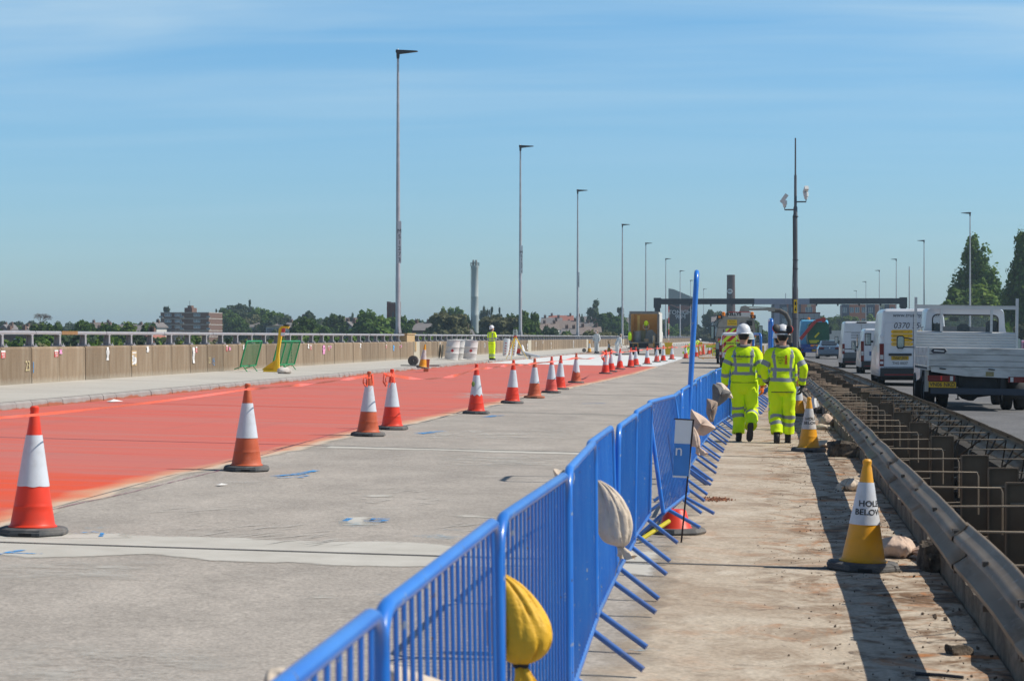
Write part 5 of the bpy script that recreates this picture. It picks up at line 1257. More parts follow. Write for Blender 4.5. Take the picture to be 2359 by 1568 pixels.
# ---- buildings
m_roof = mat('slate_roof', (.19, .175, .175), .8, var=.15, vs=1.5); m_roofb = mat('brown_roof', (.22, .175, .155), .8, var=.15, vs=1.5); m_roofr = mat('red_roof', (.33, .13, .095), .8, var=.15)
m_brick = mat('dark_brick', (.17, .10, .075), .85, var=.12, vs=2); m_brick2 = mat('orange_brick', (.50, .155, .075), .85, var=.08); m_whw = mat('white_render', (.60, .59, .56), .8, var=.05); m_navy = mat('navy_cladding', (.035, .045, .085), .6, var=.15)
m_cream = mat('cream_cladding', (.48, .42, .27), .8); m_win = mat('window_glass', (.10, .14, .18), .15, spec=.8); m_conc = mat('band_concrete', (.52, .50, .46), .8)
m_winw = mat('window_white', (.62, .64, .66), .5); m_mar = mat('dark_red_brick', (.155, .055, .04), .85, var=.15, vs=1.2)
def house(px, py_ridge, wpx, Y_, label, wall=None, roof=None, eave=.45, wins=3, gable=False, rz=0, chim=2, name='terraced_house', group=None):
    Y_ = clear_of_deck(px, Y_, wpx * Y_ / FD / 2); s = FD / Y_; top = W(px, py_ridge, Y_); w = wpx / s; gz = landz(top.x, Y_) - 1; h = top.z - gz; rh = min(w*.35, 3.6, h*.6) if not gable else min(w*.5, h*.7); d = 8.0; wall = wall or m_whw; roof = roof or m_roof
    t = thing(name, label, 'house', (top.x, Y_, gz), rz, group)
    e = h - rh; MB().box(-w/2, w/2, 0, d, 0, e).build('wall', wall, t, 0)
    b = MB()
    if gable:
        b.prism([(-w/2 - .3, e - .15), (0, h), (w/2 + .3, e - .15), (w/2 + .3, e - .4), (0, h - .3), (-w/2 - .3, e - .4)], -.4, d + .3, 'y'); r_ = b.build('roof', roof, t, 0)
        MB().prism([(-w/2, e), (0, h - .25), (w/2, e)], .02, d, 'y').build('gable_wall', wall, t, 0)
    else:
        b.prism([(-.4, e - .1), (d/2, h), (d + .4, e - .1)], -w/2 - .15, w/2 + .15, 'x'); r_ = b.build('roof', roof, t, 0)
    for i in range(chim):
        x = (-w/2 + .8) + (w - 1.6) * (i / max(1, chim - 1)); b = MB(); b.box(x - .28, x + .28, d/2 - .4, d/2 + .4, h - 1.0, h + .55); 
        for k in (-.15, .15): b.lathe([(.08, h + .55), (.07, h + .8)], 8, 0, T4((x + k, d/2, 0)))
        b.build('chimney', m_brick if chim else wall, r_, 0)
    for i in range(wins):
        x = -w/2 + w*(i + .5)/wins; b = MB(); b.box(x - .55, x + .55, -.04, 0, e - 1.9, e - .6); f = b.build('window', m_winw, t, 0); MB().box(x - .42, x + .42, -.055, -.042, e - 1.8, e - .7).build('pane', m_win, f, 0)
    return t
hs = [
 (20, 758, 60, 340, 'grey roofed long house behind the handrail at the far left', m_brick, m_roof, 4), (62, 752, 46, 420, 'brown gabled houses left of the bare tree', m_brick, m_roofb, 3), (8, 747, 30, 520, 'dark gable house at the left picture edge', m_brick, m_roof, 2),
 (205, 756, 40, 430, 'grey terrace roof left of the big clump of trees', m_whw, m_roof, 3), (222, 742, 50, 540, 'brown ridge roof on the skyline left of the flats', m_brick, m_roofb, 3), (262, 747, 60, 480, 'grey slate terrace in the middle left', m_whw, m_roof, 4), (300, 747, 46, 500, 'slate roof terrace with dormer left of the flats', m_whw, m_roof, 3),
 (352, 742, 18, 440, 'white gabled house just left of the block of flats', m_whw, m_roof, 1), (330, 765, 34, 260, 'red tiled roof below the handrail left of the flats', m_brick, m_roofr, 1), (225, 762, 40, 380, 'low grey roof terrace near the handrail', m_whw, m_roof, 3),
 (590, 737, 44, 500, 'half-timbered white terrace with ornate gables right of the flats', m_whw, m_roof, 6), (632, 736, 38, 480, 'cream rendered building with slate roof beside the half-timbered terrace', m_cream, m_roof, 4), (676, 741, 44, 470, 'long pale building with dark roof behind the yellow stand', m_whw, m_roof, 4),
 (795, 731, 90, 560, 'long brown roofed terrace on the skyline left of the church tower', m_brick, m_roofb, 6), (800, 740, 34, 420, 'white gabled house framed by trees left of the church tower', m_whw, m_roof, 2), (692, 730, 16, 540, 'dark house with red chimneys above the cream building', m_brick, m_roof, 1),
 (966, 743, 48, 400, 'church hall with a big plain grey roof right of the first lamp column', m_brick, m_roof, 0), (1055, 750, 44, 420, 'brown roofed house just left of the steel chimney', m_brick, m_roofb, 2), (1062, 758, 36, 360, 'blue-grey flat house left of the steel chimney', m_whw, m_roof, 3), (1010, 731, 36, 620, 'distant white building on the skyline left of the steel chimney', m_whw, m_roofb, 3),
 (1290, 726, 56, 620, 'long red roofed house on the skyline between the second and third lamp columns', m_whw, m_roofr, 3), (1268, 731, 46, 540, 'grey roofed white house right of the second lamp column', m_whw, m_roof, 3), (1300, 738, 60, 500, 'wide pale brown roof between the second and third lamp columns', m_whw, m_roofb, 3), (1262, 744, 40, 470, 'low brown roof house right of the second lamp column', m_whw, m_roofb, 3),
 (1345, 728, 40, 600, 'gabled terrace behind the third lamp column, left part', m_brick, m_roof, 3), (1378, 727, 40, 600, 'gabled terrace right of the third lamp column', m_brick, m_roof, 3), (1410, 730, 40, 600, 'dark gabled terrace between the tall poplars', m_brick, m_roof, 3), (1440, 731, 40, 600, 'gabled terrace left of the box truck', m_brick, m_roof, 3),
 (1330, 742, 60, 520, 'slate terrace row below the gabled terrace', m_brick, m_roof, 4), (1390, 741, 60, 520, 'grey roof row behind the far white-suited worker', m_brick, m_roof, 4), (1245, 757, 40, 380, 'brown house with dark gable right of the tripod', m_brick, m_roofb, 2), (1310, 756, 36, 400, 'blue-sided house below the terraces', m_navy, m_roof, 2), (1355, 752, 50, 430, 'brown hipped roof house right of the third lamp column', m_brick, m_roofb, 2),
 (1660, 728, 40, 560, 'pale roofed house behind the works vehicles', m_whw, m_roof, 3), (1905, 760, 40, 330, 'grey warehouse roof between the lorry and the white van', m_whw, m_roof, 0), (1715, 735, 30, 560, 'small house behind the sweeper truck', m_whw, m_roofb, 2)]
for (px, py, w, Y_, lb, wl, rf, wn_) in hs: house(px, py, w, Y_, lb, wl, rf, wins=wn_, gable=(w < 36 or 'gable' in lb) and 'terrace' not in lb, chim=2 if 'roof' in lb or 'terrace' in lb or 'house' in lb else 0)
# six storey flats on the left
def block(px0, px1, py_top, Y_, storeys, label, sh, cols, wallf, d=14, base=None, bands=True, split=None):
    s = FD / Y_; a = W(px0, py_top, Y_); b_ = W(px1, py_top, Y_); gz = base if base is not None else landz(a.x, Y_) - 1; h = a.z - gz; w = b_.x - a.x
    t = thing('block_of_flats', label, 'building', (a.x, Y_, gz)); 
    for (u0, u1, m_) in wallf: MB().box(w*u0 + .002, w*u1 - .002, 0 if m_ is not m_navy else -.5, d, 0, h).build('wall', m_, t, 0)
    if bands:
        b = MB()
        for k in range(storeys + 1): b.box(-.05, w + .05, -.06, d, h - k*sh - .14, h - k*sh - .02)
        b.build('floor_band', m_conc, t, 0)
    for k in range(storeys):
        for (u, ww) in cols:
            x = w*u; z = h - k*sh - sh*.72; yy = -.62 if any(m_ is m_navy and u0 <= u <= u1 for u0, u1, m_ in wallf) else -.10
            f = MB().box(x - ww/2, x + ww/2, yy, yy + .1, z, z + sh*.46).build('window', m_winw, t, 0); b = MB()
            for i in range(2): b.box(x - ww/2 + .08 + i*(ww/2 - .04), x - .06 + i*(ww/2 - .02), yy - .015, yy - .003, z + .1, z + sh*.5 - .1)
            b.build('pane', m_win, f, 0)
    return t, w, h
t, w, h = block(370, 481, 719, 450, 6, 'six-storey brown brick block of flats with balconies on the left skyline', 1.30, [(.12, .7), (.19, .7), (.33, .7), (.40, .7), (.72, .7), (.79, .7)], [(0, .5, m_brick), (.5, 1, m_mar if False else m_brick)], d=12)
for k in range(6):
    z = h - 1.30*k - 1.2
    for u in (.03, .46, 1.01):
        b = MB(); b.box(w*u - .4, w*u + .4, -.9, -.1, z, z + .08); f = b.build('balcony', m_conc, t, 0); b = MB(); b.box(w*u - .4, w*u + .4, -.92, -.88, z + .08, z + .38); b.build('balcony_rail', mat('balcony_glass', (.20, .27, .32), .3), f, 0)
b = MB(); b.box(w*.42, w*.58, 3, 7, h, h + 1.0); b.box(w*.46, w*.54, 4, 6, h + 1.0, h + 1.5); b.build('roof_housing', m_brick, t, 0); MB().tube([(w*.53, 3, h), (w*.53, 3, h + 2.6)], .04, 6).build('aerial', m_dark, t)
# church tower
Y_ = 430; a = W(894, 700, Y_); b_ = W(917, 700, Y_); gz = landz(a.x, Y_); w = b_.x - a.x; h = a.z - gz
t = thing('church_tower', 'dark red stone church tower with battlements and an arched belfry opening', 'church tower', (a.x, Y_, gz)); MB().box(0, w, 0, w, 0, h).build('tower_wall', m_mar, t, 0)
b = MB()
for x in (0, w):
    for y in (0, w): b.box(x - .22, x + .22, y - .22, y + .22, 0, h + .5)
for k in range(4): b.box(w*(.2 + .2*k) - .17, w*(.2 + .2*k) + .17, -.06, .2, h, h + .35)
b.build('battlements', m_mar, t, 0); MB().prism([(w*.40, h - 3.4), (w*.62, h - 3.4), (w*.62, h - 2.0), (w*.51, h - 1.4), (w*.40, h - 2.0)], -.05, -.01).build('belfry_opening', m_dark, t, 0)
# steel chimney with two flues
Y_ = 420; s = FD/Y_; c = W(1094, 612, Y_); r0 = 17/s/2; gz = landz(c.x, Y_)
t = thing('steel_chimney', 'pale grey cylindrical steel chimney with two flue pipes and a railing on top', 'chimney', (c.x, Y_, gz)); h = c.z - gz; m_stk = mat('pale_grey_steel', (.47, .51, .49), .5, .0, var=.06, vs=.5)
zz_ = lambda py: W(1094, py, Y_).z - gz
b = MB(); b.lathe([(r0*1.04, 0), (r0*1.02, zz_(727)), (r0*1.06, zz_(726)), (r0*1.0, zz_(724)), (r0*.98, zz_(684)), (r0*1.01, zz_(683.5)), (r0*.97, zz_(682)), (r0*.96, zz_(618)), (r0*1.04, zz_(617)), (r0*1.04, h), (r0*.5, h + .02)], 28); b.build('stack', m_stk, t)
for x in (-.32, .32): MB().lathe([(r0*.30, h), (r0*.30, h + .9), (r0*.24, h + 1.15), (r0*.05, h + 1.2)], 14, 0, T4((x*r0*1.2, 0, 0))).build('flue_pipe', mat('flue_grey', (.30, .31, .29), .6), t)
b = MB(); ringp = [(r0*1.2*math.cos(a_), r0*1.35*math.sin(a_)) for a_ in np.linspace(0, 2*PI, 17)]
for zz1 in (h + .3, h + .6): b.tube([(x, y, zz1) for x, y in ringp], .03, 5)
for x, y in ringp[:-1]: b.tube([(x, y, h - .1), (x, y, h + .62)], .025, 4)
b.build('top_railing', m_dark, t); b = MB()
for k in range(90): b.tube([(-r0*1.02, -.25, 1 + k*.22), (-r0*1.02, .05, 1 + k*.22)], .012, 4)
b.tube([(-r0*1.04, -.25, 0), (-r0*1.04, -.25, h)], .03, 5); b.build('ladder', m_dark, t)
# brick chimney with a round white badge
Y_ = 620; s = FD/Y_; c = W(1684, 633, Y_); r0 = 18.6/s/2; gz = landz(c.x, Y_); t = thing('brick_chimney', 'dark brown brick chimney with a round white lettered badge beyond the gantry', 'chimney', (c.x, Y_, gz)); h = c.z - gz
m_chb = mat('sooty_brick', (.085, .048, .042), .9, var=.3, vs=1.2, stretch=(1, 1, 5))
MB().lathe([(r0*1.16, 0), (r0*1.08, h*.5), (r0*.98, h - .6), (r0*1.0, h - .5), (r0*1.0, h), (r0*.8, h)], 26).build('stack', m_chb, t)
bz_ = W(1681, 671, Y_).z - gz; rr = 6.0/s; cx_ = -2.3/s; rs_ = r0*1.03; b = MB(); vs = []
for i in range(17):
    dx_ = rr*math.cos(PI*i/16); x_ = cx_ + dx_; y_ = -math.sqrt(max(rs_*rs_ - x_*x_, 0)) - .06; hz_ = math.sqrt(max(rr*rr - dx_*dx_, 0)); vs += [(x_, y_, bz_ - hz_), (x_, y_, bz_ + hz_)]
b.add(vs, [(2*i, 2*i+1, 2*i+3, 2*i+2) for i in range(16)]); b.build('badge', m_wht, t, 40)
text('BTB', .62, m_mar, t, T4((cx_, -.10, bz_)), depth=.01, bold=.03, bend=lambda v: Vector((v.x, -math.sqrt(max(rs_*rs_ - v.x*v.x, 0)) - .13, v.z)))
# advertising tower
Y_ = 600; a = W(1540, 690, Y_); b_ = W(1606, 690, Y_); zb = W(1570, 773, Y_).z; zt_ = W(1570, 693, Y_).z; zt2 = W(1541, 664, Y_).z
t = thing('advertising_tower', 'tall dark advertising tower lettered TONIGHT 9PM with a slanted pale grey top', 'billboard', (a.x, Y_, -9)); w = b_.x - a.x; o_ = 9
MB().box(0, w, 0, 3, 0, zb + o_ - .1).build('plinth', m_conc, t, 0); MB().box(-.1, w + .1, .3, 2.8, zb + o_ - .1, zt_ + o_).build('tower_frame', m_dark, t, 0)
m_ad = NM('poster_dark', .6); c = m_ad.mix(m_ad.ramp(m_ad.noise(.5, 5), .45, .65), (.018, .018, .026), (.05, .035, .04)); m_ad = m_ad.done(c)
pn = MB().box(.1, w - .1, .12, .28, zb + o_, zt_ + o_ - .3).build('poster', m_ad, t, 0); hh = zt_ - zb
b = MB(); b.prism([(.3, hh*.92), (w*.3, hh*.84), (w*.5, hh*.88), (w*.7, hh*.85), (w*.95, hh*.93), (w*.95, hh*.89), (w*.72, hh*.78), (w*.66, hh*.68), (w*.44, hh*.68), (w*.36, hh*.78), (.3, hh*.89)], .09, .115, 'y', 0, T4((0, 0, zb + o_))); b.build('pink_artwork', mat('poster_pink', (.30, .12, .09), .7, var=.3), t, 0)
m_adw = mat('poster_letters', (.72, .66, .66), .7)
text('TONIGHT', 1.66, m_adw, t, T4((w*.46, .07, zb + o_ + hh*.67)), depth=.01, bold=.02, sx=1.0); text('9PM', 1.66, m_adw, t, T4((w*.42, .07, zb + o_ + hh*.54)), depth=.01, bold=.02); text('4', 3.5, mat('poster_pale_pink', (.36, .17, .17)), t, T4((w*.86, .07, zb + o_ + hh*.14)), depth=.01)
text('on 4', .95, m_adw, t, T4((w*.2, .07, zb + o_ + hh*.14)), depth=.01)
b = MB(); b.box(w*.04, w*.36, .09, .115, zb + o_ + hh*.03, zb + o_ + hh*.055); b.build('yellow_strapline', mat('poster_yellow', (.40, .42, .05)), t, 0)
MB().prism([(0, zt_ + o_), (w + .1, zt_ + o_), (w + .1, zt_ + o_ + .5), (w*.2, zt2 + o_ - .3), (0, zt2 + o_)], .1, 2.6).build('slanted_top', mat('weathered_grey_panel', (.38, .39, .37), .8, var=.12, stretch=(3, 1, .2)), t, 0)
# modern blocks behind the gantry
block(1778, 1880, 701, 640, 6, 'navy and orange brick block of flats behind the lorry, left of the two', 3.4, [(.10, 1.3), (.30, 1.3), (.5, 1.3), (.80, 1.0), (.88, 1.0)], [(0, .34, m_navy), (.34, .38, m_brick2), (.38, .66, m_navy), (.66, .80, m_brick2), (.80, .89, m_cream), (.89, 1, m_brick2)], bands=False)
block(1940, 2066, 701, 640, 6, 'navy and orange brick block of flats behind the white vans, right of the two', 3.4, [(.05, 1.2), (.18, 1.2), (.28, 1.2), (.40, 1.2), (.52, 1.2), (.72, 1.0), (.92, 1.0)], [(0, .13, m_navy), (.13, .30, m_brick2), (.30, .44, m_brick2), (.44, .60, m_navy), (.60, .68, m_brick2), (.68, .78, m_cream), (.78, .86, m_navy), (.86, 1, m_brick2)], bands=False)
Y_ = 900; a = W(2296, 674, Y_); b_ = W(2332, 674, Y_); t = thing('glass_tower', 'pale blue glass office tower half hidden between the two big poplars', 'building', (a.x, Y_, -10)); w = b_.x - a.x; h = a.z + 10
MB().box(0, w, 0, 14, 0, h).build('wall', mat('blue_glass', (.16, .30, .40), .25, var=.15, vs=.4), t, 0); MB().box(.2, w - .2, -.1, 14, h, h + 1.6).build('roof_band', m_conc, t, 0)
for k in range(9): MB().box(.1, w - .1, -.08, -.02, h - 2 - 3*k, h - 1.6 - 3*k).build('floor_band', m_winw, t, 0)
Y_ = 300; a = W(36, 771, Y_); t = thing('brick_school', 'brown brick building with white windows below the handrail at the far left', 'building', (a.x, Y_, -11)); h = a.z + 11
MB().box(-3, 5.6, 0, 9, 0, h).build('wall', m_brick, t, 0); MB().box(-3.1, 5.7, -.1, 9.1, h, h + .3).build('roof_edge', m_conc, t, 0)
for x in (-2, .2, 1.6, 3.6, 4.8):
    for k in (0, 1): f = MB().box(x - .45, x + .45, -.06, 0, h - 1.5 - 1.5*k, h - .55 - 1.5*k).build('window', m_winw, t, 0); MB().box(x - .34, x + .34, -.08, -.062, h - 1.4 - 1.5*k, h - .65 - 1.5*k).build('pane', m_win, f, 0)
# ------------------------------------------------------------------ vehicles
m_vw = mat('van_white', (.62, .64, .68), .3, var=.03, dirt=(.38, .37, .34), dirt_amt=.5, dirt_s=1.5, coat=.4)
m_vdk = mat('bumper_black', (.028, .030, .034), .6, var=.1); m_tyre = mat('tyre', (.018, .018, .018), .85, var=.15); m_rim = mat('rim_steel', (.25, .25, .26), .4, .6)
m_glass = mat('dark_glass', (.012, .016, .018), .06, spec=.9, var=0); m_lred = mat('lamp_red', (.14, .004, .004), .25, var=.05); m_lclr = mat('lamp_clear', (.50, .50, .50), .2); m_lor = mat('lamp_orange', (.8, .22, .01), .3)
m_ply_y = mat('number_plate_yellow', (.50, .30, .008), .5, var=.05); m_alu = mat('aluminium', (.56, .57, .58), .45, .15, var=.08, vs=3, stretch=(.4, 1, 3), dirt=(.20, .20, .20), dirt_amt=.5, dirt_s=3)
m_alud = mat('aluminium_dull', (.50, .51, .51), .6, .05, var=.12, vs=2, stretch=(.5, 1, 2), dirt=(.14, .13, .12), dirt_amt=.65, dirt_s=3.5)
m_chas = mat('chassis_black', (.02, .022, .026), .7, var=.3); m_seam = mat('panel_gap', (.05, .05, .06), .7)
def glass_clear():
    if 'clear_glass' in MATS: return MATS['clear_glass']
    gm = bpy.data.materials.new('clear_glass'); gm.use_nodes = True; gb = gm.node_tree.nodes['Principled BSDF']; gb.inputs['Base Color'].default_value = (.75, .85, .85, 1); gb.inputs['Roughness'].default_value = .02; gb.inputs['Alpha'].default_value = .14; gb.inputs['Specular IOR Level'].default_value = .6; MATS['clear_glass'] = gm; return gm
def wheel(t, x, y, r=.33, w=.20, name='wheel'):
    b = MB(); b.lathe([(r*.62, -w/2), (r*.94, -w/2), (r, -w/2 + .03), (r, w/2 - .03), (r*.94, w/2), (r*.62, w/2)], 28, 0, T4((x, y, r)) @ RY(PI/2), cap=False); o = b.build(name, m_tyre, t, 40)
    b = MB(); b.lathe([(r*.63, -w*.4), (r*.55, -w*.2), (r*.2, -w*.25), (.05, -w*.3)], 18, 0, T4((x, y, r)) @ RY(PI/2)); b.lathe([(r*.63, w*.4), (r*.55, w*.2), (r*.2, w*.25), (.05, w*.3)], 18, 0, T4((x, y, r)) @ RY(PI/2)); b.build('rim', m_rim, o, 40); return o
def plate(t, body, x, y, z, w=.52, h=.115, m=None):
    o = MB().box(x - w/2, x + w/2, y - .012, y, z - h/2, z + h/2).build('number_plate', m or m_ply_y, t, 0)
    text(body, h*.98, m_ink, o, T4((x, y - .014, z)), depth=.001, bold=.0015, sx=.92)
def shell(t, st, name='body', m=None, n=12):
    """stations: (y, half width low, half width belt, half width roof, z low, z belt, z roof, corner radius)"""
    rings = []
    for (y, wl, wb, wr, zl, zb, zt, rc) in st:
        right = [(wl, zl), (wl + .01, zl + .15), (wb, zb - .25), (wb, zb)]
        right += [(wr + (wb - wr)*(1 - u)*.999, zb + (zt - rc - zb)*u) for u in (.35, .7, 1)]
        right += [(wr - rc + rc*math.cos(a), zt - rc + rc*math.sin(a)) for a in np.linspace(.25, PI/2, 5)]
        ring = [(x, y, z) for x, z in right] + [(-x, y, z) for x, z in reversed(right)]; rings.append(ring)
    b = MB(); b.loft(rings); return b.build(name, m or m_vw, t, 35)
def van(label, px_left, Y_, w, h, ln, ground, plate_txt=None, col=None, name='van', style='high', group='vans queuing on the carriageway', lamps=(.55, 1.25), cat='van'):
    xl = W(px_left, 776, Y_).x; cx = xl + w/2; t = thing(name, label, cat, (cx, Y_, ground(cx, Y_)), 0, group); hw = w/2; m = col or m_vw
    if style == 'low': wr = hw*.86; belt = h*.55
    else: wr = hw*.90; belt = h*.46
    hood = h*.50
    shell(t, [(0.0, hw*.95, hw*.96, wr*.95, .34, belt, h*.965, .08), (.05, hw*.975, hw*.985, wr*.985, .33, belt, h*.99, .12), (.18, hw, hw, wr, .30, belt, h, .14), (ln*.5, hw, hw, wr, .30, belt, h, .14), (ln*.66, hw, hw, wr*.97, .30, belt, h*.985, .14), (ln*.80, hw, hw*.98, wr*.90, .30, belt, h*.60 + hood*.12, .12), (ln*.84, hw*.98, hw*.96, wr*.9, .30, hood*.86, hood*1.0, .1), (ln*.96, hw*.93, hw*.92, hw*.85, .32, hood*.72, hood*.84, .1), (ln, hw*.8, hw*.8, hw*.75, .35, hood*.5, hood*.62, .05)], 'body', m)
    MB().box(-hw*.97, hw*.97, -.07, .12, .30, .56).build('rear_bumper', m_vdk, t, 0)
    b = MB(); b.box(-.006, .006, -.004, .01, .58, h*.93); b.box(-hw*.86, hw*.86, -.004, .01, .575, .59); b.build('door_seam', m_seam, t, 0)
    for s_ in (-1, 1):
        x = s_*hw*.925; z0, z1 = h*lamps[0]*.5, h*lamps[1]*.5
        L_ = MB().box(x - .065, x + .065, -.025, .1, z0, z1).build('tail_lamp', m_lred, t, 0); MB().box(x - .05, x + .05, -.03, -.0255, z0 + (z1 - z0)*.30, z0 + (z1 - z0)*.5).build('lens', m_lclr, L_, 0)
        wheel(t, s_*(hw - .13), ln*.20, .34); wheel(t, s_*(hw - .13), ln*.82, .34)
        zm = h*.60 if style == 'high' else h*.62; ym = ln*.66
        b = MB(); b.box(s_*(hw + .13) - .10, s_*(hw + .13) + .10, ym, ym + .12, zm - .19, zm + .21); b.box(min(s_*hw*.9, s_*(hw + .1)), max(s_*hw*.9, s_*(hw + .1)), ym + .04, ym + .1, zm - .1, zm - .03); mi = b.build('door_mirror', m_vdk, t, 0)
        MB().box(s_*(hw + .13) - .08, s_*(hw + .13) + .08, ym - .008, ym - .002, zm - .16, zm + .18).build('mirror_glass', mat('mirror', (.30, .36, .38), .08, .7, var=0), mi, 0)
        if style == 'low':
            MB().box(s_*hw - .004, s_*hw + .012, ln*.5, ln*.68, belt*1.02, h*.86).build('side_window', m_glass, t, 0)
    MB().box(-hw*.9, hw*.9, .3, ln*.95, .18, .32).build('underbody', m_chas, t, 0)
    MB().box(-hw*.85, hw*.85, -.075, -.068, .335, .375).build('reflector_strip', mat('reflector_red', (.20, .015, .015), .4), t, 0)
    if plate_txt: MB().box(-.36, .36, -.03, .0, h*.355, h*.395).build('handle_bar', m_vdk, t, 0); plate(t, plate_txt, 0, -.012, h*.325)
    return t, hw, h
gnd_r = lambda x, y: zR(x, y)
# high white van with large lettering
t, hw, h = van('high white van with web address, phone number and yellow pills on its rear doors', 2025.6, 65.6, 2.05, 2.36, 5.5, gnd_r, None, lamps=(.52, 1.10))
plate(t, 'YA67 JXV', -.40, -.012, .86); MB().box(-.74, -.05, -.035, .0, .93, 1.00).build('handle_bar', m_vdk, t, 0); text('THS 0037', .115, m_ink, t, T4((-.40, -.006, .70)), sx=1.0)
m_let = mat('grey_lettering', (.03, .035, .06), .5)
text('www.trusthygiene.co.uk', .165, m_let, t, T4((-.62, -.0 - .006, 2.16)) @ RX(-.0), shear=.2, sx=.98, align='LEFT'); text('0370 350 0988', .245, m_let, t, T4((-.60, -.006, 1.84)), shear=.2, sx=.98, align='LEFT')
m_pill = mat('yellow_pill', (.75, .42, .008), .5)
for i in range(4):
    z = 1.66 - i*.125
    for cx in (-.34, .46):
        w2 = .33; pts = [(cx + s_*(w2 - .055) + s_*.055*math.sin(a), z + .055*math.cos(a) * (1 if s_ > 0 else -1)) for s_ in (1, -1) for a in np.linspace(0, PI, 8)]
        o = MB().prism(pts, -.009, -.003).build('yellow_pill', m_pill, t, 0)
        b = MB(); b.box(cx - w2*.8, cx + w2*.1, -.0105, -.0095, z - .008, z + .008); b.prism([(cx + w2*.5, z), (cx + w2*.56, z - .025), (cx + w2*.75, z + .03), (cx + w2*.57, z - .01)], -.0105, -.0095); b.build('print', m_let, o, 0)
b = MB(); ring = [(.0 + .085*math.cos(a), .085*math.sin(a)) for a in np.linspace(0, 2*PI, 20)]; b.tube([(x - .39, -.006, 1.16 + z) for x, z in ring], .011, 6); b.box(-.49, -.29, -.016, -.004, 1.145, 1.175); b.build('round_badge', m_alu, t, 0)
b = MB(); rc = lambda x0, x1, z0, z1, r_: [(x0 + r_, z0), (x1 - r_, z0), (x1, z0 + r_), (x1, z1 - r_), (x1 - r_, z1), (x0 + r_, z1), (x0, z1 - r_), (x0, z0 + r_)]
def outline(t, x0, x1, z0, z1, r_, m_, y=-.004, th=.008, name='pressing_line'):
    pts = rc(x0, x1, z0, z1, r_); b = MB(); b.tube([(x, y, z) for x, z in pts] + [(pts[0][0], y, pts[0][1])], th, 5); return b.build(name, m_, t, 0)
outline(t, -.88, -.02, 1.28, 1.94, .08, m_vw); outline(t, .02, .86, 1.28, 1.94, .08, m_vw)
for zz_1 in (1.52, .72): MB().box(-1.0, -.90, -.045, .02, zz_1 - .04, zz_1 + .04).build('door_hinge', m_vw, t, 0)
# second: lower white van
t, hw, h = van('lower white van between the two high vans, its left side in shade', 1983, 93, 1.98, 1.97, 4.9, gnd_r, None, style='low', lamps=(.55, 1.45))
outline(t, -.72, -.04, 1.0, 1.70, .08, m_vw); b = MB(); b.prism([(-.10, 1.42), (0.02, 1.42), (.06, 1.62), (.0, 1.62)], -.008, -.003); b.build('blue_lettering', m_sb, t, 0); MB().box(-.62, -.1, -.012, -.003, .80, .98).build('blue_sticker', mat('sticker_blue', (.05, .09, .22), .5), t, 0); MB().box(-.55, -.1, -.012, -.003, .50, .60).build('number_recess', m_vdk, t, 0)
# third: high white van
t, hw, h = van('high white van third in the queue, with small grey lettering and a high red lamp', 1940, 114, 2.05, 2.50, 5.6, gnd_r, 'BD14 YPL', lamps=(.62, 1.05))
MB().box(-.26, .26, -.03, .02, 2.40, 2.48).build('high_brake_lamp', m_vdk, t, 0); b = MB()
for i in range(4): b.box(-.55, .0 + .1*(i % 2), -.006, -.003, 1.86 - .085*i, 1.885 - .085*i)
b.build('small_lettering', m_let, t, 0); MB().box(-.9, .9, -.008, -.003, 1.93, 1.945).build('pressing_line', m_seam, t, 0); MB().box(-.9, .9, -.02, -.003, 1.02, 1.06).build('trim_strip', m_vdk, t, 0); MB().box(-.95, .95, -.01, .0, .56, .86).build('lower_panel', mat('lower_grey', (.10, .11, .12), .5), t, 0)
# blue-grey saloon
m_car = mat('car_blue_grey', (.10, .145, .205), .25, .4, var=.03, coat=.8)
def car(label, px_left, Y_, w, h, ln, m, plate_txt, group=None, name='saloon_car', g=gnd_r):
    xl = W(px_left, 776, Y_).x; cx = xl + w/2; t = thing(name, label, 'car', (cx, Y_, g(cx, Y_)), 0, group); hw = w/2
    shell(t, [(0, hw*.84, hw*.86, hw*.80, .30, .62, .80, .06), (.08, hw*.93, hw*.94, hw*.86, .24, .72, .97, .08), (.5, hw*.98, hw, hw*.84, .22, .80, 1.02, .10), (1.1, hw, hw, hw*.74, .22, .84, 1.24, .14), (1.7, hw, hw, hw*.70, .22, .86, h - .04, .16), (2.5, hw, hw, hw*.70, .22, .86, h, .16), (3.1, hw, hw, hw*.74, .22, .86, h - .16, .14), (3.7, hw*.98, hw*.98, hw*.84, .22, .82, .98, .1), (ln - .15, hw*.9, hw*.9, hw*.8, .24, .66, .80, .08), (ln, hw*.7, hw*.7, hw*.6, .3, .5, .6, .05)], 'body', m)
    b = MB(); b.add([(-hw*.62, .60, 1.055), (hw*.62, .60, 1.055), (hw*.56, 1.62, h - .075), (-hw*.56, 1.62, h - .075)], [(0, 1, 2, 3)], 0, T4((0, -.02, .045))); b.build('rear_window', m_glass, t, 0)
    for s_ in (-1, 1):
        MB().box(s_*hw*.66 - .20, s_*hw*.66 + .20, .0, .12, .74, .90).build('tail_lamp', m_lred, t, 0); wheel(t, s_*(hw - .11), .95, .33); wheel(t, s_*(hw - .11), ln - .9, .33)
        MB().box(s_*(hw + .09) - .1, s_*(hw + .09) + .1, 3.0, 3.12, .92, 1.06).build('door_mirror', m, t, 0)
    MB().box(-hw*.84, hw*.84, -.02, .2, .24, .40).build('rear_bumper', m_vdk, t, 0); plate(t, plate_txt, 0, .02, .58); b = MB(); b.lathe([(.055, -.01), (.05, .02)], 14, 0, T4((0, .02, .86)) @ RX(PI/2)); b.build('badge', m_alu, t); return t
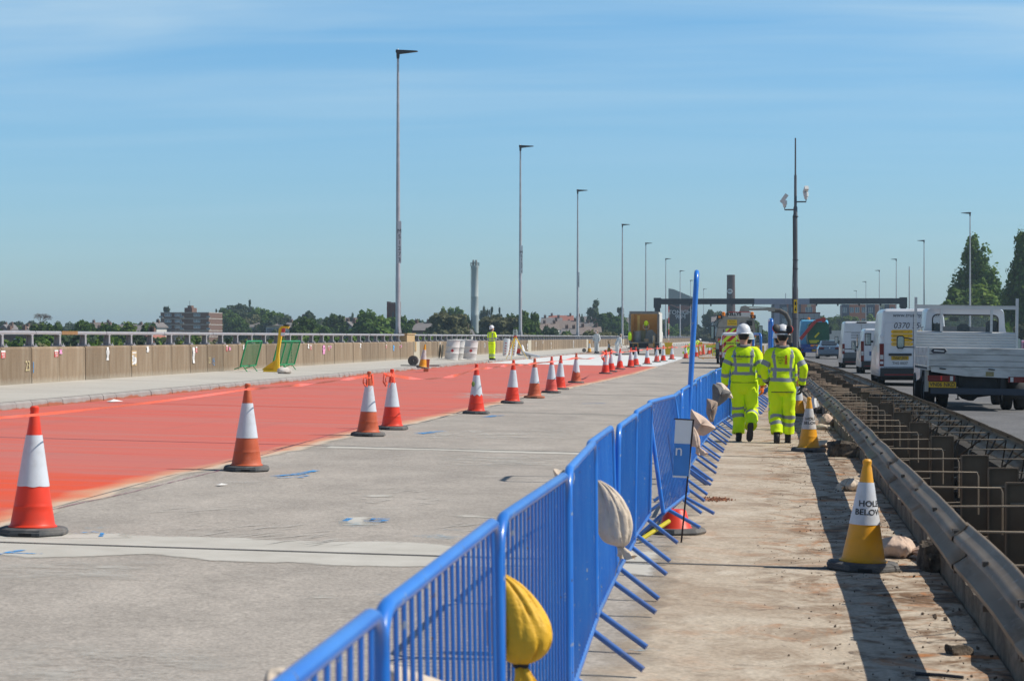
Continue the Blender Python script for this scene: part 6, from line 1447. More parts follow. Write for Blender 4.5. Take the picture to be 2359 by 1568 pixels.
car('blue-grey saloon car with dark rear window behind the crane lorry', 1883, 165, 1.88, 1.45, 4.9, m_car, 'YS61 NYT', 'cars on the carriageway')
m_redcar = mat('car_red', (.42, .03, .03), .3, coat=.6)
car('small red car glimpsed at the right edge beside the flatbed truck', 2346, 72, 1.8, 1.5, 4.3, m_redcar, 'DK12 LFA', 'cars on the carriageway')
# crane lorry with green tank, light blue cab
xl = W(1845, 776, 176).x; cx = xl + 1.25; t = thing('crane_lorry', 'lorry with light blue cab, green tank and folded red crane arm', 'lorry', (cx, 176, zR(cx, 176) + .05)); m_lb = mat('cab_light_blue', (.10, .38, .60), .35, coat=.4); m_gt = mat('tank_green', (.018, .10, .055), .5, var=.2); m_cb = mat('chassis_blue', (.012, .055, .25), .5, var=.15); m_cr_ = mat('crane_red', (.42, .035, .03), .45, var=.15)
shell(t, [(5.0, 1.15, 1.2, 1.12, 1.0, 2.0, 2.98, .25), (5.3, 1.2, 1.25, 1.18, .9, 2.0, 3.1, .2), (7.0, 1.2, 1.25, 1.15, .8, 1.9, 3.1, .2), (7.4, 1.15, 1.2, 1.1, .8, 1.8, 2.7, .1)], 'cab', m_lb)
b = MB(); b.prism([(-.62, 1.05), (1.05, 1.05), (1.12, 1.6), (1.05, 2.65), (.85, 2.86), (-.35, 2.86), (-.60, 2.65), (-.72, 1.6)], .6, 4.4); b.build('tank', m_gt, t, 0)
b = MB(); b.bar((-.1, .4, 1.62), (.25, .4, 2.0), .14); b.box(-.55, .25, .35, .5, 1.26, 1.38); b.box(-.5, .1, .35, .5, 1.14, 1.24); b.build('yellow_fitting', mat('yellow_paint', (.62, .52, .02)), t, 0)
b = MB(); b.bar((-1.28, .3, 1.45), (-.05, .3, 2.95), .30, .26); b.bar((-.05, .3, 2.95), (.62, .3, 3.12), .28, .24); b.lathe([(.2, -.2), (.2, .2)], 12, 0, T4((.6, .3, 3.05)) @ RX(PI/2)); b.build('crane_arm', m_cr_, t, 0)
MB().box(-1.22, 1.22, .0, 4.9, .75, 1.05).build('deck_bed', m_cb, t, 0); MB().box(-.45, .95, -.03, .0, .86, 1.02).build('rear_marker', m_lor, t, 0); MB().box(-1.2, 1.2, .05, .3, .38, .74).build('under_run_bar', m_cb, t, 0); plate(t, 'YJ07 UTR', -.1, .03, .55, .5, .2)
for s_ in (-1, 1):
    for yy in (1.2, 2.4, 6.3): wheel(t, s_*1.0, yy, .50, .32)
    MB().box(s_*1.1 - .06, s_*1.1 + .06, -.02, .04, .5, .66).build('tail_lamp', m_lred, t, 0); MB().box(s_*1.42 - .1, s_*1.42 + .1, 6.9, 7.05, 1.9, 2.5).build('door_mirror', m_vdk, t, 0)
for x in (-.45, .8): b = MB(); b.lathe([(.12, 3.1), (.12, 3.26), (.04, 3.3)], 10, 0, T4((x, 5.5, 0))); b.build('beacon', m_lor, t)
# box trailer with lettering
xl = W(1837.5, 776, 243).x; cx = xl + 1.27; t = thing('box_trailer', 'tall grey box trailer lettered FERRYM ahead of the crane lorry', 'trailer', (cx, 243, zR(cx, 243))); m_tr = mat('trailer_grey', (.30, .32, .34), .5, var=.06)
MB().box(-1.27, 1.27, 0, 13, 1.2, 4.5).build('box_body', m_tr, t, 0); MB().box(-1.3, 1.3, -.02, .0, 4.38, 4.52).build('top_rail', mat('dark_red_trim', (.10, .03, .035), .6), t, 0); b = MB()
for x in (-1.1, -.6, .6, 1.1, 0): b.box(x - .03, x + .03, -.04, -.005, 1.25, 4.3)
b.build('door_bar', mat('trailer_bar', (.22, .23, .24)), t, 0); text('FERRYM', .56, m_let, t, T4((0, -.05, 3.55)), depth=.005, bold=.012); MB().box(-1.2, 1.2, .3, 12, .55, 1.2).build('chassis', m_chas, t, 0)
for s_ in (-1, 1):
    for yy in (1.2, 2.5, 3.8): wheel(t, s_*1.05, yy, .5, .35)
xl = W(1952, 776, 330).x; cx = W(1990, 776, 330).x; 
xx_ = W(1906, 776, 300).x; t = thing('box_lorry', 'far cream box lorry between the saloon car and the third white van', 'lorry', (xx_ + 1.2, 300, .05)); MB().box(-1.2, 1.2, 0, 7, .9, 3.6 - 1.1).build('box_body', mat('faded_cream', (.55, .54, .50), .6), t, 0); MB().box(-1.22, 1.22, -.03, 0, .85, 1.0).build('rear_sill', m_chas, t, 0); MB().box(-1.1, 1.1, .1, 6.5, .4, .9).build('chassis', m_chas, t, 0)
for s_ in (-1, 1): wheel(t, s_*.95, 1.5, .45, .3); wheel(t, s_*.95, 6, .45, .3)

# flatbed dropside truck, nearest vehicle
xl = W(2135, 776, 43.5).x; Wd = 2.15; cx = xl + Wd/2; gz = zR(cx, 43.5); t = thing('flatbed_truck', 'dirty white dropside flatbed truck with aluminium headboard, nearest vehicle on the right', 'truck', (cx, 43.5, gz + .0)); t.rotation_euler = (0, .016, 0); hw = Wd/2
m_cabw = mat('cab_white', (.58, .61, .66), .35, var=.03, dirt=(.36, .37, .38), dirt_amt=.4, dirt_s=1.5, coat=.3)
def tb(name, x0, x1, y0, y1, z0, z1, m, par=None): return MB().box(x0, x1, y0, y1, z0, z1).build(name, m, par or t, 0)
# tailboard: three planks with grooves, latch recess at the left
b = MB()
for k, (z0, z1) in enumerate(((.885, 1.0), (1.003, 1.125), (1.128, 1.262))): b.prism([(0, z0), (-.018, z0 + .006), (-.018, z1 - .006), (0, z1)], -hw + .03, hw - .03, 'x')
tl = b.build('tailboard', m_alud, t, 0); tb('board_core', -hw + .03, hw - .03, .001, .03, .885, 1.262, m_alud, tl)
b = MB(); lp = rc(-hw + .06, -hw + .38, 1.135, 1.245, .045); b.tube([(x, -.022, z) for x, z in lp] + [(lp[0][0], -.022, lp[0][1])], .008, 6); b.prism(lp, -.024, -.019); o = b.build('latch_recess', m_seam, t, 0)
b = MB(); b.prism([(-hw + .12, 1.185), (-hw + .32, 1.175), (-hw + .33, 1.20), (-hw + .13, 1.215)], -.036, -.025); b.tube([(x, -.026, z) for x, z in lp] + [(lp[0][0], -.026, lp[0][1])], .006, 6); b.build('latch_lever', m_alu, o, 0)
for s_ in (-1, 1): MB().box(s_*(hw - .015) - .018, s_*(hw - .015) + .018, -.022, .03, .87, 1.275).build('corner_post', m_alu, t, 0)
# side boards
for s_ in (-1, 1):
    b = MB()
    for (z0, z1) in ((.885, 1.07), (1.075, 1.262)): b.prism([(0, z0), (s_*.018, z0 + .006), (s_*.018, z1 - .006), (0, z1)], .035, 3.15, 'y', 0, T4((s_*(hw - .01), 0, 0)))
    b.build('side_board', m_alud, t, 0)
    b = MB(); b.box(s_*(hw - .02) - .02, s_*(hw - .02) + .02, 0, 3.2, .80, .88)
    b.build('side_rail', m_alud, t, 0); b = MB()
    for k in range(12): b.box(s_*(hw + .002) - .01, s_*(hw + .002) + .006, .1 + k*.26, .18 + k*.26, .82, .86)
    b.build('rope_hooks', m_chas, t, 0)
tb('bed_floor', -hw + .03, hw - .03, .03, 3.2, .80, .885, m_alud)
# lower sill, bent upwards to the left
b = MB(); b.prism([(-hw + .06, .875), (hw - .04, .875), (hw - .04, .66), (-.30, .69), (-hw + .30, .745), (-hw + .08, .775)], -.02, .02); sl_ = b.build('rear_sill', m_alud, t, 0)
for x in (-hw + .24, .13): MB().prism([(x, .855), (x + .13, .84), (x + .12, .82), (x, .83)], -.05, -.02).build('hinge', m_chas, sl_, 0)
tb('sill_plate', .08, .24, -.025, -.02, .70, .79, mat('old_sticker', (.25, .21, .10), .7, var=.5, vs=40), sl_)
# lights and number plate
for s_ in (-1, 1):
    x0 = s_*(hw - .28); L_ = tb('lamp_cluster', x0 - .27, x0 + .27, -.03, .06, .585, .70, m_lred); tb('reversing_lens', x0 - s_*.20 - .03, x0 - s_*.20 + .03, -.034, -.0305, .595, .69, m_lclr, L_)
    if s_ < 0: tb('glint_reflector', x0 - .02, x0 + .012, -.034, -.0305, .60, .69, mat('bright_red_reflector', (.75, .02, .02), .15), L_)
plate(t, 'VN06 NKD', -hw + .30, -.03, .515, .54, .115)
tb('under_run_bar', -hw + .08, hw - .02, .0, .09, .33, .455, mat('bar_dark_blue', (.03, .04, .06), .6)); 
for x in (-.52, .42): tb('bar_bracket', x - .04, x + .04, .03, .12, .44, .70, m_chas)
tb('rear_cross_plate', -.46, hw - .56, .14, .18, .45, .72, m_chas); tb('tool_locker', -.40, .40, .9, 2.4, .46, .78, m_chas)
tb('chassis_rail', -.44, -.34, .1, 5.6, .50, .72, m_chas); tb('chassis_rail', .34, .44, .1, 5.6, .50, .72, m_chas)
b = MB(); b.prism([(-.45, .33), (-.28, .20), (-.18, .17), (-.08, .17), (0, .24), (.42, .30), (.42, .42), (-.45, .42)], 1.2, 1.5, 'y', 0, T4((.05, 0, 0))); b.tube([(-.45, .1, .32), (-.45, .1, .23)], .015, 6); b.box(-.5, -.42, .05, .12, .215, .235); b.build('axle_and_hook', m_chas, t, 0)
for s_ in (-1, 1):
    wheel(t, s_*(hw - .14), 1.35, .345, .22); wheel(t, s_*(hw - .42), 1.35, .345, .2); wheel(t, s_*(hw - .22), 4.75, .345, .22)
    b = MB(); b.loft([[(s_*(hw - .02), 1.35 + .42*math.cos(a), .36 + .42*math.sin(a)), (s_*(hw - .52), 1.35 + .42*math.cos(a), .36 + .42*math.sin(a))] for a in np.linspace(-.3, PI + .3, 12)], cap=False, closed=False); o = b.build('mudguard', m_chas, t); md = o.modifiers.new('s', 'SOLIDIFY'); md.thickness = .01
tb('white_mudflap', -hw + .02, -hw + .10, .84, .86, .35, .80, m_whw)
# headboard: corrugated planks, uprights, top bar
yb = 3.2; b = MB(); prof = []
for k in range(6): z = 1.245 + k*.058; prof += [(yb - .012, z), (yb - .03, z + .01), (yb - .03, z + .034), (yb - .012, z + .046)]
prof += [(yb + .02, 1.60), (yb + .02, 1.245)]
b.prism(prof, -hw + .03, hw - .03, 'x'); b.build('corrugated_headboard', m_alu, t, 0); tb('front_wall', -hw + .03, hw - .03, yb, yb + .03, .885, 1.245, m_alud)
for s_ in (-1, 1): tb('headboard_post', s_*(hw - .0) - .028, s_*(hw) + .028, yb - .03, yb + .03, 1.2, 2.33, m_alu)
tb('top_bar', -hw, hw, yb - .035, yb + .035, 2.09, 2.155, m_alu); tb('bar_lip', -hw, hw, yb - .05, yb + .05, 2.157, 2.17, m_alud)
for x in (-hw + .55, hw - .54): tb('headboard_upright', x - .025, x + .025, yb - .03, yb + .03, 1.6, 2.09, m_alu)
# cab
cyb = yb + .18; chw = .945
b = MB(); 
def cring(y, w0, w1, z0, z1, r_=.13): 
    rr = [(w0, z0), (w0, z0 + .5), (w0, 1.35), (w1 + .02, z1 - .42)] + [(w1 - r_ + r_*math.cos(a), z1 - r_ + r_*math.sin(a)) for a in np.linspace(.2, PI/2, 5)]
    return [(x, y, z) for x, z in rr] + [(-x, y, z) for x, z in reversed(rr)]
# cab shell as open rear frame: outer loft plus inner hole built from frame pieces
b.loft([cring(cyb + .02, chw, .83, .60, 2.10), cring(cyb + .25, chw, .85, .55, 2.13), cring(cyb + 1.1, chw, .84, .5, 2.12), cring(cyb + 1.75, chw, .78, .5, 1.72), cring(cyb + 2.2, chw*.95, .75, .5, 1.34), cring(cyb + 2.9, chw*.85, .7, .5, 1.05)], lambda i, j: 1 if (i == 2 and 3 <= j <= 13) or (i == 1 and j in (2, 14)) else 0, cap=False); b.build('cab_shell', [m_cabw, glass_clear()], t, 35)
wx0, wx1, wz0, wz1 = -.70, .70, 1.30, 1.965
b = MB(); ob = [(chw, .60), (chw, 1.1), (chw, 1.35), (.85, 1.70)] + [(.83 - .13 + .13*math.cos(a), 1.97 + .13*math.sin(a)) for a in np.linspace(.2, PI/2, 5)]; ob = [(x, z) for x, z in ob] + [(-x, z) for x, z in reversed(ob)]
inn = [(wx1, wz0), (wx1, wz0 + .2), (wx1, wz0 + .35), (wx1, wz1 - .15)] + [(wx1 - .1 + .1*math.cos(a), wz1 - .1 + .1*math.sin(a)) for a in np.linspace(.2, PI/2, 5)]; inn = inn + [(-x, z) for x, z in reversed(inn)]
n = len(ob); vs = [(x, cyb + .02, z) for x, z in ob] + [(x, cyb - .01, z) for x, z in inn] + [(x, cyb + .06, z) for x, z in inn]
b.add(vs, [(i, (i+1) % n, (i+1) % n + n, i + n) for i in range(n)] + [(i + n, (i+1) % n + n, (i+1) % n + 2*n, i + 2*n) for i in range(n)]); b.build('cab_rear_panel', m_cabw, t, 50)
b = MB(); b.tube([(x, cyb - .012, z) for x, z in inn] + [(inn[0][0], cyb - .012, inn[0][1])], .014, 6); b.build('window_seal', m_vdk, t)
gm = glass_clear()
b = MB(); b.add([(wx0, cyb + .05, wz0), (wx1, cyb + .05, wz0), (wx1, cyb + .05, wz1), (wx0, cyb + .05, wz1)], [(0, 1, 2, 3)]); b.build('rear_window', gm, t, 0)
# the windscreen opening is see-through: cab shell has no front face above the dash; seats inside
for x in (-.60, .0, .62):
    b = MB(); b.prism(rc(x - .20, x + .20, .9, 1.42, .06), cyb + .35, cyb + .52); b.prism(rc(x - .135, x + .135, 1.46, 1.77 if x < .5 else 1.86, .06), cyb + .38, cyb + .48); b.build('seat', mat('seat_fabric', (.018, .022, .03), .9), t, 0)
tb('dashboard', -.85, .85, cyb + 1.4, cyb + 1.9, .9, 1.28, m_vdk); tb('rear_view_mirror', -.22, -.02, cyb + 1.25, cyb + 1.28, 1.84, 1.93, m_vdk)
for s_ in (-1, 1):
    x = s_*1.28; b = MB(); b.prism(rc(x - .085, x + .085, 1.20, 1.50, .04), cyb + 1.3, cyb + 1.42); mi = b.build('door_mirror', m_vdk, t, 0); MB().prism(rc(x - .068, x + .068, 1.225, 1.475, .03), cyb + 1.29, cyb + 1.298).build('mirror_glass', MATS['mirror'], mi, 0)
    b = MB(); b.tube([(s_*.93, cyb + 1.4, 1.24), (x, cyb + 1.4, 1.24)], .012, 6); b.tube([(s_*.93, cyb + 1.4, 1.38), (s_*1.1, cyb + 1.4, 1.44), (x, cyb + 1.4, 1.46)], .012, 6); b.build('mirror_arm', m_vdk, mi)
t.children[0]['label'] = 'dented three-plank tailboard'
# a driver seen through the window
# ---------------- works vehicles on the closed carriageway
m_gold = mat('ply_lining', (.52, .32, .12), .75, var=.15, vs=2, dirt=(.26, .17, .09), dirt_amt=.5); m_grit2 = mat('dirty_truck_grey', (.20, .195, .185), .8, var=.25, vs=3); m_pack = mat('machinery_grey', (.24, .26, .27), .6, var=.2, vs=3)
Y_ = 177; cx = W(1484, 776, Y_).x; gz = zr(cx); t = thing('box_truck', 'box truck with open rear showing a tan lined interior full of spraying machinery', 'truck', (cx, Y_, gz)); hw = 1.22
def tq(name, x0, x1, y0, y1, z0, z1, m, par=None): return MB().box(x0, x1, y0, y1, z0, z1).build(name, m, par or t, 0)
tq('box_wall', -hw, -hw + .05, 0, 7.2, 1.05, 3.52, m_whw); tq('box_wall', hw - .05, hw, 0, 7.2, 1.05, 3.52, m_whw); q = NM('translucent_roof', .7); tr = q.n.new('ShaderNodeBsdfTranslucent'); tr.inputs[0].default_value = (.85, .82, .72, 1); mxs = q.n.new('ShaderNodeMixShader'); mxs.inputs[0].default_value = .4
q.done(q.mix(.5, (.6, .6, .58), (.62, .6, .58))); q.l.new(q.b.outputs[0], mxs.inputs[1]); q.l.new(tr.outputs[0], mxs.inputs[2]); q.l.new(mxs.outputs[0], q.n['Material Output'].inputs[0])
MB().add([(-hw, 0, 3.56), (hw, 0, 3.56), (hw, 7.2, 3.56), (-hw, 7.2, 3.56)], [(0, 1, 2, 3)]).build('roof', q.m, t, 0); tq('box_floor', -hw + .052, hw - .052, 0, 7.2, .98, 1.06, m_grit2); tq('front_lining', -hw + .052, hw - .052, 6.6, 6.7, 1.06, 3.52, m_gold); tq('side_lining', -hw + .052, -hw + .07, .1, 6.6, 1.06, 3.5, m_gold); tq('side_lining', hw - .07, hw - .052, .1, 6.6, 1.06, 3.5, m_gold)
b = MB(); b.box(-hw, hw, -.04, .0, 3.40, 3.62); b.box(-hw, -hw + .12, -.04, .0, .95, 3.4); b.box(hw - .12, hw, -.04, .0, .95, 3.4); b.build('rear_frame', m_grit2, t, 0)
tq('inner_partition', -.72, -.50, 3.0, 3.1, 1.9, 3.3, mat('yellow_board', (.62, .50, .20), .7))
for (x, y, r_, z1, m_, nm) in ((-.62, 1.0, .34, 1.95, m_pack, 'steel_tank'), (-.20, 1.6, .28, 2.0, mat('olive_drum', (.22, .23, .14), .6), 'olive_drum'), (.78, .8, .14, 1.55, m_whw, 'white_tub')): MB().lathe([(r_, 1.07), (r_, z1), (r_*.9, z1 + .03)], 18, 0, T4((x, y, 0))).build(nm, m_, t)
b = MB(); b.box(.05, .95, 1.4, 2.4, 1.07, 1.75); b.prism([(.1, 1.75), (.9, 1.75), (.6, 2.1), (.25, 2.05)], 1.5, 2.2); b.build('pump_unit', m_pack, t, 0)
tq('cardboard_box', .0, .36, .3, .6, 1.07, 1.33, mat('cardboard', (.40, .27, .16), .9)); tq('cardboard_box', .38, .75, -.35, -.05, .62, .93, MATS['cardboard'])
b = MB(); b.tube([(.1, 1.6, 1.1), (.12, 1.6, 2.5), (.2, 1.5, 2.75)], .07, 8); b.build('hose_reel_post', m_pack, t); b = MB(); b.tube([(.1 + .25*math.cos(a), 1.4, 2.35 + .22*math.sin(a)) for a in np.linspace(0, 2*PI, 20)], .018, 5); b.build('coiled_hose', m_wht, t)
m_hv = mat('hi_vis_yellow', (.62, .95, .006), .7, var=.05, vs=5)
o = MB(); o.sphere((.12, 1.35, 2.62), 1, 14, 9, sc=(.22, .12, .22)); o.jitter(.08, 6, 3); o.build('folded_jacket', m_hv, t)
b = MB(); b.sphere((-hw + .05, -.14, 1.55), 1, 14, 10, sc=(.18, .1, .38)); b.jitter(.07, 5, 2); tag(b.build('hanging_jacket', m_hv, t), label='bright yellow jacket hung on the left door post')
tq('tail_lift', -hw - .1, hw*.8, -.5, .0, .5, .60, m_grit2); tq('rear_step', -hw, hw, -.02, .3, .60, .96, m_chas)
b = MB(); b.tube([(.82, -.2, .6), (.82, -.2, 1.5), (.80, -.2, 1.6)], .02, 6); b.tube([(-.9, -.3, .62), (-.9, -.3, .95), (-.5, -.3, .95), (-.5, -.3, .62)], .02, 6); b.build('hand_rail', mat('amber_rail', (.55, .33, .05)), t)
tq('belly_locker', hw - .45, hw, 1.2, 5.6, .45, .96, m_pack); tq('side_stripe', hw + .001, hw + .012, .6, 2.2, 1.2, 1.45, m_bluet)
for s_ in (-1, 1):
    for yy in (1.6, 2.9, 7.9): wheel(t, s_*.95, yy, .48, .3)
    tq('door_leaf', min(s_*(hw + .02), s_*(hw + .07)), max(s_*(hw + .02), s_*(hw + .07)), .0, 1.2, 1.0, 3.4, m_whw)
shell(t, [(7.4, 1.1, 1.2, 1.1, .6, 1.9, 2.8, .15), (9.2, 1.1, 1.2, 1.0, .6, 1.8, 2.6, .1)], 'cab', m_whw)
tq('chassis', -.5, .5, .3, 9, .55, .97, m_chas)
# chevron panel helper
m_chy = mat('chevron_yellow', (.62, .85, .02), .35, var=.03); m_chr = mat('chevron_red', (.55, .02, .02), .35, var=.03)
def clip_poly(pts, x0, x1, z0, z1):
    for ax, lim, sg in ((0, x0, 1), (0, x1, -1), (1, z0, 1), (1, z1, -1)):
        out = []
        for i in range(len(pts)):
            a, b_ = pts[i], pts[(i+1) % len(pts)]; da, db = (a[ax] - lim)*sg, (b_[ax] - lim)*sg
            if da >= 0: out.append(a)
            if (da >= 0) != (db >= 0): u = da/(da - db); out.append((a[0] + (b_[0]-a[0])*u, a[1] + (b_[1]-a[1])*u))
        pts = out
        if not pts: return pts
    return pts
def chevrons(t, x0, x1, z0, z1, y, step=.30, sl=1, both=True, k=.9):
    base = MB().add([(x0, y, z0), (x1, y, z0), (x1, y, z1), (x0, y, z1)], [(0, 1, 2, 3)]).build('chevron_board', m_chy, t, 0); b = MB(); xm = (x0 + x1)/2
    for i in range(-12, 14):
        for (a0, a1, sg) in (((x0, xm, sl), (xm, x1, -sl)) if both else ((x0, x1, sl),)):
            zc = z0 + i*step; pl = clip_poly([(a0, zc + (0 if sg > 0 else (a1-a0)*k)), (a1, zc + ((a1-a0)*k if sg > 0 else 0)), (a1, zc + step*.5 + ((a1-a0)*k if sg > 0 else 0)), (a0, zc + step*.5 + (0 if sg > 0 else (a1-a0)*k))], a0, a1, z0, z1)
            if len(pl) > 2: b.add([(p[0], y - .004, p[1]) for p in pl], [tuple(range(len(pl)))])
    b.build('red_stripes', m_chr, base, 0); return base
# highway maintenance van
xl = W(1657, 776, 110).x; t, hw, h = van('works van with red and yellow chevrons lettered HIGHWAY MAINTENANCE, door open', 1657, 110, 1.86, 1.88, 4.8, lambda x, y: zr(x), None, style='low', group=None, name='maintenance_van', lamps=(.55, 1.3))
cb = chevrons(t, -hw*.84, hw*.84, .62, h*.92, -.012, .42, 1, True, .9); MB().box(-hw*.62, hw*.62, -.022, -.018, 1.20, 1.40).build('letter_panel', m_chy, t, 0); text('HIGHWAY MAINTENANCE', .135, m_ink, t, T4((-.0, -.024, 1.30)), bold=.003, sx=.82); plate(t, 'RJ65 OFW', -hw*.4, -.03, .68, .5, .11, m_ply_y); MB().box(-hw*.82, -.05, -.03, -.02, .58, .86).build('number_plinth', m_vw, t, 0); plate(t, 'RJ65 OFW', -hw*.42, -.032, .70)
outline(t, -hw*.78, -.03, .95, 1.72, .1, m_vw, -.02, .012)
b = MB(); dpl = Matrix.Translation((hw, 3.4, 0)) @ RZ(-1.15); b.box(0, .05, -1.0, 0, .45, 1.15, 0, dpl); b.box(0, .05, -1.0, -.93, 1.15, 1.55, 0, dpl); b.box(0, .05, -.99, 0, 1.55, 1.62, 0, dpl); dr = b.build('open_door', mat('mint_door', (.36, .62, .50), .4), t, 0); MB().box(.02, .03, -.93, 0, 1.15, 1.55, 0, dpl).build('door_glass', gm, dr, 0)
# road sweeper
Y_ = 127; cx = W(1696, 776, Y_).x; t = thing('road_sweeper', 'dirty grey road sweeper tanker with chevrons, beacons and a suction hose arm', 'sweeper truck', (cx, Y_, zr(cx))); hw = 1.2; m_sw = mat('sweeper_dirty_white', (.33, .31, .27), .7, var=.15, vs=2, dirt=(.17, .14, .11), dirt_amt=.7, dirt_s=2.5)
prof = lambda k: [(x*k, z) for x, z in ((-1.18, .95), (-1.20, 1.7), (-1.05, 2.45), (-.80, 2.82), (-.5, 2.95), (.5, 2.95), (.80, 2.82), (1.05, 2.45), (1.20, 1.7), (1.18, .95))]
b = MB(); b.prism(prof(1), .12, 5.2); b.build('hopper', m_sw, t, 0); b = MB(); b.prism([(x, z) for x, z in prof(.97)], .0, .117); b.build('rear_door', m_sw, t, 0)
chevrons(t, -.62, .62, 1.75, 2.15, -.012, .34); chevrons(t, -1.08, .92, 1.0, 1.55, -.010, .34)
MB().box(-.46, .85, -.05, .02, 2.83, 3.12).build('name_board', m_whw, t, 0); text('KELLYS', .26, m_ink, t, T4((-.12, -.06, 2.98)), bold=.012, depth=.004); MB().box(-.46, .85, -.056, -.051, 3.10, 3.14).build('red_trim', m_chr, t, 0)
MB().box(-.52, .05, -.04, .0, 2.32, 2.66).build('yellow_board', mat('yellow_plate', (.78, .50, .02)), t, 0); text('ROAD', .13, m_ink, t, T4((-.23, -.045, 2.57))); text('SWEEPING', .125, m_ink, t, T4((-.23, -.045, 2.42)), sx=.85)
MB().box(.2, .62, -.02, .0, 2.34, 2.46).build('blue_sticker', MATS['sticker_blue'], t, 0); MB().box(.62, .95, -.1, .0, 2.3, 2.6).build('dark_box', m_chas, t, 0)
b = MB(); b.box(-1.1, .95, -.02, .0, 2.18, 2.21); b.box(-1.1, 1.0, -.03, .0, 1.58, 1.63); 
for x in (.1, -.75, .95): b.box(x - .02, x + .02, -.03, .0, 1.0, 2.1)
b.tube([(-.95, -.05, 2.95), (-1.3, -.05, 2.5), (-1.32, -.05, 1.2)], .02, 6); b.tube([(.95, -.05, 2.95), (1.25, -.05, 2.4), (1.3, -.05, 1.2)], .02, 6); b.build('frame_bars', m_chas, t, 0)
for x in (-.98, 1.0): o = MB().box(x - .16, x + .16, -.08, .0, 2.72, 2.94).build('lamp_box', m_chas, t, 0); MB().box(x - .07, x + .07, -.09, -.082, 2.77, 2.89).build('orange_lamp', m_lor, o, 0)
o = MB().box(1.0, 1.2, -.05, .0, 1.55, 1.75).build('lamp_box', m_chas, t, 0); MB().box(1.02, 1.18, -.06, -.052, 1.58, 1.72).build('orange_lamp', m_lor, o, 0)
for x in (-.75, .95): b = MB(); b.lathe([(.1, 2.9), (.1, 3.1), (.03, 3.14)], 10, 0, T4((x, .6, 0))); b.build('beacon', m_lor, t)
b = MB(); b.prism([(.15, 3.08), (.75, 3.05), (.82, 3.35), (.55, 3.52), (.28, 3.45)], .4, 1.4); b.box(.7, 1.9, .7, 1.0, 3.22, 3.36); b.bar((.4, .9, 3.45), (2.2, .9, 3.38), .05); b.box(1.9, 2.3, .6, 1.1, 3.16, 3.40); b.build('suction_arm', m_sw, t, 0)
b = MB(); pts = [(2.1, .85, 3.22), (2.6, .85, 3.2), (2.95, .85, 3.0), (3.15, .8, 2.6), (3.2, .7, 2.1), (3.2, .6, 1.2)]; dense = [Vector(pts[i]).lerp(Vector(pts[i+1]), k/10) for i in range(5) for k in range(10)]
b.tube(dense, [.125 + .014*(i % 2) for i in range(len(dense))], 12); b.build('suction_hose', mat('ribbed_hose', (.07, .065, .06), .7), t, 60)
MB().box(-1.2, 1.2, .0, 6, .55, .95).build('chassis', m_chas, t, 0); b = MB(); b.box(-1.22, 1.22, .0, .2, .35, .6); b.build('rear_bumper', m_chas, t, 0)
for s_ in (-1, 1):
    for yy in (1.3, 5.2): wheel(t, s_*1.0, yy, .50, .34)
    mi = MB().box(s_*1.48 - .13, s_*1.48 + .13, 6.2, 6.35, 1.5, 2.35).build('door_mirror', m_chas, t, 0); MB().box(s_*1.48 - .09, s_*1.48 + .09, 6.19, 6.198, 1.55, 2.3).build('mirror_glass', MATS['mirror'], mi, 0)
shell(t, [(5.4, 1.1, 1.2, 1.1, .8, 1.9, 2.8, .15), (7.2, 1.1, 1.2, 1.0, .8, 1.8, 2.6, .1)], 'cab', m_sw)
# small things round the works
def wheelie(px, py, label):
    p = G(px, py); t = thing('wheeled_bin', label, 'bin', p, 0, 'yellow bins by the works'); my = mat('bin_yellow', (.75, .50, .01), .5)
    b = MB(); b.loft([[(sx*w_, sy*w_, z) for sx, sy in ((-1, -1), (1, -1), (1, 1), (-1, 1))] for w_, z in ((.22, .05), (.30, .95))]); b.build('bin_body', my, t, 0); b = MB(); b.box(-.34, .34, -.34, .34, .95, 1.05); b.build('bin_lid', my, t, 0)
wheelie(1540, 819 - 1, 'yellow wheeled bin right of the open box truck'); wheelie(1613 - 2, 812, 'yellow wheeled bin just right of the tall blue hoop')
p = G(1541, 816); t = thing('survey_pole', 'thin red and white ranging pole standing in the yellow bin', 'pole', p); b = MB()
for k in range(8): MB().tube([(0, 0, .2 + .5*k), (0, 0, .7 + .5*k)], .025, 6).build('pole_band', m_cr if k % 2 else m_wht, t)
# amber fence and STOP board
p = G(1655, 828, 0); t = thing('amber_fence', 'amber tubular fence panel standing across the lane left of the sweeper', 'fence', p, -.1); m_af = mat('amber_paint', (.78, .34, .03), .5); b = MB(); s = (1650 - 1631)*2/ (FD/p.y)
b.tube([(-1.4, 0, .12), (-1.4, 0, 1.0), (-1.3, 0, 1.1), (.6, 0, 1.1), (.7, 0, 1.0), (.7, 0, .12), (-1.4, 0, .12)], .03, 8); b.build('frame', m_af, t); b = MB()
for k in range(14): b.tube([(-1.3 + k*.145, 0, .12), (-1.3 + k*.145, 0, 1.1)], .009, 5)
b.build('infill_bars', m_af, t); MB().box(-.9, .1, -.01, .01, .85, 1.05).build('yellow_label', mat('label_yellow', (.62, .62, .05)), t, 0)
for x in (-1.1, .4): b = MB(); b.tube([(x, -.28, .02), (x, 0, .14), (x, .28, .02)], .02, 6); b.build('leg', m_af, t)
p = G(1650, 823, 0); t = thing('safety_board', 'yellow safety board with a red STOP octagon leaning on the amber fence', 'sign', (p.x - .1, p.y - .5, p.z)); MB().box(-.22, .22, -.02, .02, .12, 1.0).build('board', mat('board_yellow', (.70, .68, .06), .6), t, 0)
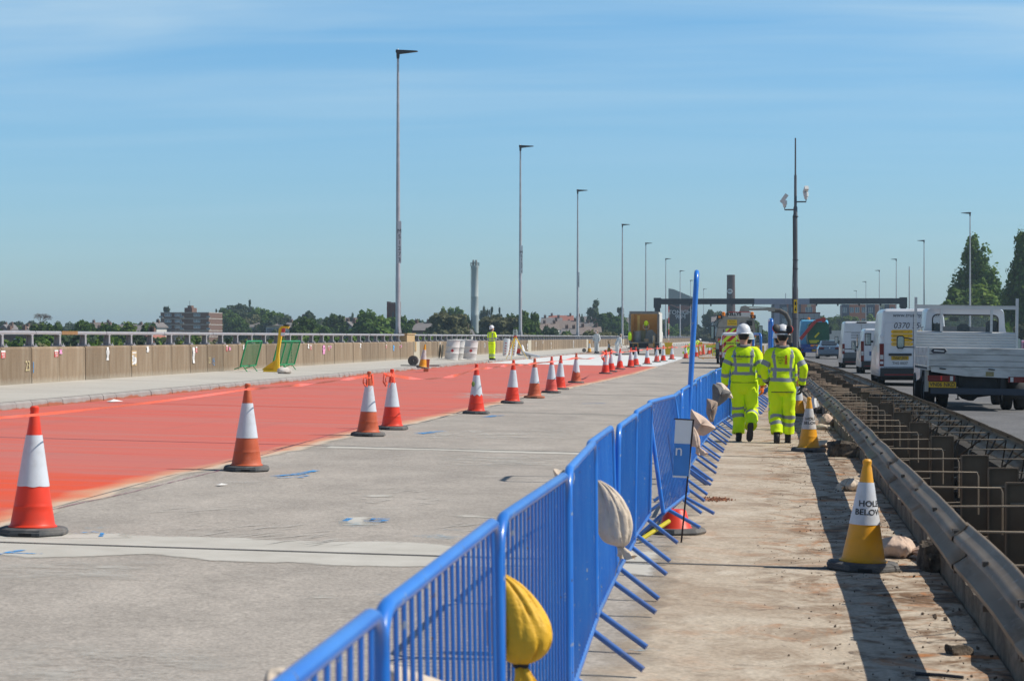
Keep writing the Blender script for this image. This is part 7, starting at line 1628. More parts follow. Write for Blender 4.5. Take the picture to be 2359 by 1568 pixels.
b = MB(); b.prism([(.15*math.cos(a), .78 + .15*math.sin(a)) for a in np.linspace(PI/8, 2*PI + PI/8, 9)[:-1]], -.03, -.022); b.build('octagon', m_chr, t, 0); text('STOP', .085, m_wht, t, T4((0, -.034, .78))); MB().box(-.12, .02, -.03, -.022, .2, .34).build('white_note', m_paper, t, 0)
MB().prism([(-.12, .42), (.14, .42), (.08, .58), (-.06, .56)], -.03, -.022).build('green_figure', mat('note_green', (.10, .30, .10)), t, 0)
# white post in front of the mast
p = W(1793, 820, 80); t = thing('white_post', 'short white concrete post behind the man with ear defenders', 'post', (p.x, 80, zr(p.x))); MB().box(-.12, .12, -.12, .12, 0, 1.45).build('post_body', m_whw, t, 0); MB().box(-.14, .14, -.14, .14, 1.45, 1.5).build('cap', m_whw, t, 0)
m_plb = mat('hoarding_blue', (.04, .20, .42), .6)
t = thing('blue_hoarding', 'blue site panels stacked beyond the men by the camera mast', 'panel', (0, 0, 0)); a = W(1808, 800, 130); b_ = W(1827, 800, 130); MB().box(a.x, b_.x, 130, 130.1, -.1, 1.9).build('panel', m_plb, t, 0); MB().box(a.x + .05, b_.x - .05, 129.97, 129.998, .9, 1.4).build('grille', m_chas, t, 0)
a = W(1743, 800, 100); t = thing('amber_board', 'amber board standing by the open van door', 'board', (a.x, 100, 0)); MB().box(-.25, .35, 0, .03, .35, 1.25).build('board', m_pill, t, 0); MB().box(-.2, .3, -.0, .03, 0, .35).build('stand', m_chas, t, 0)
z2 = lambda x: (900 + x / 2.6133) / 1.7363; z2y = lambda y: (1000 + y / 2.6133) / 1.7363
# ------------------------------------------------------------------ things on the footway
FZ = lambda x: zr(x) + .155
def GF(px, py): return G(px, py, .155)
def green(label, px, py, rz, lean=-.09):
    t = make_barrier(label, m_green, 1.9, h=1.08, nb=17, rt=.028, br=.0085, group='green barriers leaning by the parapet', rad=.07, legs=True); p = GF(px, py); t.location = (p.x, p.y, p.z); t.rotation_euler = (0, lean, rz); return t
green('green barrier standing alone left of the yellow stand', 550, 856, -.05, .26)
green('green barrier directly behind the yellow stand', 624, 853, -.05, .26)
green('second green barrier behind the yellow stand, offset to the right', 642, 852, -.06, .26)
# yellow stand with a red box
p = GF(628, 856); t = thing('alarm_stand', 'yellow raked steel stand with a small red box near its crooked top', 'stand', p, 0); m_ys = mat('stand_yellow', (.80, .50, .008), .4, var=.05); s = FD/p.y
def P2(dx, dy): return ((dx - 628)/s, (856 - dy)/s)
zz = [(z2(380), z2y(1245)), (z2(485), z2y(1172)), (z2(505), z2y(1165)), (z2(577), z2y(1240)), (z2(575), z2y(1275)), (z2(485), z2y(1275))]
MB().prism([P2(z2(380), z2y(1248)), P2(z2(520), z2y(1150)), P2(z2(560), z2y(1145)), P2(z2(540), z2y(1270)), P2(z2(490), z2y(1278))], -.02, .02).build('side_gusset', m_ys, t, 0)
MB().prism([P2(z2(515), z2y(1278)), P2(z2(572), z2y(1118)), P2(z2(578), z2y(1278))], -.30, -.27).build('front_gusset', m_ys, t, 0)
b = MB(); b.prism([P2(z2(520), z2y(1235)), P2(z2(545), z2y(1060)), P2(z2(572), z2y(810)), P2(z2(600), z2y(785)), P2(z2(682), z2y(788)), P2(z2(672), z2y(812)), P2(z2(612), z2y(806)), P2(z2(570), z2y(1080)), P2(z2(572), z2y(1235))], -.09, .05); b.build('post', m_ys, t, 0)
MB().box(-.25, .28, -.34, .1, 0, .05).build('base_plate', m_ys, t, 0)
o = MB().prism([P2(z2(607), z2y(810)), P2(z2(643), z2y(810)), P2(z2(632), z2y(893)), P2(z2(598), z2y(893))], -.14, -.092).build('red_box', m_redt, t, 0); a_ = P2(z2(620), z2y(872)); MB().box(a_[0] - .07, a_[0] + .07, -.146, -.141, a_[1] - .05, a_[1] + .06).build('white_mark', m_wht, o, 0)
b = MB(); a_ = P2(z2(650), z2y(782)); b.sphere((a_[0], 0, a_[1] + .02), 1, 12, 6, sc=(.12, .08, .04)); b.build('bell', m_chas, t)
p = GF(z2(625), z2y(1290)); t = thing('sandbag', 'white and tan bag lying at the foot of the yellow stand', 'sandbag', p, 0); b = MB(); b.sphere((0, 0, .09), 1, 26, 14, sc=(.25, .18, .10)); b.jitter(.06, 6, 3, True); b.build('sack_body', mat('sack_white', (.62, .58, .54), .9, var=.15, dirt=(.45, .33, .22), dirt_amt=.5, dirt_s=4), t)
# roll of matting and orange road cone
def roll(px, py, r, label, m=None):
    p = GF(px, py); t = thing('felt_roll', label, 'roll', (p.x, p.y, p.z + r), 0, 'rolls of edging felt on the footway'); b = MB(); n = 120; pr = []
    for i in range(n): a = i/n*2*PI*5; rr = r*(.18 + .80*i/n); pr.append((rr*math.cos(a), rr*math.sin(a)))
    b.lathe([(r*.16, -.02), (r*.16, .3), (r, .3), (r, 0), (r*.16, 0)], 28, 0, RX(PI/2) @ T4((0, 0, -.15)), cap=False); b.build('roll_body', m or mat('felt_grey', (.07, .065, .06), .95, var=.2), t, 40)
    b = MB(); b.tube([(x, -.152, y) for x, y in pr], .006, 4); b.build('winding', mat('felt_edge', (.16, .15, .14), .9), t); return t
roll(z2(1968), z2y(1205), .21, 'large grey felt roll standing by the slanted amber cone'); roll(1346, 811, .16, 'small brown felt roll by the far amber cone', mat('felt_brown', (.20, .165, .13), .95)); roll(1395, 813.5, .14, 'dark roll beside the amber cone near the spraying worker')
def ycone(px, py, label, tl=0, h=.95):
    t = make_cone(label, m_cy, h=h, rb=.165, rt=.03, base=.24, ms=m_sleeve_d, group='amber cones on the footway', seed=int(px)); p = GF(px, py); t.location = p; t.rotation_euler = (0, tl, .2); return t
ycone(973, 848, 'amber cone leaning to the right beside the large grey roll', .12); ycone(1358, 812, 'amber cone beside the far small roll', 0, .95); ycone(1403, 810, 'amber cone left of the spraying worker', 0, .9)
p = G(z2(2100), z2y(1272), 0); t = thing('kerb_board', 'short orange-stained wooden board leaning on the kerb', 'board', p); MB().box(-.10, .10, -.02, .02, 0, .52, 0, RY(.12)).build('board', mat('stained_board', (.55, .20, .10), .8), t, 0)
p = GF(z2(2030), z2y(1212)); t = thing('plank', 'thin dark plank lying beside the grey roll', 'plank', p, -.15); MB().box(-.8, .9, -.06, .06, 0, .05).build('plank_body', m_grit2, t, 0)
# plywood box on the parapet next to the lamp column
Y_ = ywall(z2(1920)); t = thing('plywood_shutter', 'plywood shutter box on the parapet right of the first lamp column', 'shutter', (WX + .1, Y_, PZ)); b = MB(); b.box(-.4, .02, -1.3, 1.3, -.0, .42); b.box(-.45, .06, -1.4, 1.5, .38, .44); b.build('shutter_boards', m_ply, t, 0); MB().box(.0, .12, .9, 1.3, -.5, .0).build('support', m_ply, t, 0)
# drums
m_drum = mat('drum_offwhite', (.60, .585, .57), .45, var=.04, dirt=(.48, .45, .42), dirt_amt=.4)
drums = [(1044, 829, 'front left off-white steel drum, largest of the leaning group'), (1058, 828, 'off-white steel drum, second from the left in the group'), (1064, 828, 'off-white steel drum, third from the left in the group'), (1070, 827, 'off-white steel drum in the middle of the group'), (1076, 827, 'off-white steel drum right of the middle of the group'), (1082, 826.5, 'off-white steel drum, rightmost of the tight group'), (1086, 829, 'off-white steel drum standing a little apart at the right of the group')]
pd_ = None
for i, (px, py, lb) in enumerate(drums):
    if pd_ is None:
        t = thing('steel_drum', lb, 'drum', group='off-white drums leaning against the parapet'); r_ = .345; h = 1.0; pd_ = t; b = MB()
        b.lathe([(r_*.93, .012), (r_ + .012, 0), (r_ + .012, .02), (r_, .03), (r_, h*.30), (r_ + .018, h*.33), (r_, h*.36), (r_, h*.63), (r_ + .018, h*.66), (r_, h*.69), (r_, h - .03), (r_ + .012, h - .02), (r_ + .012, h), (r_*.95, h), (r_*.93, h - .015)], 32); b.build('drum_shell', m_drum, t, 50)
        b = MB(); b.add([(-.09 + .05, -r_ - .016, h*.46), (.05, -r_ - .016, h*.37), (.05 + .09, -r_ - .016, h*.46), (.05, -r_ - .016, h*.55)], [(0, 1, 2, 3)]); b.build('hazard_diamond', m_chr, t, 0)
        b = MB(); b.lathe([(.04, h - .012), (.04, h + .01)], 10, 0, T4((.15, 0, 0))); b.build('bung', m_alu, t)
    else: t = dup(pd_, label=lb)
    p = GF(px, py); p2 = Vector((p.x - .25, p.y + (i*.55 if 0 < i < 6 else 0), 0)); p2.x = W(px, py, p2.y).x - .1; t.location = (p2.x, p2.y, FZ(p2.x) + .035); t.rotation_euler = (0, .13, .0 if i == 0 else rnd.uniform(-.2, .1))
    if i == 0: t.scale = (1.5*.66, 1.0, 1); t.scale = (1, 1, 1)
# leaning lids
for i, px in enumerate((1013, 1019)):
    p = GF(px, 825); t = thing('drum_lid', ('first' if i == 0 else 'second') + ' dark round drum lid standing on edge left of the drums', 'lid', (p.x, p.y, p.z + .38), 0); b = MB(); b.lathe([(.38, -.01), (.38, .01)], 24, 0, RY(PI/2 + .1) @ Matrix.Diagonal((1, 1, 1, 1))); b.build('lid_disc', mat('dark_olive', (.07, .065, .05), .7), t)
# stacks of white tubs
def tubs(px, py, n, label, lean, r_=.15, par=None):
    p = GF(px, py); t = thing('tub_stack', label, 'stack of tubs', p, 0, 'leaning stacks of white tubs'); t.rotation_euler = (0, lean, 0); b = MB(); b.lathe([(r_*.82, 0), (r_*.95, .30), (r_*1.0, .36)], 24); b.build('tub', m_wht, t, 30)
    for k in range(n):
        z = .36 + k*.062; b = MB(); b.lathe([(r_*.96, z - .03), (r_*1.0, z + .02), (r_*1.07, z + .025), (r_*1.07, z + .045), (r_*.97, z + .05)], 24); b.build('tub', m_wht, t, 30)
    b = MB(); 
    for k in range(5): b.box(-.03 - .02*k % .05, .05, -r_*1.02 - .012, -r_*1.02 - .006, .1 + .17*k, .15 + .17*k)
    b.build('red_label', m_redt, t, 0)
tubs(1164, 819, 12, 'taller leaning stack of white tubs beside the man in yellow', .10, .20); tubs(1183, 820, 12, 'right-hand leaning stack of white tubs by the red case', .12, .17); tubs(1174, 819, 3, 'short stack of white tubs between the two tall stacks', .06, .13)
p = GF(1187, 814); t = thing('red_case', 'red plastic carrying case on the footway by the tripod', 'case', (p.x + .1, p.y, p.z), .2); b = MB(); b.box(-.26, .26, -.14, .14, .01, .34); b.box(-.29, .29, -.17, .17, .17, .20); b.jitter(.006, 4, 1); b.build('case_body', mat('case_red', (.70, .045, .02), .45), t, 0); b = MB(); b.tube([(-.1, -.15, .3), (-.1, -.2, .36), (.1, -.2, .36), (.1, -.15, .3)], .015, 6); b.build('handle', m_vdk, t)
# total station on its tripod
p = GF(1200, 828); p = Vector((p.x, p.y, 0)); tp = W(1187, 780, p.y); t = thing('survey_tripod', 'yellow surveying tripod carrying a grey total station', 'tripod', (tp.x, p.y, FZ(tp.x))); zt = W(1187, 776.5, p.y).z - FZ(tp.x); s = FD/p.y
for (fx, fy) in (((1217 - 1187)/s, -.3), (-.55, .35), (-.15, -.65)):
    b = MB(); b.bar((fx*.06, fy*.06, zt), (fx*.52, fy*.52, zt*.5), .05, .03); b.build('leg', m_ys, t, 0)
    b = MB(); b.tube([(fx*.45, fy*.45, zt*.56), (fx, fy, .0)], .014, 6); b.box(fx*.5 - .03, fx*.5 + .03, fy*.5 - .03, fy*.5 + .03, zt*.48, zt*.53); b.build('leg', m_ys, t, 0)
MB().lathe([(.10, zt), (.11, zt + .03), (.07, zt + .06), (.06, zt + .10)], 14).build('tripod_head', m_redt, t)
b = MB(); b.prism([(-.11, zt + .10), (.11, zt + .10), (.12, zt + .22), (.10, zt + .40), (.08, zt + .44), (-.08, zt + .44), (-.10, zt + .40), (-.12, zt + .22)], -.08, .08); o = b.build('total_station', mat('instrument_grey', (.42, .47, .43), .5), t, 0)
b = MB(); b.lathe([(.035, 0), (.04, .03), (.02, .032)], 14, 0, T4((0, -.08, zt + .29)) @ RX(PI/2)); b.box(-.06, .06, -.085, -.08, zt + .385, zt + .415); b.box(-.04, .04, -.085, -.08, zt + .14, zt + .19); b.build('lens', m_ink, o)
# white wrapped pipe on the kerb
P = [GF(1203, 812) + Vector((0, 0, .5)), GF(1206, 818) + Vector((0, 0, .18)), GF(1214, 819) + Vector((0, 0, .1)), GF(1224, 820.5) + Vector((0, 0, .09)), GF(1242, 824) + Vector((0, 0, .07))]
b = MB(); b.tube(P, [.08, .13, .12, .08, .07], 12); b.jitter(.02, 5, 2); o = b.build('wrapped_hose', m_wht, None, 60); tag(o, 'white plastic wrapped hose lying by the foot of the tripod', 'hose')
# ------------------------------------------------------------------ people
m_skin = mat('skin', (.50, .27, .19), .55, var=.06); m_hair = mat('dark_hair', (.03, .022, .016), .8, var=.3, vs=60); m_hat = mat('hard_hat_white', (.70, .71, .74), .28, var=.02, coat=.4); m_hatg = mat('hard_hat_grey', (.42, .46, .45), .35, var=.03)
m_silver = mat('reflective_silver', (.27, .29, .31), .5, var=.05, vs=20); m_boot = mat('boot_black', (.018, .017, .016), .6, var=.2); m_suit = mat('coverall_white', (.60, .61, .60), .85, var=.06, vs=8, dirt=(.42, .40, .37), dirt_amt=.5, dirt_s=3)
q = NM('hi_vis_cloth', .75); c = q.mix(q.ramp(q.noise(6, 4), .35, .65), (.70, 1.0, .004), (.80, 1.0, .008)); m_hvc = q.done(c); q.bump(q.noise(7, 4, (1, 1, .5)), .35, .05)
m_glv_o = mat('glove_orange', (.85, .17, .01), .6); m_glv_b = mat('glove_black', (.02, .02, .02), .8); m_col = mat('grey_collar', (.17, .17, .175), .9)
def sup(hw, hd, n=32, cx=0, cy=0, z=0, e=2.5):
    out = []
    for j in range(n):
        a = 2*PI*j/n; ca, sa = math.cos(a), math.sin(a); out.append(Vector((cx + hw*math.copysign(abs(ca)**(2/e), ca), cy + hd*math.copysign(abs(sa)**(2/e), sa), z)))
    return out
def limb_rings(pts, radii, n=20, step=.02):
    """resample a joint chain with smooth bends; returns ring list and arc heights"""
    P = [Vector(p) for p in pts]; dense = []; rad = []
    for i in range(len(P) - 1):
        k = max(2, int((P[i+1] - P[i]).length/step))
        for j in range(k): dense.append(P[i].lerp(P[i+1], j/k)); rad.append(radii[i] + (radii[i+1] - radii[i])*j/k)
    dense.append(P[-1]); rad.append(radii[-1])
    for _ in range(4): dense = [dense[0]] + [(dense[i-1] + dense[i]*2 + dense[i+1])/4 for i in range(1, len(dense)-1)] + [dense[-1]]; rad = [rad[0]] + [(rad[i-1] + rad[i]*2 + rad[i+1])/4 for i in range(1, len(rad)-1)] + [rad[-1]]
    rings = []; up = Vector((0, 1, 0))
    for i, p in enumerate(dense):
        t = (dense[min(i+1, len(dense)-1)] - dense[max(i-1, 0)]).normalized(); u = up - t*up.dot(t); u.normalize(); w = t.cross(u); up = u
        rings.append([p + (u*math.cos(2*PI*j/n) + w*math.sin(2*PI*j/n))*rad[i] for j in range(n)])
    return rings, dense
def fold(b, amp, freq, seed): return b.jitter(amp, freq, seed)
def hand_into(b, wrist, direction, palmn, s=1.0, curl=.5, side=1):
    d = Vector(direction).normalized(); nn = Vector(palmn); nn = (nn - d*nn.dot(d)).normalized(); x = d.cross(nn).normalized()*side; w = Vector(wrist)
    rings = [[w + d*u*s + x*(math.cos(a)*hw_*s) + nn*(math.sin(a)*ht*s) for a in np.linspace(0, 2*PI, 12, endpoint=False)] for u, hw_, ht in ((-.02, .026, .02), (.02, .034, .017), (.055, .042, .016), (.09, .043, .014), (.10, .038, .010))]
    b.loft(rings)
    for i, (off, l) in enumerate(((-.032, .068), (-.011, .078), (.011, .074), (.031, .058))):
        p = w + d*.092*s + x*off*s; pts = [p]; dd = d.copy(); 
        for k in range(3): 
            ang = curl*(.55 + .35*k); dd = (dd*math.cos(ang) + nn*math.sin(ang)).normalized(); p = p + dd*l*s*(.45, .32, .23)[k]; pts.append(p)
        b.tube(pts, [.0105*s, .010*s, .009*s, .007*s], 8)
    p = w + d*.03*s - x*.036*s; b.tube([p, p + (-x*.026 + d*.026 + nn*.012)*s, p + (-x*.030 + d*.055 + nn*.028)*s], [.014*s, .012*s, .009*s], 8)
def person(label, loc, rz=0, hs=1.0, pose=None, outfit='hivis', hat=m_hat, gloves=(None, None), head=(0, 0), lean=0.0, hair=m_hair, hem=.94, tbands=(1.08, 1.23), lbands=(.38, .49), sb=(1.24, 1.03), vox=.011, braces=True, defenders=False, name='person', jacket_tail=0, cuff=.02, hood=False, mask=False, group=None):
    J = dict(hipL=(-.095, 0, .93), hipR=(.095, 0, .93), kneeL=(-.10, .02, .50), kneeR=(.10, .02, .50), ankL=(-.11, 0, .10), ankR=(.11, 0, .10), toeL=(0, 1, 0), toeR=(0, 1, 0),
             shL=(-.195, 0, 1.43), shR=(.195, 0, 1.43), elL=(-.27, -.02, 1.14), elR=(.27, -.02, 1.14), wrL=(-.27, .06, .90), wrR=(.27, .06, .90), hdL=(0, .15, -1), hdR=(0, .15, -1), hip=(0, 0, 0))
    J.update(pose or {}); J = {k: Vector(v) for k, v in J.items()}
    t = thing(name, label, 'person', loc, rz, group); t.scale = (hs, hs, hs)
    pelvis = Vector((0, 0, .93)); LM = T4(pelvis) @ RX(-lean) @ T4(-pelvis); up = lambda v: LM @ Vector(v)
    suit = outfit == 'suit'; mm = [m_suit, m_suit] if suit else [m_hvc, m_silver]
    hc = up((0, .015, 1.665)); HM = T4(hc) @ RZ(head[0]) @ RX(-lean*.4 - head[1]); neckb = up((0, -.005, 1.47))
    # one continuous body: torso, limbs, hands with fingers, neck and head with face, fused and smoothed
    b = MB()
    b.loft([[up(v) for v in sup(hw_, hd, 24, z=z)] for hw_, hd, z in ((.10, .09, .84), (.15, .105, .92), (.14, .10, 1.02), (.135, .095, 1.10), (.155, .10, 1.22), (.175, .105, 1.34), (.165, .09, 1.42), (.09, .06, 1.475), (.055, .055, 1.50))])
    b.loft([[HM @ v for v in sup(hw_, hd, 24, cy=cy, z=z, e=2.15)] for hw_, hd, cy, z in ((.03, .035, .035, -.125), (.052, .062, .022, -.11), (.064, .082, .010, -.07), (.070, .092, .0, -.03), (.073, .096, -.003, .02), (.072, .096, -.006, .06), (.060, .080, -.008, .095), (.035, .045, -.008, .12), (.008, .01, -.008, .128))])
    b.tube([neckb - Vector((0, 0, .03)), neckb.lerp(hc, .5), HM @ Vector((0, -.012, -.06))], [.062, .058, .060], 18)
    b.tube([HM @ Vector((0, .085, .015)), HM @ Vector((0, .112, -.025)), HM @ Vector((0, .095, -.038))], [.010, .014, .010], 8)      # nose
    b.sphere((0, 0, 0), 1, 12, 8, sc=(.030, .018, .016), M=HM @ T4((0, .086, -.075))); b.sphere((0, 0, 0), 1, 12, 8, sc=(.026, .014, .020), M=HM @ T4((0, .08, -.112)))
    for s_ in (-1, 1): b.sphere((0, 0, 0), 1, 12, 8, sc=(.011, .021, .033), M=HM @ T4((s_*.077, -.004, -.018)) @ RZ(s_*.35)); b.sphere((0, 0, 0), 1, 8, 6, sc=(.022, .012, .009), M=HM @ T4((s_*.032, .086, .022)))
    for S_, s_ in (('L', -1), ('R', 1)):
        sh, el, wr = up(J['sh'+S_]), up(J['el'+S_]), up(J['wr'+S_]); r_, _ = limb_rings([sh - Vector((s_*.04, 0, .0)), sh, el, wr], [.05, .058, .042, .028], 14); b.loft(r_)
        dirn = (LM.to_3x3() @ J['hd'+S_]).normalized(); hand_into(b, wr + dirn*.01, dirn, Vector((-s_, .3, 0)), 1.0, .95, s_)
        hp, kn, an = J['hip'+S_], J['knee'+S_], J['ank'+S_]; r_, _ = limb_rings([hp + Vector((0, 0, .03)), hp, kn, an], [.09, .092, .058, .040], 16); b.loft(r_)
        b.tube([an, an + J['toe'+S_].normalized()*.11 + Vector((0, 0, -.05)) if J['toe'+S_].z > -.5 else an + J['toe'+S_].normalized()*.12], [.038, .03], 8)
    body = b.build('body', m_skin, t); md = body.modifiers.new('fuse', 'REMESH'); md.mode = 'VOXEL'; md.voxel_size = vox; md.use_smooth_shade = True; sm = body.modifiers.new('smooth', 'SMOOTH'); sm.iterations = 3; sm.factor = .5
    if vox < .02:
        for s_ in (-1, 1): e = MB(); e.sphere((0, 0, 0), .0115, 12, 8, M=HM @ T4((s_*.032, .084, .006))); e.build('eye', mat('eye_white', (.6, .6, .58), .2), body)
    # jacket / coverall top
    b = MB(); zs = []; prof = [(hem, .185, .135), (hem + .02, .19, .14), (1.0, .188, .138), (1.10, .185, .132), (1.22, .20, .132), (1.33, .212, .134), (1.40, .208, .126), (1.45, .18, .112), (1.485, .125, .092), (1.51, .085, .078), (1.525, .075, .072)]
    if hem < .85: prof = [(hem, .175, .15), (hem + .03, .195, .16)] + [(.95, .198, .156)] + prof[3:]
    zt_ = [p[0] for p in prof]; N_ = 44; zlist = sorted(set([round(z, 4) for z in np.arange(hem, 1.525, .022)] + [1.525] + [z + d for z in tbands for d in (-.026, .026)]))
    def W_(z): return float(np.interp(z, zt_, [p[1] for p in prof])), float(np.interp(z, zt_, [p[2] for p in prof]))
    rings = [];
    for z in zlist:
        hw_, hd = W_(z); rings.append([up(v) for v in sup(hw_, hd, N_, cy=-.005, z=z, e=2.6)])
    def mi(i, j):
        z = (zlist[i] + zlist[i+1])/2
        if any(abs(z - tb_) < .026 for tb_ in tbands): return 1
        if braces and z > min(tbands):
            x = math.cos(2*PI*(j + .5)/N_); x = math.copysign(abs(x)**(2/2.6), x)*W_(z)[0]; bx = float(np.interp(z, [1.2, 1.45], [.118, .150])); 
            if abs(abs(x) - bx) < .027 and z < 1.48: return 1
        return 0
    b.loft(rings, mi if not suit else 0, cap=False)
    for S_, s_ in (('L', -1), ('R', 1)):
        sh, el, wr = up(J['sh'+S_]), up(J['el'+S_]), up(J['wr'+S_]); wr2 = wr.lerp(el, .04)
        r_, d_ = limb_rings([sh - Vector((s_*.09, 0, .02)), sh - Vector((s_*.01, 0, .005)), el, wr2], [.088, .080, .068, .058], 20, .018)
        b.loft(r_, (lambda i, j, d_=d_: 1 if (not suit and any(abs(d_[i].z - z) < .028 for z in sb)) else 0), cap=True)
    fold(b, .012, 7, 2 + len(label) % 7); fold(b, .006, 18, 5); jk = b.build('jacket' if not suit else 'coverall_top', mm, t, 70)
    if not suit:
        hb = MB(); hw_, hd = W_(hem); hb.tube([up(v) for v in sup(hw_ + .004, hd + .004, 40, cy=-.005, z=hem + .004, e=2.6)] + [up(sup(hw_ + .004, hd + .004, 40, cy=-.005, z=hem + .004, e=2.6)[0])], .006, 6); hb.build('hem_piping_and_shade', m_vdk if hem < .85 else mat('hem_shadow_green', (.20, .30, .01), .8), jk)  # black piping on the long coat; elsewhere hem shade painted as a dark green line
    # trousers
    b = MB(); b.loft([sup(.165, .125, 28, z=1.02), sup(.18, .135, 28, z=.95), sup(.18, .135, 28, z=.88), sup(.15, .12, 28, z=.80), sup(.09, .08, 28, z=.74)], 0)
    for S_, s_ in (('L', -1), ('R', 1)):
        hp, kn, an = J['hip'+S_], J['knee'+S_], J['ank'+S_]; r_, d_ = limb_rings([hp + Vector((0, 0, .03)), hp + Vector((0, 0, -.06)), kn, an + (kn - an)*cuff], [.105, .120, .098, .094], 22, .018)
        L0 = len(d_); al = [0]; 
        for i in range(1, L0): al.append(al[-1] + (d_[i] - d_[i-1]).length)
        tot = al[-1]; b.loft(r_, (lambda i, j, al=al, tot=tot: 1 if (not suit and any(abs((tot - al[i]) - (z - .11)) < .027 for z in lbands)) else 0), cap=True)
    fold(b, .014, 8, 3 + len(label) % 5); fold(b, .006, 22, 9); b.build('trousers' if not suit else 'coverall_legs', mm, t, 70)
    # boots
    for S_ in 'LR':
        an, to = J['ank'+S_], J['toe'+S_].normalized(); F = to; sd_ = F.cross(Vector((0, 0, 1))) if abs(F.z) < .95 else Vector((1, 0, 0)); sd_.normalize(); up_ = sd_.cross(F).normalized(); b = MB(); rings = []
        for u, hw_, h0, h1 in ((-.085, .030, -.085, -.02), (-.075, .042, -.10, .03), (-.03, .045, -.10, .06), (.03, .044, -.10, .02), (.09, .050, -.10, -.02), (.15, .048, -.10, -.035), (.185, .034, -.095, -.05), (.195, .015, -.09, -.07)):
            hm, hh = (h0 + h1)/2, (h1 - h0)/2; rings.append([an + F*u + sd_*v.x + up_*(v.y + hm) for v in sup(hw_, hh, 16, e=2.8)])
        b.loft(rings); b.tube([an + up_*-.04, an + up_*.06, an + (up_*.11)], [.048, .052, .055], 14); bo = b.build('boot', m_boot, t, 50)
        b = MB(); b.loft([[an + F*u + sd_*sx*hw_ + up_*z for sx, z in ((-1, -.112), (1, -.112), (1, -.094), (-1, -.094))] for u, hw_ in ((-.088, .034), (-.07, .046), (0, .044), (.09, .054), (.16, .050), (.198, .02))]); b.build('sole', mat('sole_black', (.03, .03, .03), .85), bo, 0)
    for g_, S_, s_ in ((gloves[0], 'L', -1), (gloves[1], 'R', 1)):
        if g_ is None: continue
        b = MB(); wr = up(J['wr'+S_]); dirn = (LM.to_3x3() @ J['hd'+S_]).normalized(); hand_into(b, wr + dirn*.01, dirn, Vector((-s_, .3, 0)), 1.16, 1.0, s_); b.tube([wr - dirn*.05, wr + dirn*.03], [.048, .045], 14); o = b.build('glove', g_, t); md = o.modifiers.new('fuse', 'REMESH'); md.mode = 'VOXEL'; md.voxel_size = .006; md.use_smooth_shade = True
    # hair, helmet
    if not hood:
        b = MB(); b.loft([[HM @ v for v in sup(hw_, hd, 24, cy=cy, z=z, e=2.2)] for hw_, hd, cy, z in ((.050, .035, -.050, -.062), (.066, .062, -.036, -.045), (.073, .080, -.024, -.01), (.078, .094, -.014, .03), (.077, .098, -.010, .07), (.06, .08, -.01, .11), (.02, .03, -.01, .133))]); b.jitter(.003, 40, 2); b.build('hair', hair, t)
        b = MB(); b.tube([up((.085*math.cos(a), -.008 + .080*math.sin(a), 1.515 + .012*math.sin(a))) for a in np.linspace(0, 2*PI, 26)], .024, 10); b.build('collar', m_col, jk)
    if hat and not hood:
        b = MB(); R_ = []; 
        for hw_, hd, z in ((.128, .150, .030), (.124, .146, .036), (.112, .134, .045), (.112, .132, .08), (.104, .124, .12), (.088, .105, .155), (.058, .072, .182), (.02, .028, .195), (.004, .004, .196)): R_.append([HM @ (v + Vector((0, 0, 0))) for v in sup(hw_, hd, 36, cy=.004, z=z, e=2.1)])
        b.loft(R_, cap=False); hh = b.build('hard_hat', hat, t, 40); md = hh.modifiers.new('s', 'SOLIDIFY'); md.thickness = .003
        b = MB(); b.loft([[HM @ Vector((x, y, z)) for x, y, z in ((-.018, .12*math.cos(a)*-1.0, .05 + .150*math.sin(a)), (.018, .12*math.cos(a)*-1.0, .05 + .150*math.sin(a)), (.018, .112*math.cos(a)*-1.0, .05 + .140*math.sin(a)), (-.018, .112*math.cos(a)*-1.0, .05 + .14*math.sin(a)))] for a in np.linspace(.25, PI - .25, 12)]); b.build('crown_ridge', hat, hh, 40)
        b = MB(); b.loft([[HM @ v for v in sup(hw_, hd, 24, cy=-.004, z=z, e=2.2)] for hw_, hd, z in ((.086, .105, .0), (.086, .105, .028))], cap=False); b.build('head_band', m_ink, hh)
    if defenders:
        b = MB(); b.loft([[HM @ v for v in sup(hw_, hd, 30, cy=.0, z=z, e=2.2)] for hw_, hd, z in ((.122, .142, .052), (.120, .140, .092))], cap=False); o = b.build('strap_band', m_ink, t); md = o.modifiers.new('s', 'SOLIDIFY'); md.thickness = .006
        for s_, z, y in ((-1, .135, -.075), (1, .115, -.06)):
            b = MB(); b.lathe([(.02, -.028), (.048, -.02), (.056, 0), (.056, .022), (.04, .034), (.0, .036)], 20, 0, HM @ T4((s_*.100, y - .02, z - .01)) @ RZ(s_*-.5) @ Matrix.Scale(1.2, 4) @ RX(PI/2 - .3)); b.build('ear_defender', m_ink, t); b = MB(); b.lathe([(.057, -.004), (.059, .004), (.057, .010)], 20, 0, HM @ T4((s_*.100, y - .02, z - .01)) @ RZ(s_*-.5) @ Matrix.Scale(1.2, 4) @ RX(PI/2 - .3), cap=False); b.build('red_ring', m_redt, t)
    if hood:
        b = MB(); b.loft([[HM @ v for v in sup(hw_, hd, 24, cy=cy, z=z, e=2.1)] for hw_, hd, cy, z in ((.09, .09, -.02, -.17), (.095, .095, -.025, -.1), (.098, .098, -.03, .0), (.09, .098, -.02, .07), (.07, .08, -.015, .12), (.02, .03, -.01, .15))]); b.jitter(.006, 12, 1); b.build('hood', m_suit, t)
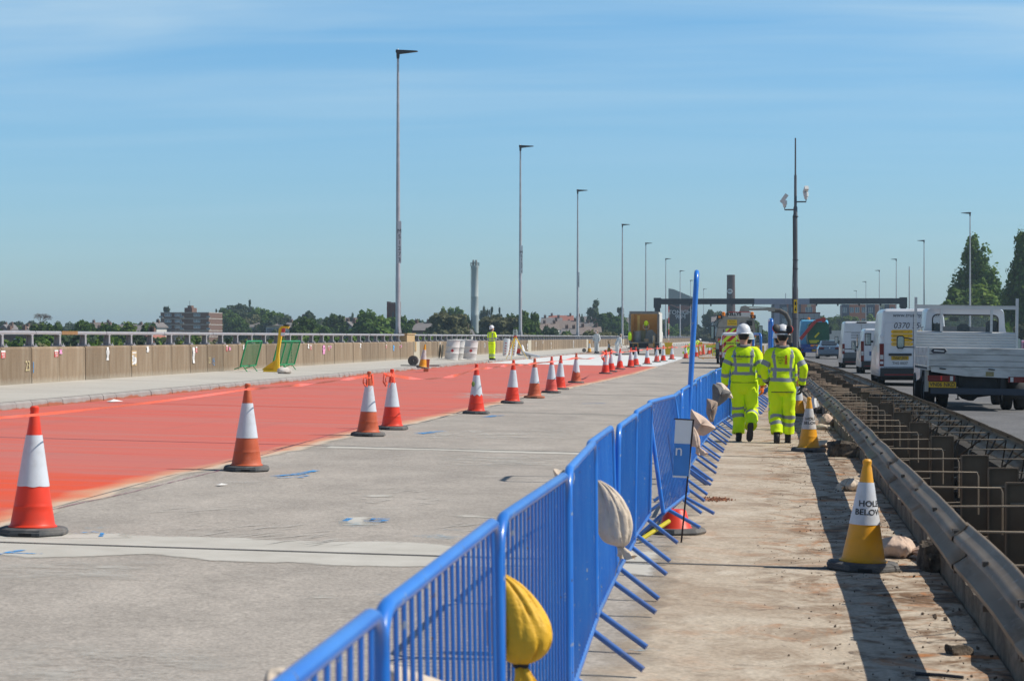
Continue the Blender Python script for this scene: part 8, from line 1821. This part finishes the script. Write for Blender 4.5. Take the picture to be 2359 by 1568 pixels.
    if mask:
        b = MB(); b.sphere((0, 0, 0), 1, 14, 8, sc=(.055, .05, .055), M=HM @ T4((0, .075, -.045))); b.build('respirator', m_wht, t); b = MB(); b.loft([[HM @ v for v in sup(hw_, hd, 24, cy=.0, z=z, e=2.2)] for hw_, hd, z in ((.105, .13, .03), (.10, .12, .09), (.06, .08, .135), (.01, .01, .15))]); b.build('cap', mat('cap_tan', (.30, .25, .20), .8, var=.3, vs=20), t)
    def backpos(x, z): hw_, hd = W_(z); return -.005 - hd*max(0, 1 - abs(x/hw_)**2.6)**(1/2.6) - .020
    def bend(v): y = backpos(v.x, v.z); return LM @ Vector((v.x, y + v.y*0, v.z))
    return t, bend, J
# the walking pair in front
m_dblue = mat('logo_dark_blue', (.01, .03, .16), .6); m_lblue = mat('logo_light_blue', (.05, .38, .62), .6)
p = G(1713, 1017); sc_ = 1.0
t, bend, J = person('man in bright yellow work suit and plain white hard hat walking away, right foot lifted', (p.x, p.y, p.z), -.04, 1.0, dict(
    kneeL=(-.085, .05, .50), ankL=(-.07, -.03, .11), toeL=(-.1, 1, -.05), kneeR=(.135, .07, .50), ankR=(.12, -.27, .235), toeR=(-.08, .22, -1), hipL=(-.09, 0, .94),
    elL=(-.285, -.03, 1.15), wrL=(-.29, .02, .90), elR=(.285, -.05, 1.15), wrR=(.29, .06, .90), hdR=(.05, .1, -1)), gloves=(m_glv_o, m_glv_o), hem=.93, tbands=(1.075, 1.215), lbands=(.40, .53), sb=(1.25, 1.06), head=(0, .05), cuff=.05)
o = text('VolkerLaser', .060, m_dblue, t, T4((.005, 0, 1.345)), depth=.0006, bend=bend, bold=.0012); b = MB(); b.prism([(-.185, 1.335), (-.15, 1.335), (-.15, 1.360), (-.165, 1.352), (-.172, 1.362), (-.185, 1.350)], 0, .002)
for i, v in enumerate(b.v): b.v[i] = tuple(bend(Vector(v)) + Vector((0, v[1], 0)))
b.build('logo_mark', m_lblue, t, 0)
b = MB(); b.add([tuple(bend(Vector((x, 0, z)))) for x, z in ((-.12, 1.295), (-.02, 1.303), (-.02, 1.308), (-.12, 1.300))], [(0, 1, 2, 3)]); b.build('small_print', m_mar, t, 0)
p = G(1803, 1021)
t, bend, J = person('man in yellow long coat and white hard hat with black ear defenders walking away', (p.x, p.y, p.z), .0, 1.0, dict(
    kneeL=(-.10, .05, .50), ankL=(-.09, -.10, .11), kneeR=(.10, .05, .50), ankR=(.085, .12, .11), elL=(-.30, -.03, 1.16), wrL=(-.25, .14, .98), hdL=(.3, .5, -.5), elR=(.33, -.03, 1.18), wrR=(.30, .06, .92), hdR=(-.1, .1, -1)), gloves=(m_glv_b, m_glv_b), hem=.80, tbands=(.995, 1.155), lbands=(.27, .38), sb=(1.25, 1.02), defenders=True, cuff=.13, head=(0, .02))
for k, (w_, z) in enumerate((("Don't", 1.345), ('walk', 1.302), ('by!', 1.259))): text(w_, .046, mat('print_dark_grey', (.06, .09, .06), .7), t, T4((-.035, 0, z)), depth=.0006, bend=bend)
b = MB(); fig = [(.02, .0), (.035, .0), (.038, .05), (.045, .0), (.06, .0), (.052, .06), (.055, .10), (.050, .125), (.038, .13), (.010, .108), (.013, .100), (.034, .112), (.030, .07)]
b.add([tuple(bend(Vector((x + .01, 0, 1.235 + z*.95)))) for x, z in fig], [tuple(range(len(fig)))]); b.add([tuple(bend(Vector((.052 + .012*math.cos(a), 0, 1.366 + .014*math.sin(a))))) for a in np.linspace(0, 2*PI, 12)[:-1]], [tuple(range(11))]); b.build('red_figure', mat('print_red', (.65, .07, .03), .7), t, 0)
p = G(1737, 985)
person('person in yellow almost hidden by the man with the plain hard hat', (p.x - .11, p.y, p.z), .0, .95, dict(ankL=(-.1, .12, .11), ankR=(.1, -.15, .13), toeR=(0, .8, -.5)), hat=m_hatg, vox=.016, head=(-.3, 0))
p = G(1795, 990)
person('person in yellow almost hidden by the man with ear defenders', (p.x, p.y, p.z), .0, .97, dict(ankL=(-.1, -.15, .13), ankR=(.1, .12, .11), toeL=(0, .8, -.4)), hat=m_hat, vox=.016)
# surveyor on the footway, looking down at a controller in his hand
p = GF(1133, 829)
t, bend, J = person('man in yellow work suit and white hard hat on the footway reading a controller', (p.x, p.y, p.z), -.55, 1.0, dict(
    kneeL=(-.085, .0, .50), ankL=(-.08, 0, .11), kneeR=(.085, .02, .50), ankR=(.08, .02, .11), elL=(-.25, .02, 1.16), wrL=(-.12, .24, 1.18), hdL=(.5, .8, .2), elR=(.25, .02, 1.16), wrR=(.12, .24, 1.16), hdR=(-.4, .8, .2)), head=(-.25, -.45), hem=.86, tbands=(1.02, 1.14), lbands=(.20, .30), sb=(1.17, 1.17))
MB().box(-.07, .07, .34, .37, 1.14, 1.26).build('controller', m_vdk, t, 0)
# white-suited sprayers
p = GF(1375, 812.5); person('worker in white coverall with tan cap and mask standing on the footway', (p.x, p.y, p.z), 2.6, 1.0, dict(elR=(.30, .0, 1.14), wrR=(.24, .12, .92)), outfit='suit', hat=None, hood=False, mask=True, vox=.014, hem=.80, name='person', braces=False)
p = G(1422, 819.6, 0)
t, bend, J = person('stooping worker in white coverall holding a spray lance on the white coating', (p.x, p.y, p.z), -.9, .98, dict(elL=(-.26, .12, 1.12), wrL=(-.14, .34, .98), elR=(.28, .10, 1.12), wrR=(.16, .36, .95)), outfit='suit', hat=None, hood=False, mask=True, lean=.45, vox=.014, hem=.80, braces=False)
b = MB(); b.tube([(.0, .75, 1.15), (.05, .75, .9), (.1, 1.05, .25)], .012, 6); b.build('spray_lance', m_chas, t); b = MB(); b.tube([(.0, .70, .9), (-.4, .3, .6), (-.7, -.2, .75), (-.6, -.5, 1.1), (-.2, -.5, 1.3)], .015, 6); b.build('hose', m_chas, t)
p = G(1523, 813.5, 0); p = G(1534, 819); person('white-hooded worker behind the yellow bin', (p.x - 1.0, p.y + 6, p.z), .3, .95, {}, outfit='suit', hat=None, hood=True, vox=.02, hem=.8, braces=False)
p = G(1580, 819.5, 0); person('crouching worker in yellow jacket and white hard hat beyond the cones', (p.x, p.y, p.z - .28), -1.2, .95, dict(hipL=(-.09, -.15, .62), hipR=(.09, -.15, .62), kneeL=(-.12, .30, .66), kneeR=(.12, .30, .62), ankL=(-.1, 0, .38), ankR=(.1, 0, .38), elL=(-.25, .1, 1.14), wrL=(-.15, .35, 1.0), elR=(.25, .1, 1.14), wrR=(.15, .35, 1.0)), lean=.9, vox=.02)
p = G(1603, 818.5, 0); person('bending worker in yellow jacket left of the tall blue hoop', (p.x - .9, p.y + 30, p.z), -1.0, 1.0, dict(elL=(-.22, .15, 1.14), wrL=(-.15, .35, .95), elR=(.22, .15, 1.14), wrR=(.15, .35, .95)), lean=1.15, vox=.02)
p = W(1661, 800, 150); person('small figure in yellow jacket between the amber fence and the works van', (p.x, 150, zr(p.x)), 1.2, 1.0, {}, vox=.02)
# ------------------------------------------------------------------ air
b = MB(); b.box(-3050, 3050, -450, 3650, -14.5, 36); hzb = b.build('haze', None, None, 0) if False else None
me = bpy.data.meshes.new('haze'); me.from_pydata(b.v, [], b.f); hz_m = bpy.data.materials.new('haze_air'); hz_m.use_nodes = True; hn = hz_m.node_tree; hn.nodes.clear()
ho = hn.nodes.new('ShaderNodeOutputMaterial'); hv = hn.nodes.new('ShaderNodeVolumePrincipled'); hv.inputs['Density'].default_value = .00026; hv.inputs['Color'].default_value = (.62, .80, .95, 1); hv.inputs['Anisotropy'].default_value = .1
hn.links.new(hv.outputs[0], ho.inputs['Volume']); me.materials.append(hz_m); hzo = bpy.data.objects.new('haze', me); COL.objects.link(hzo); hzo['kind'] = 'stuff'
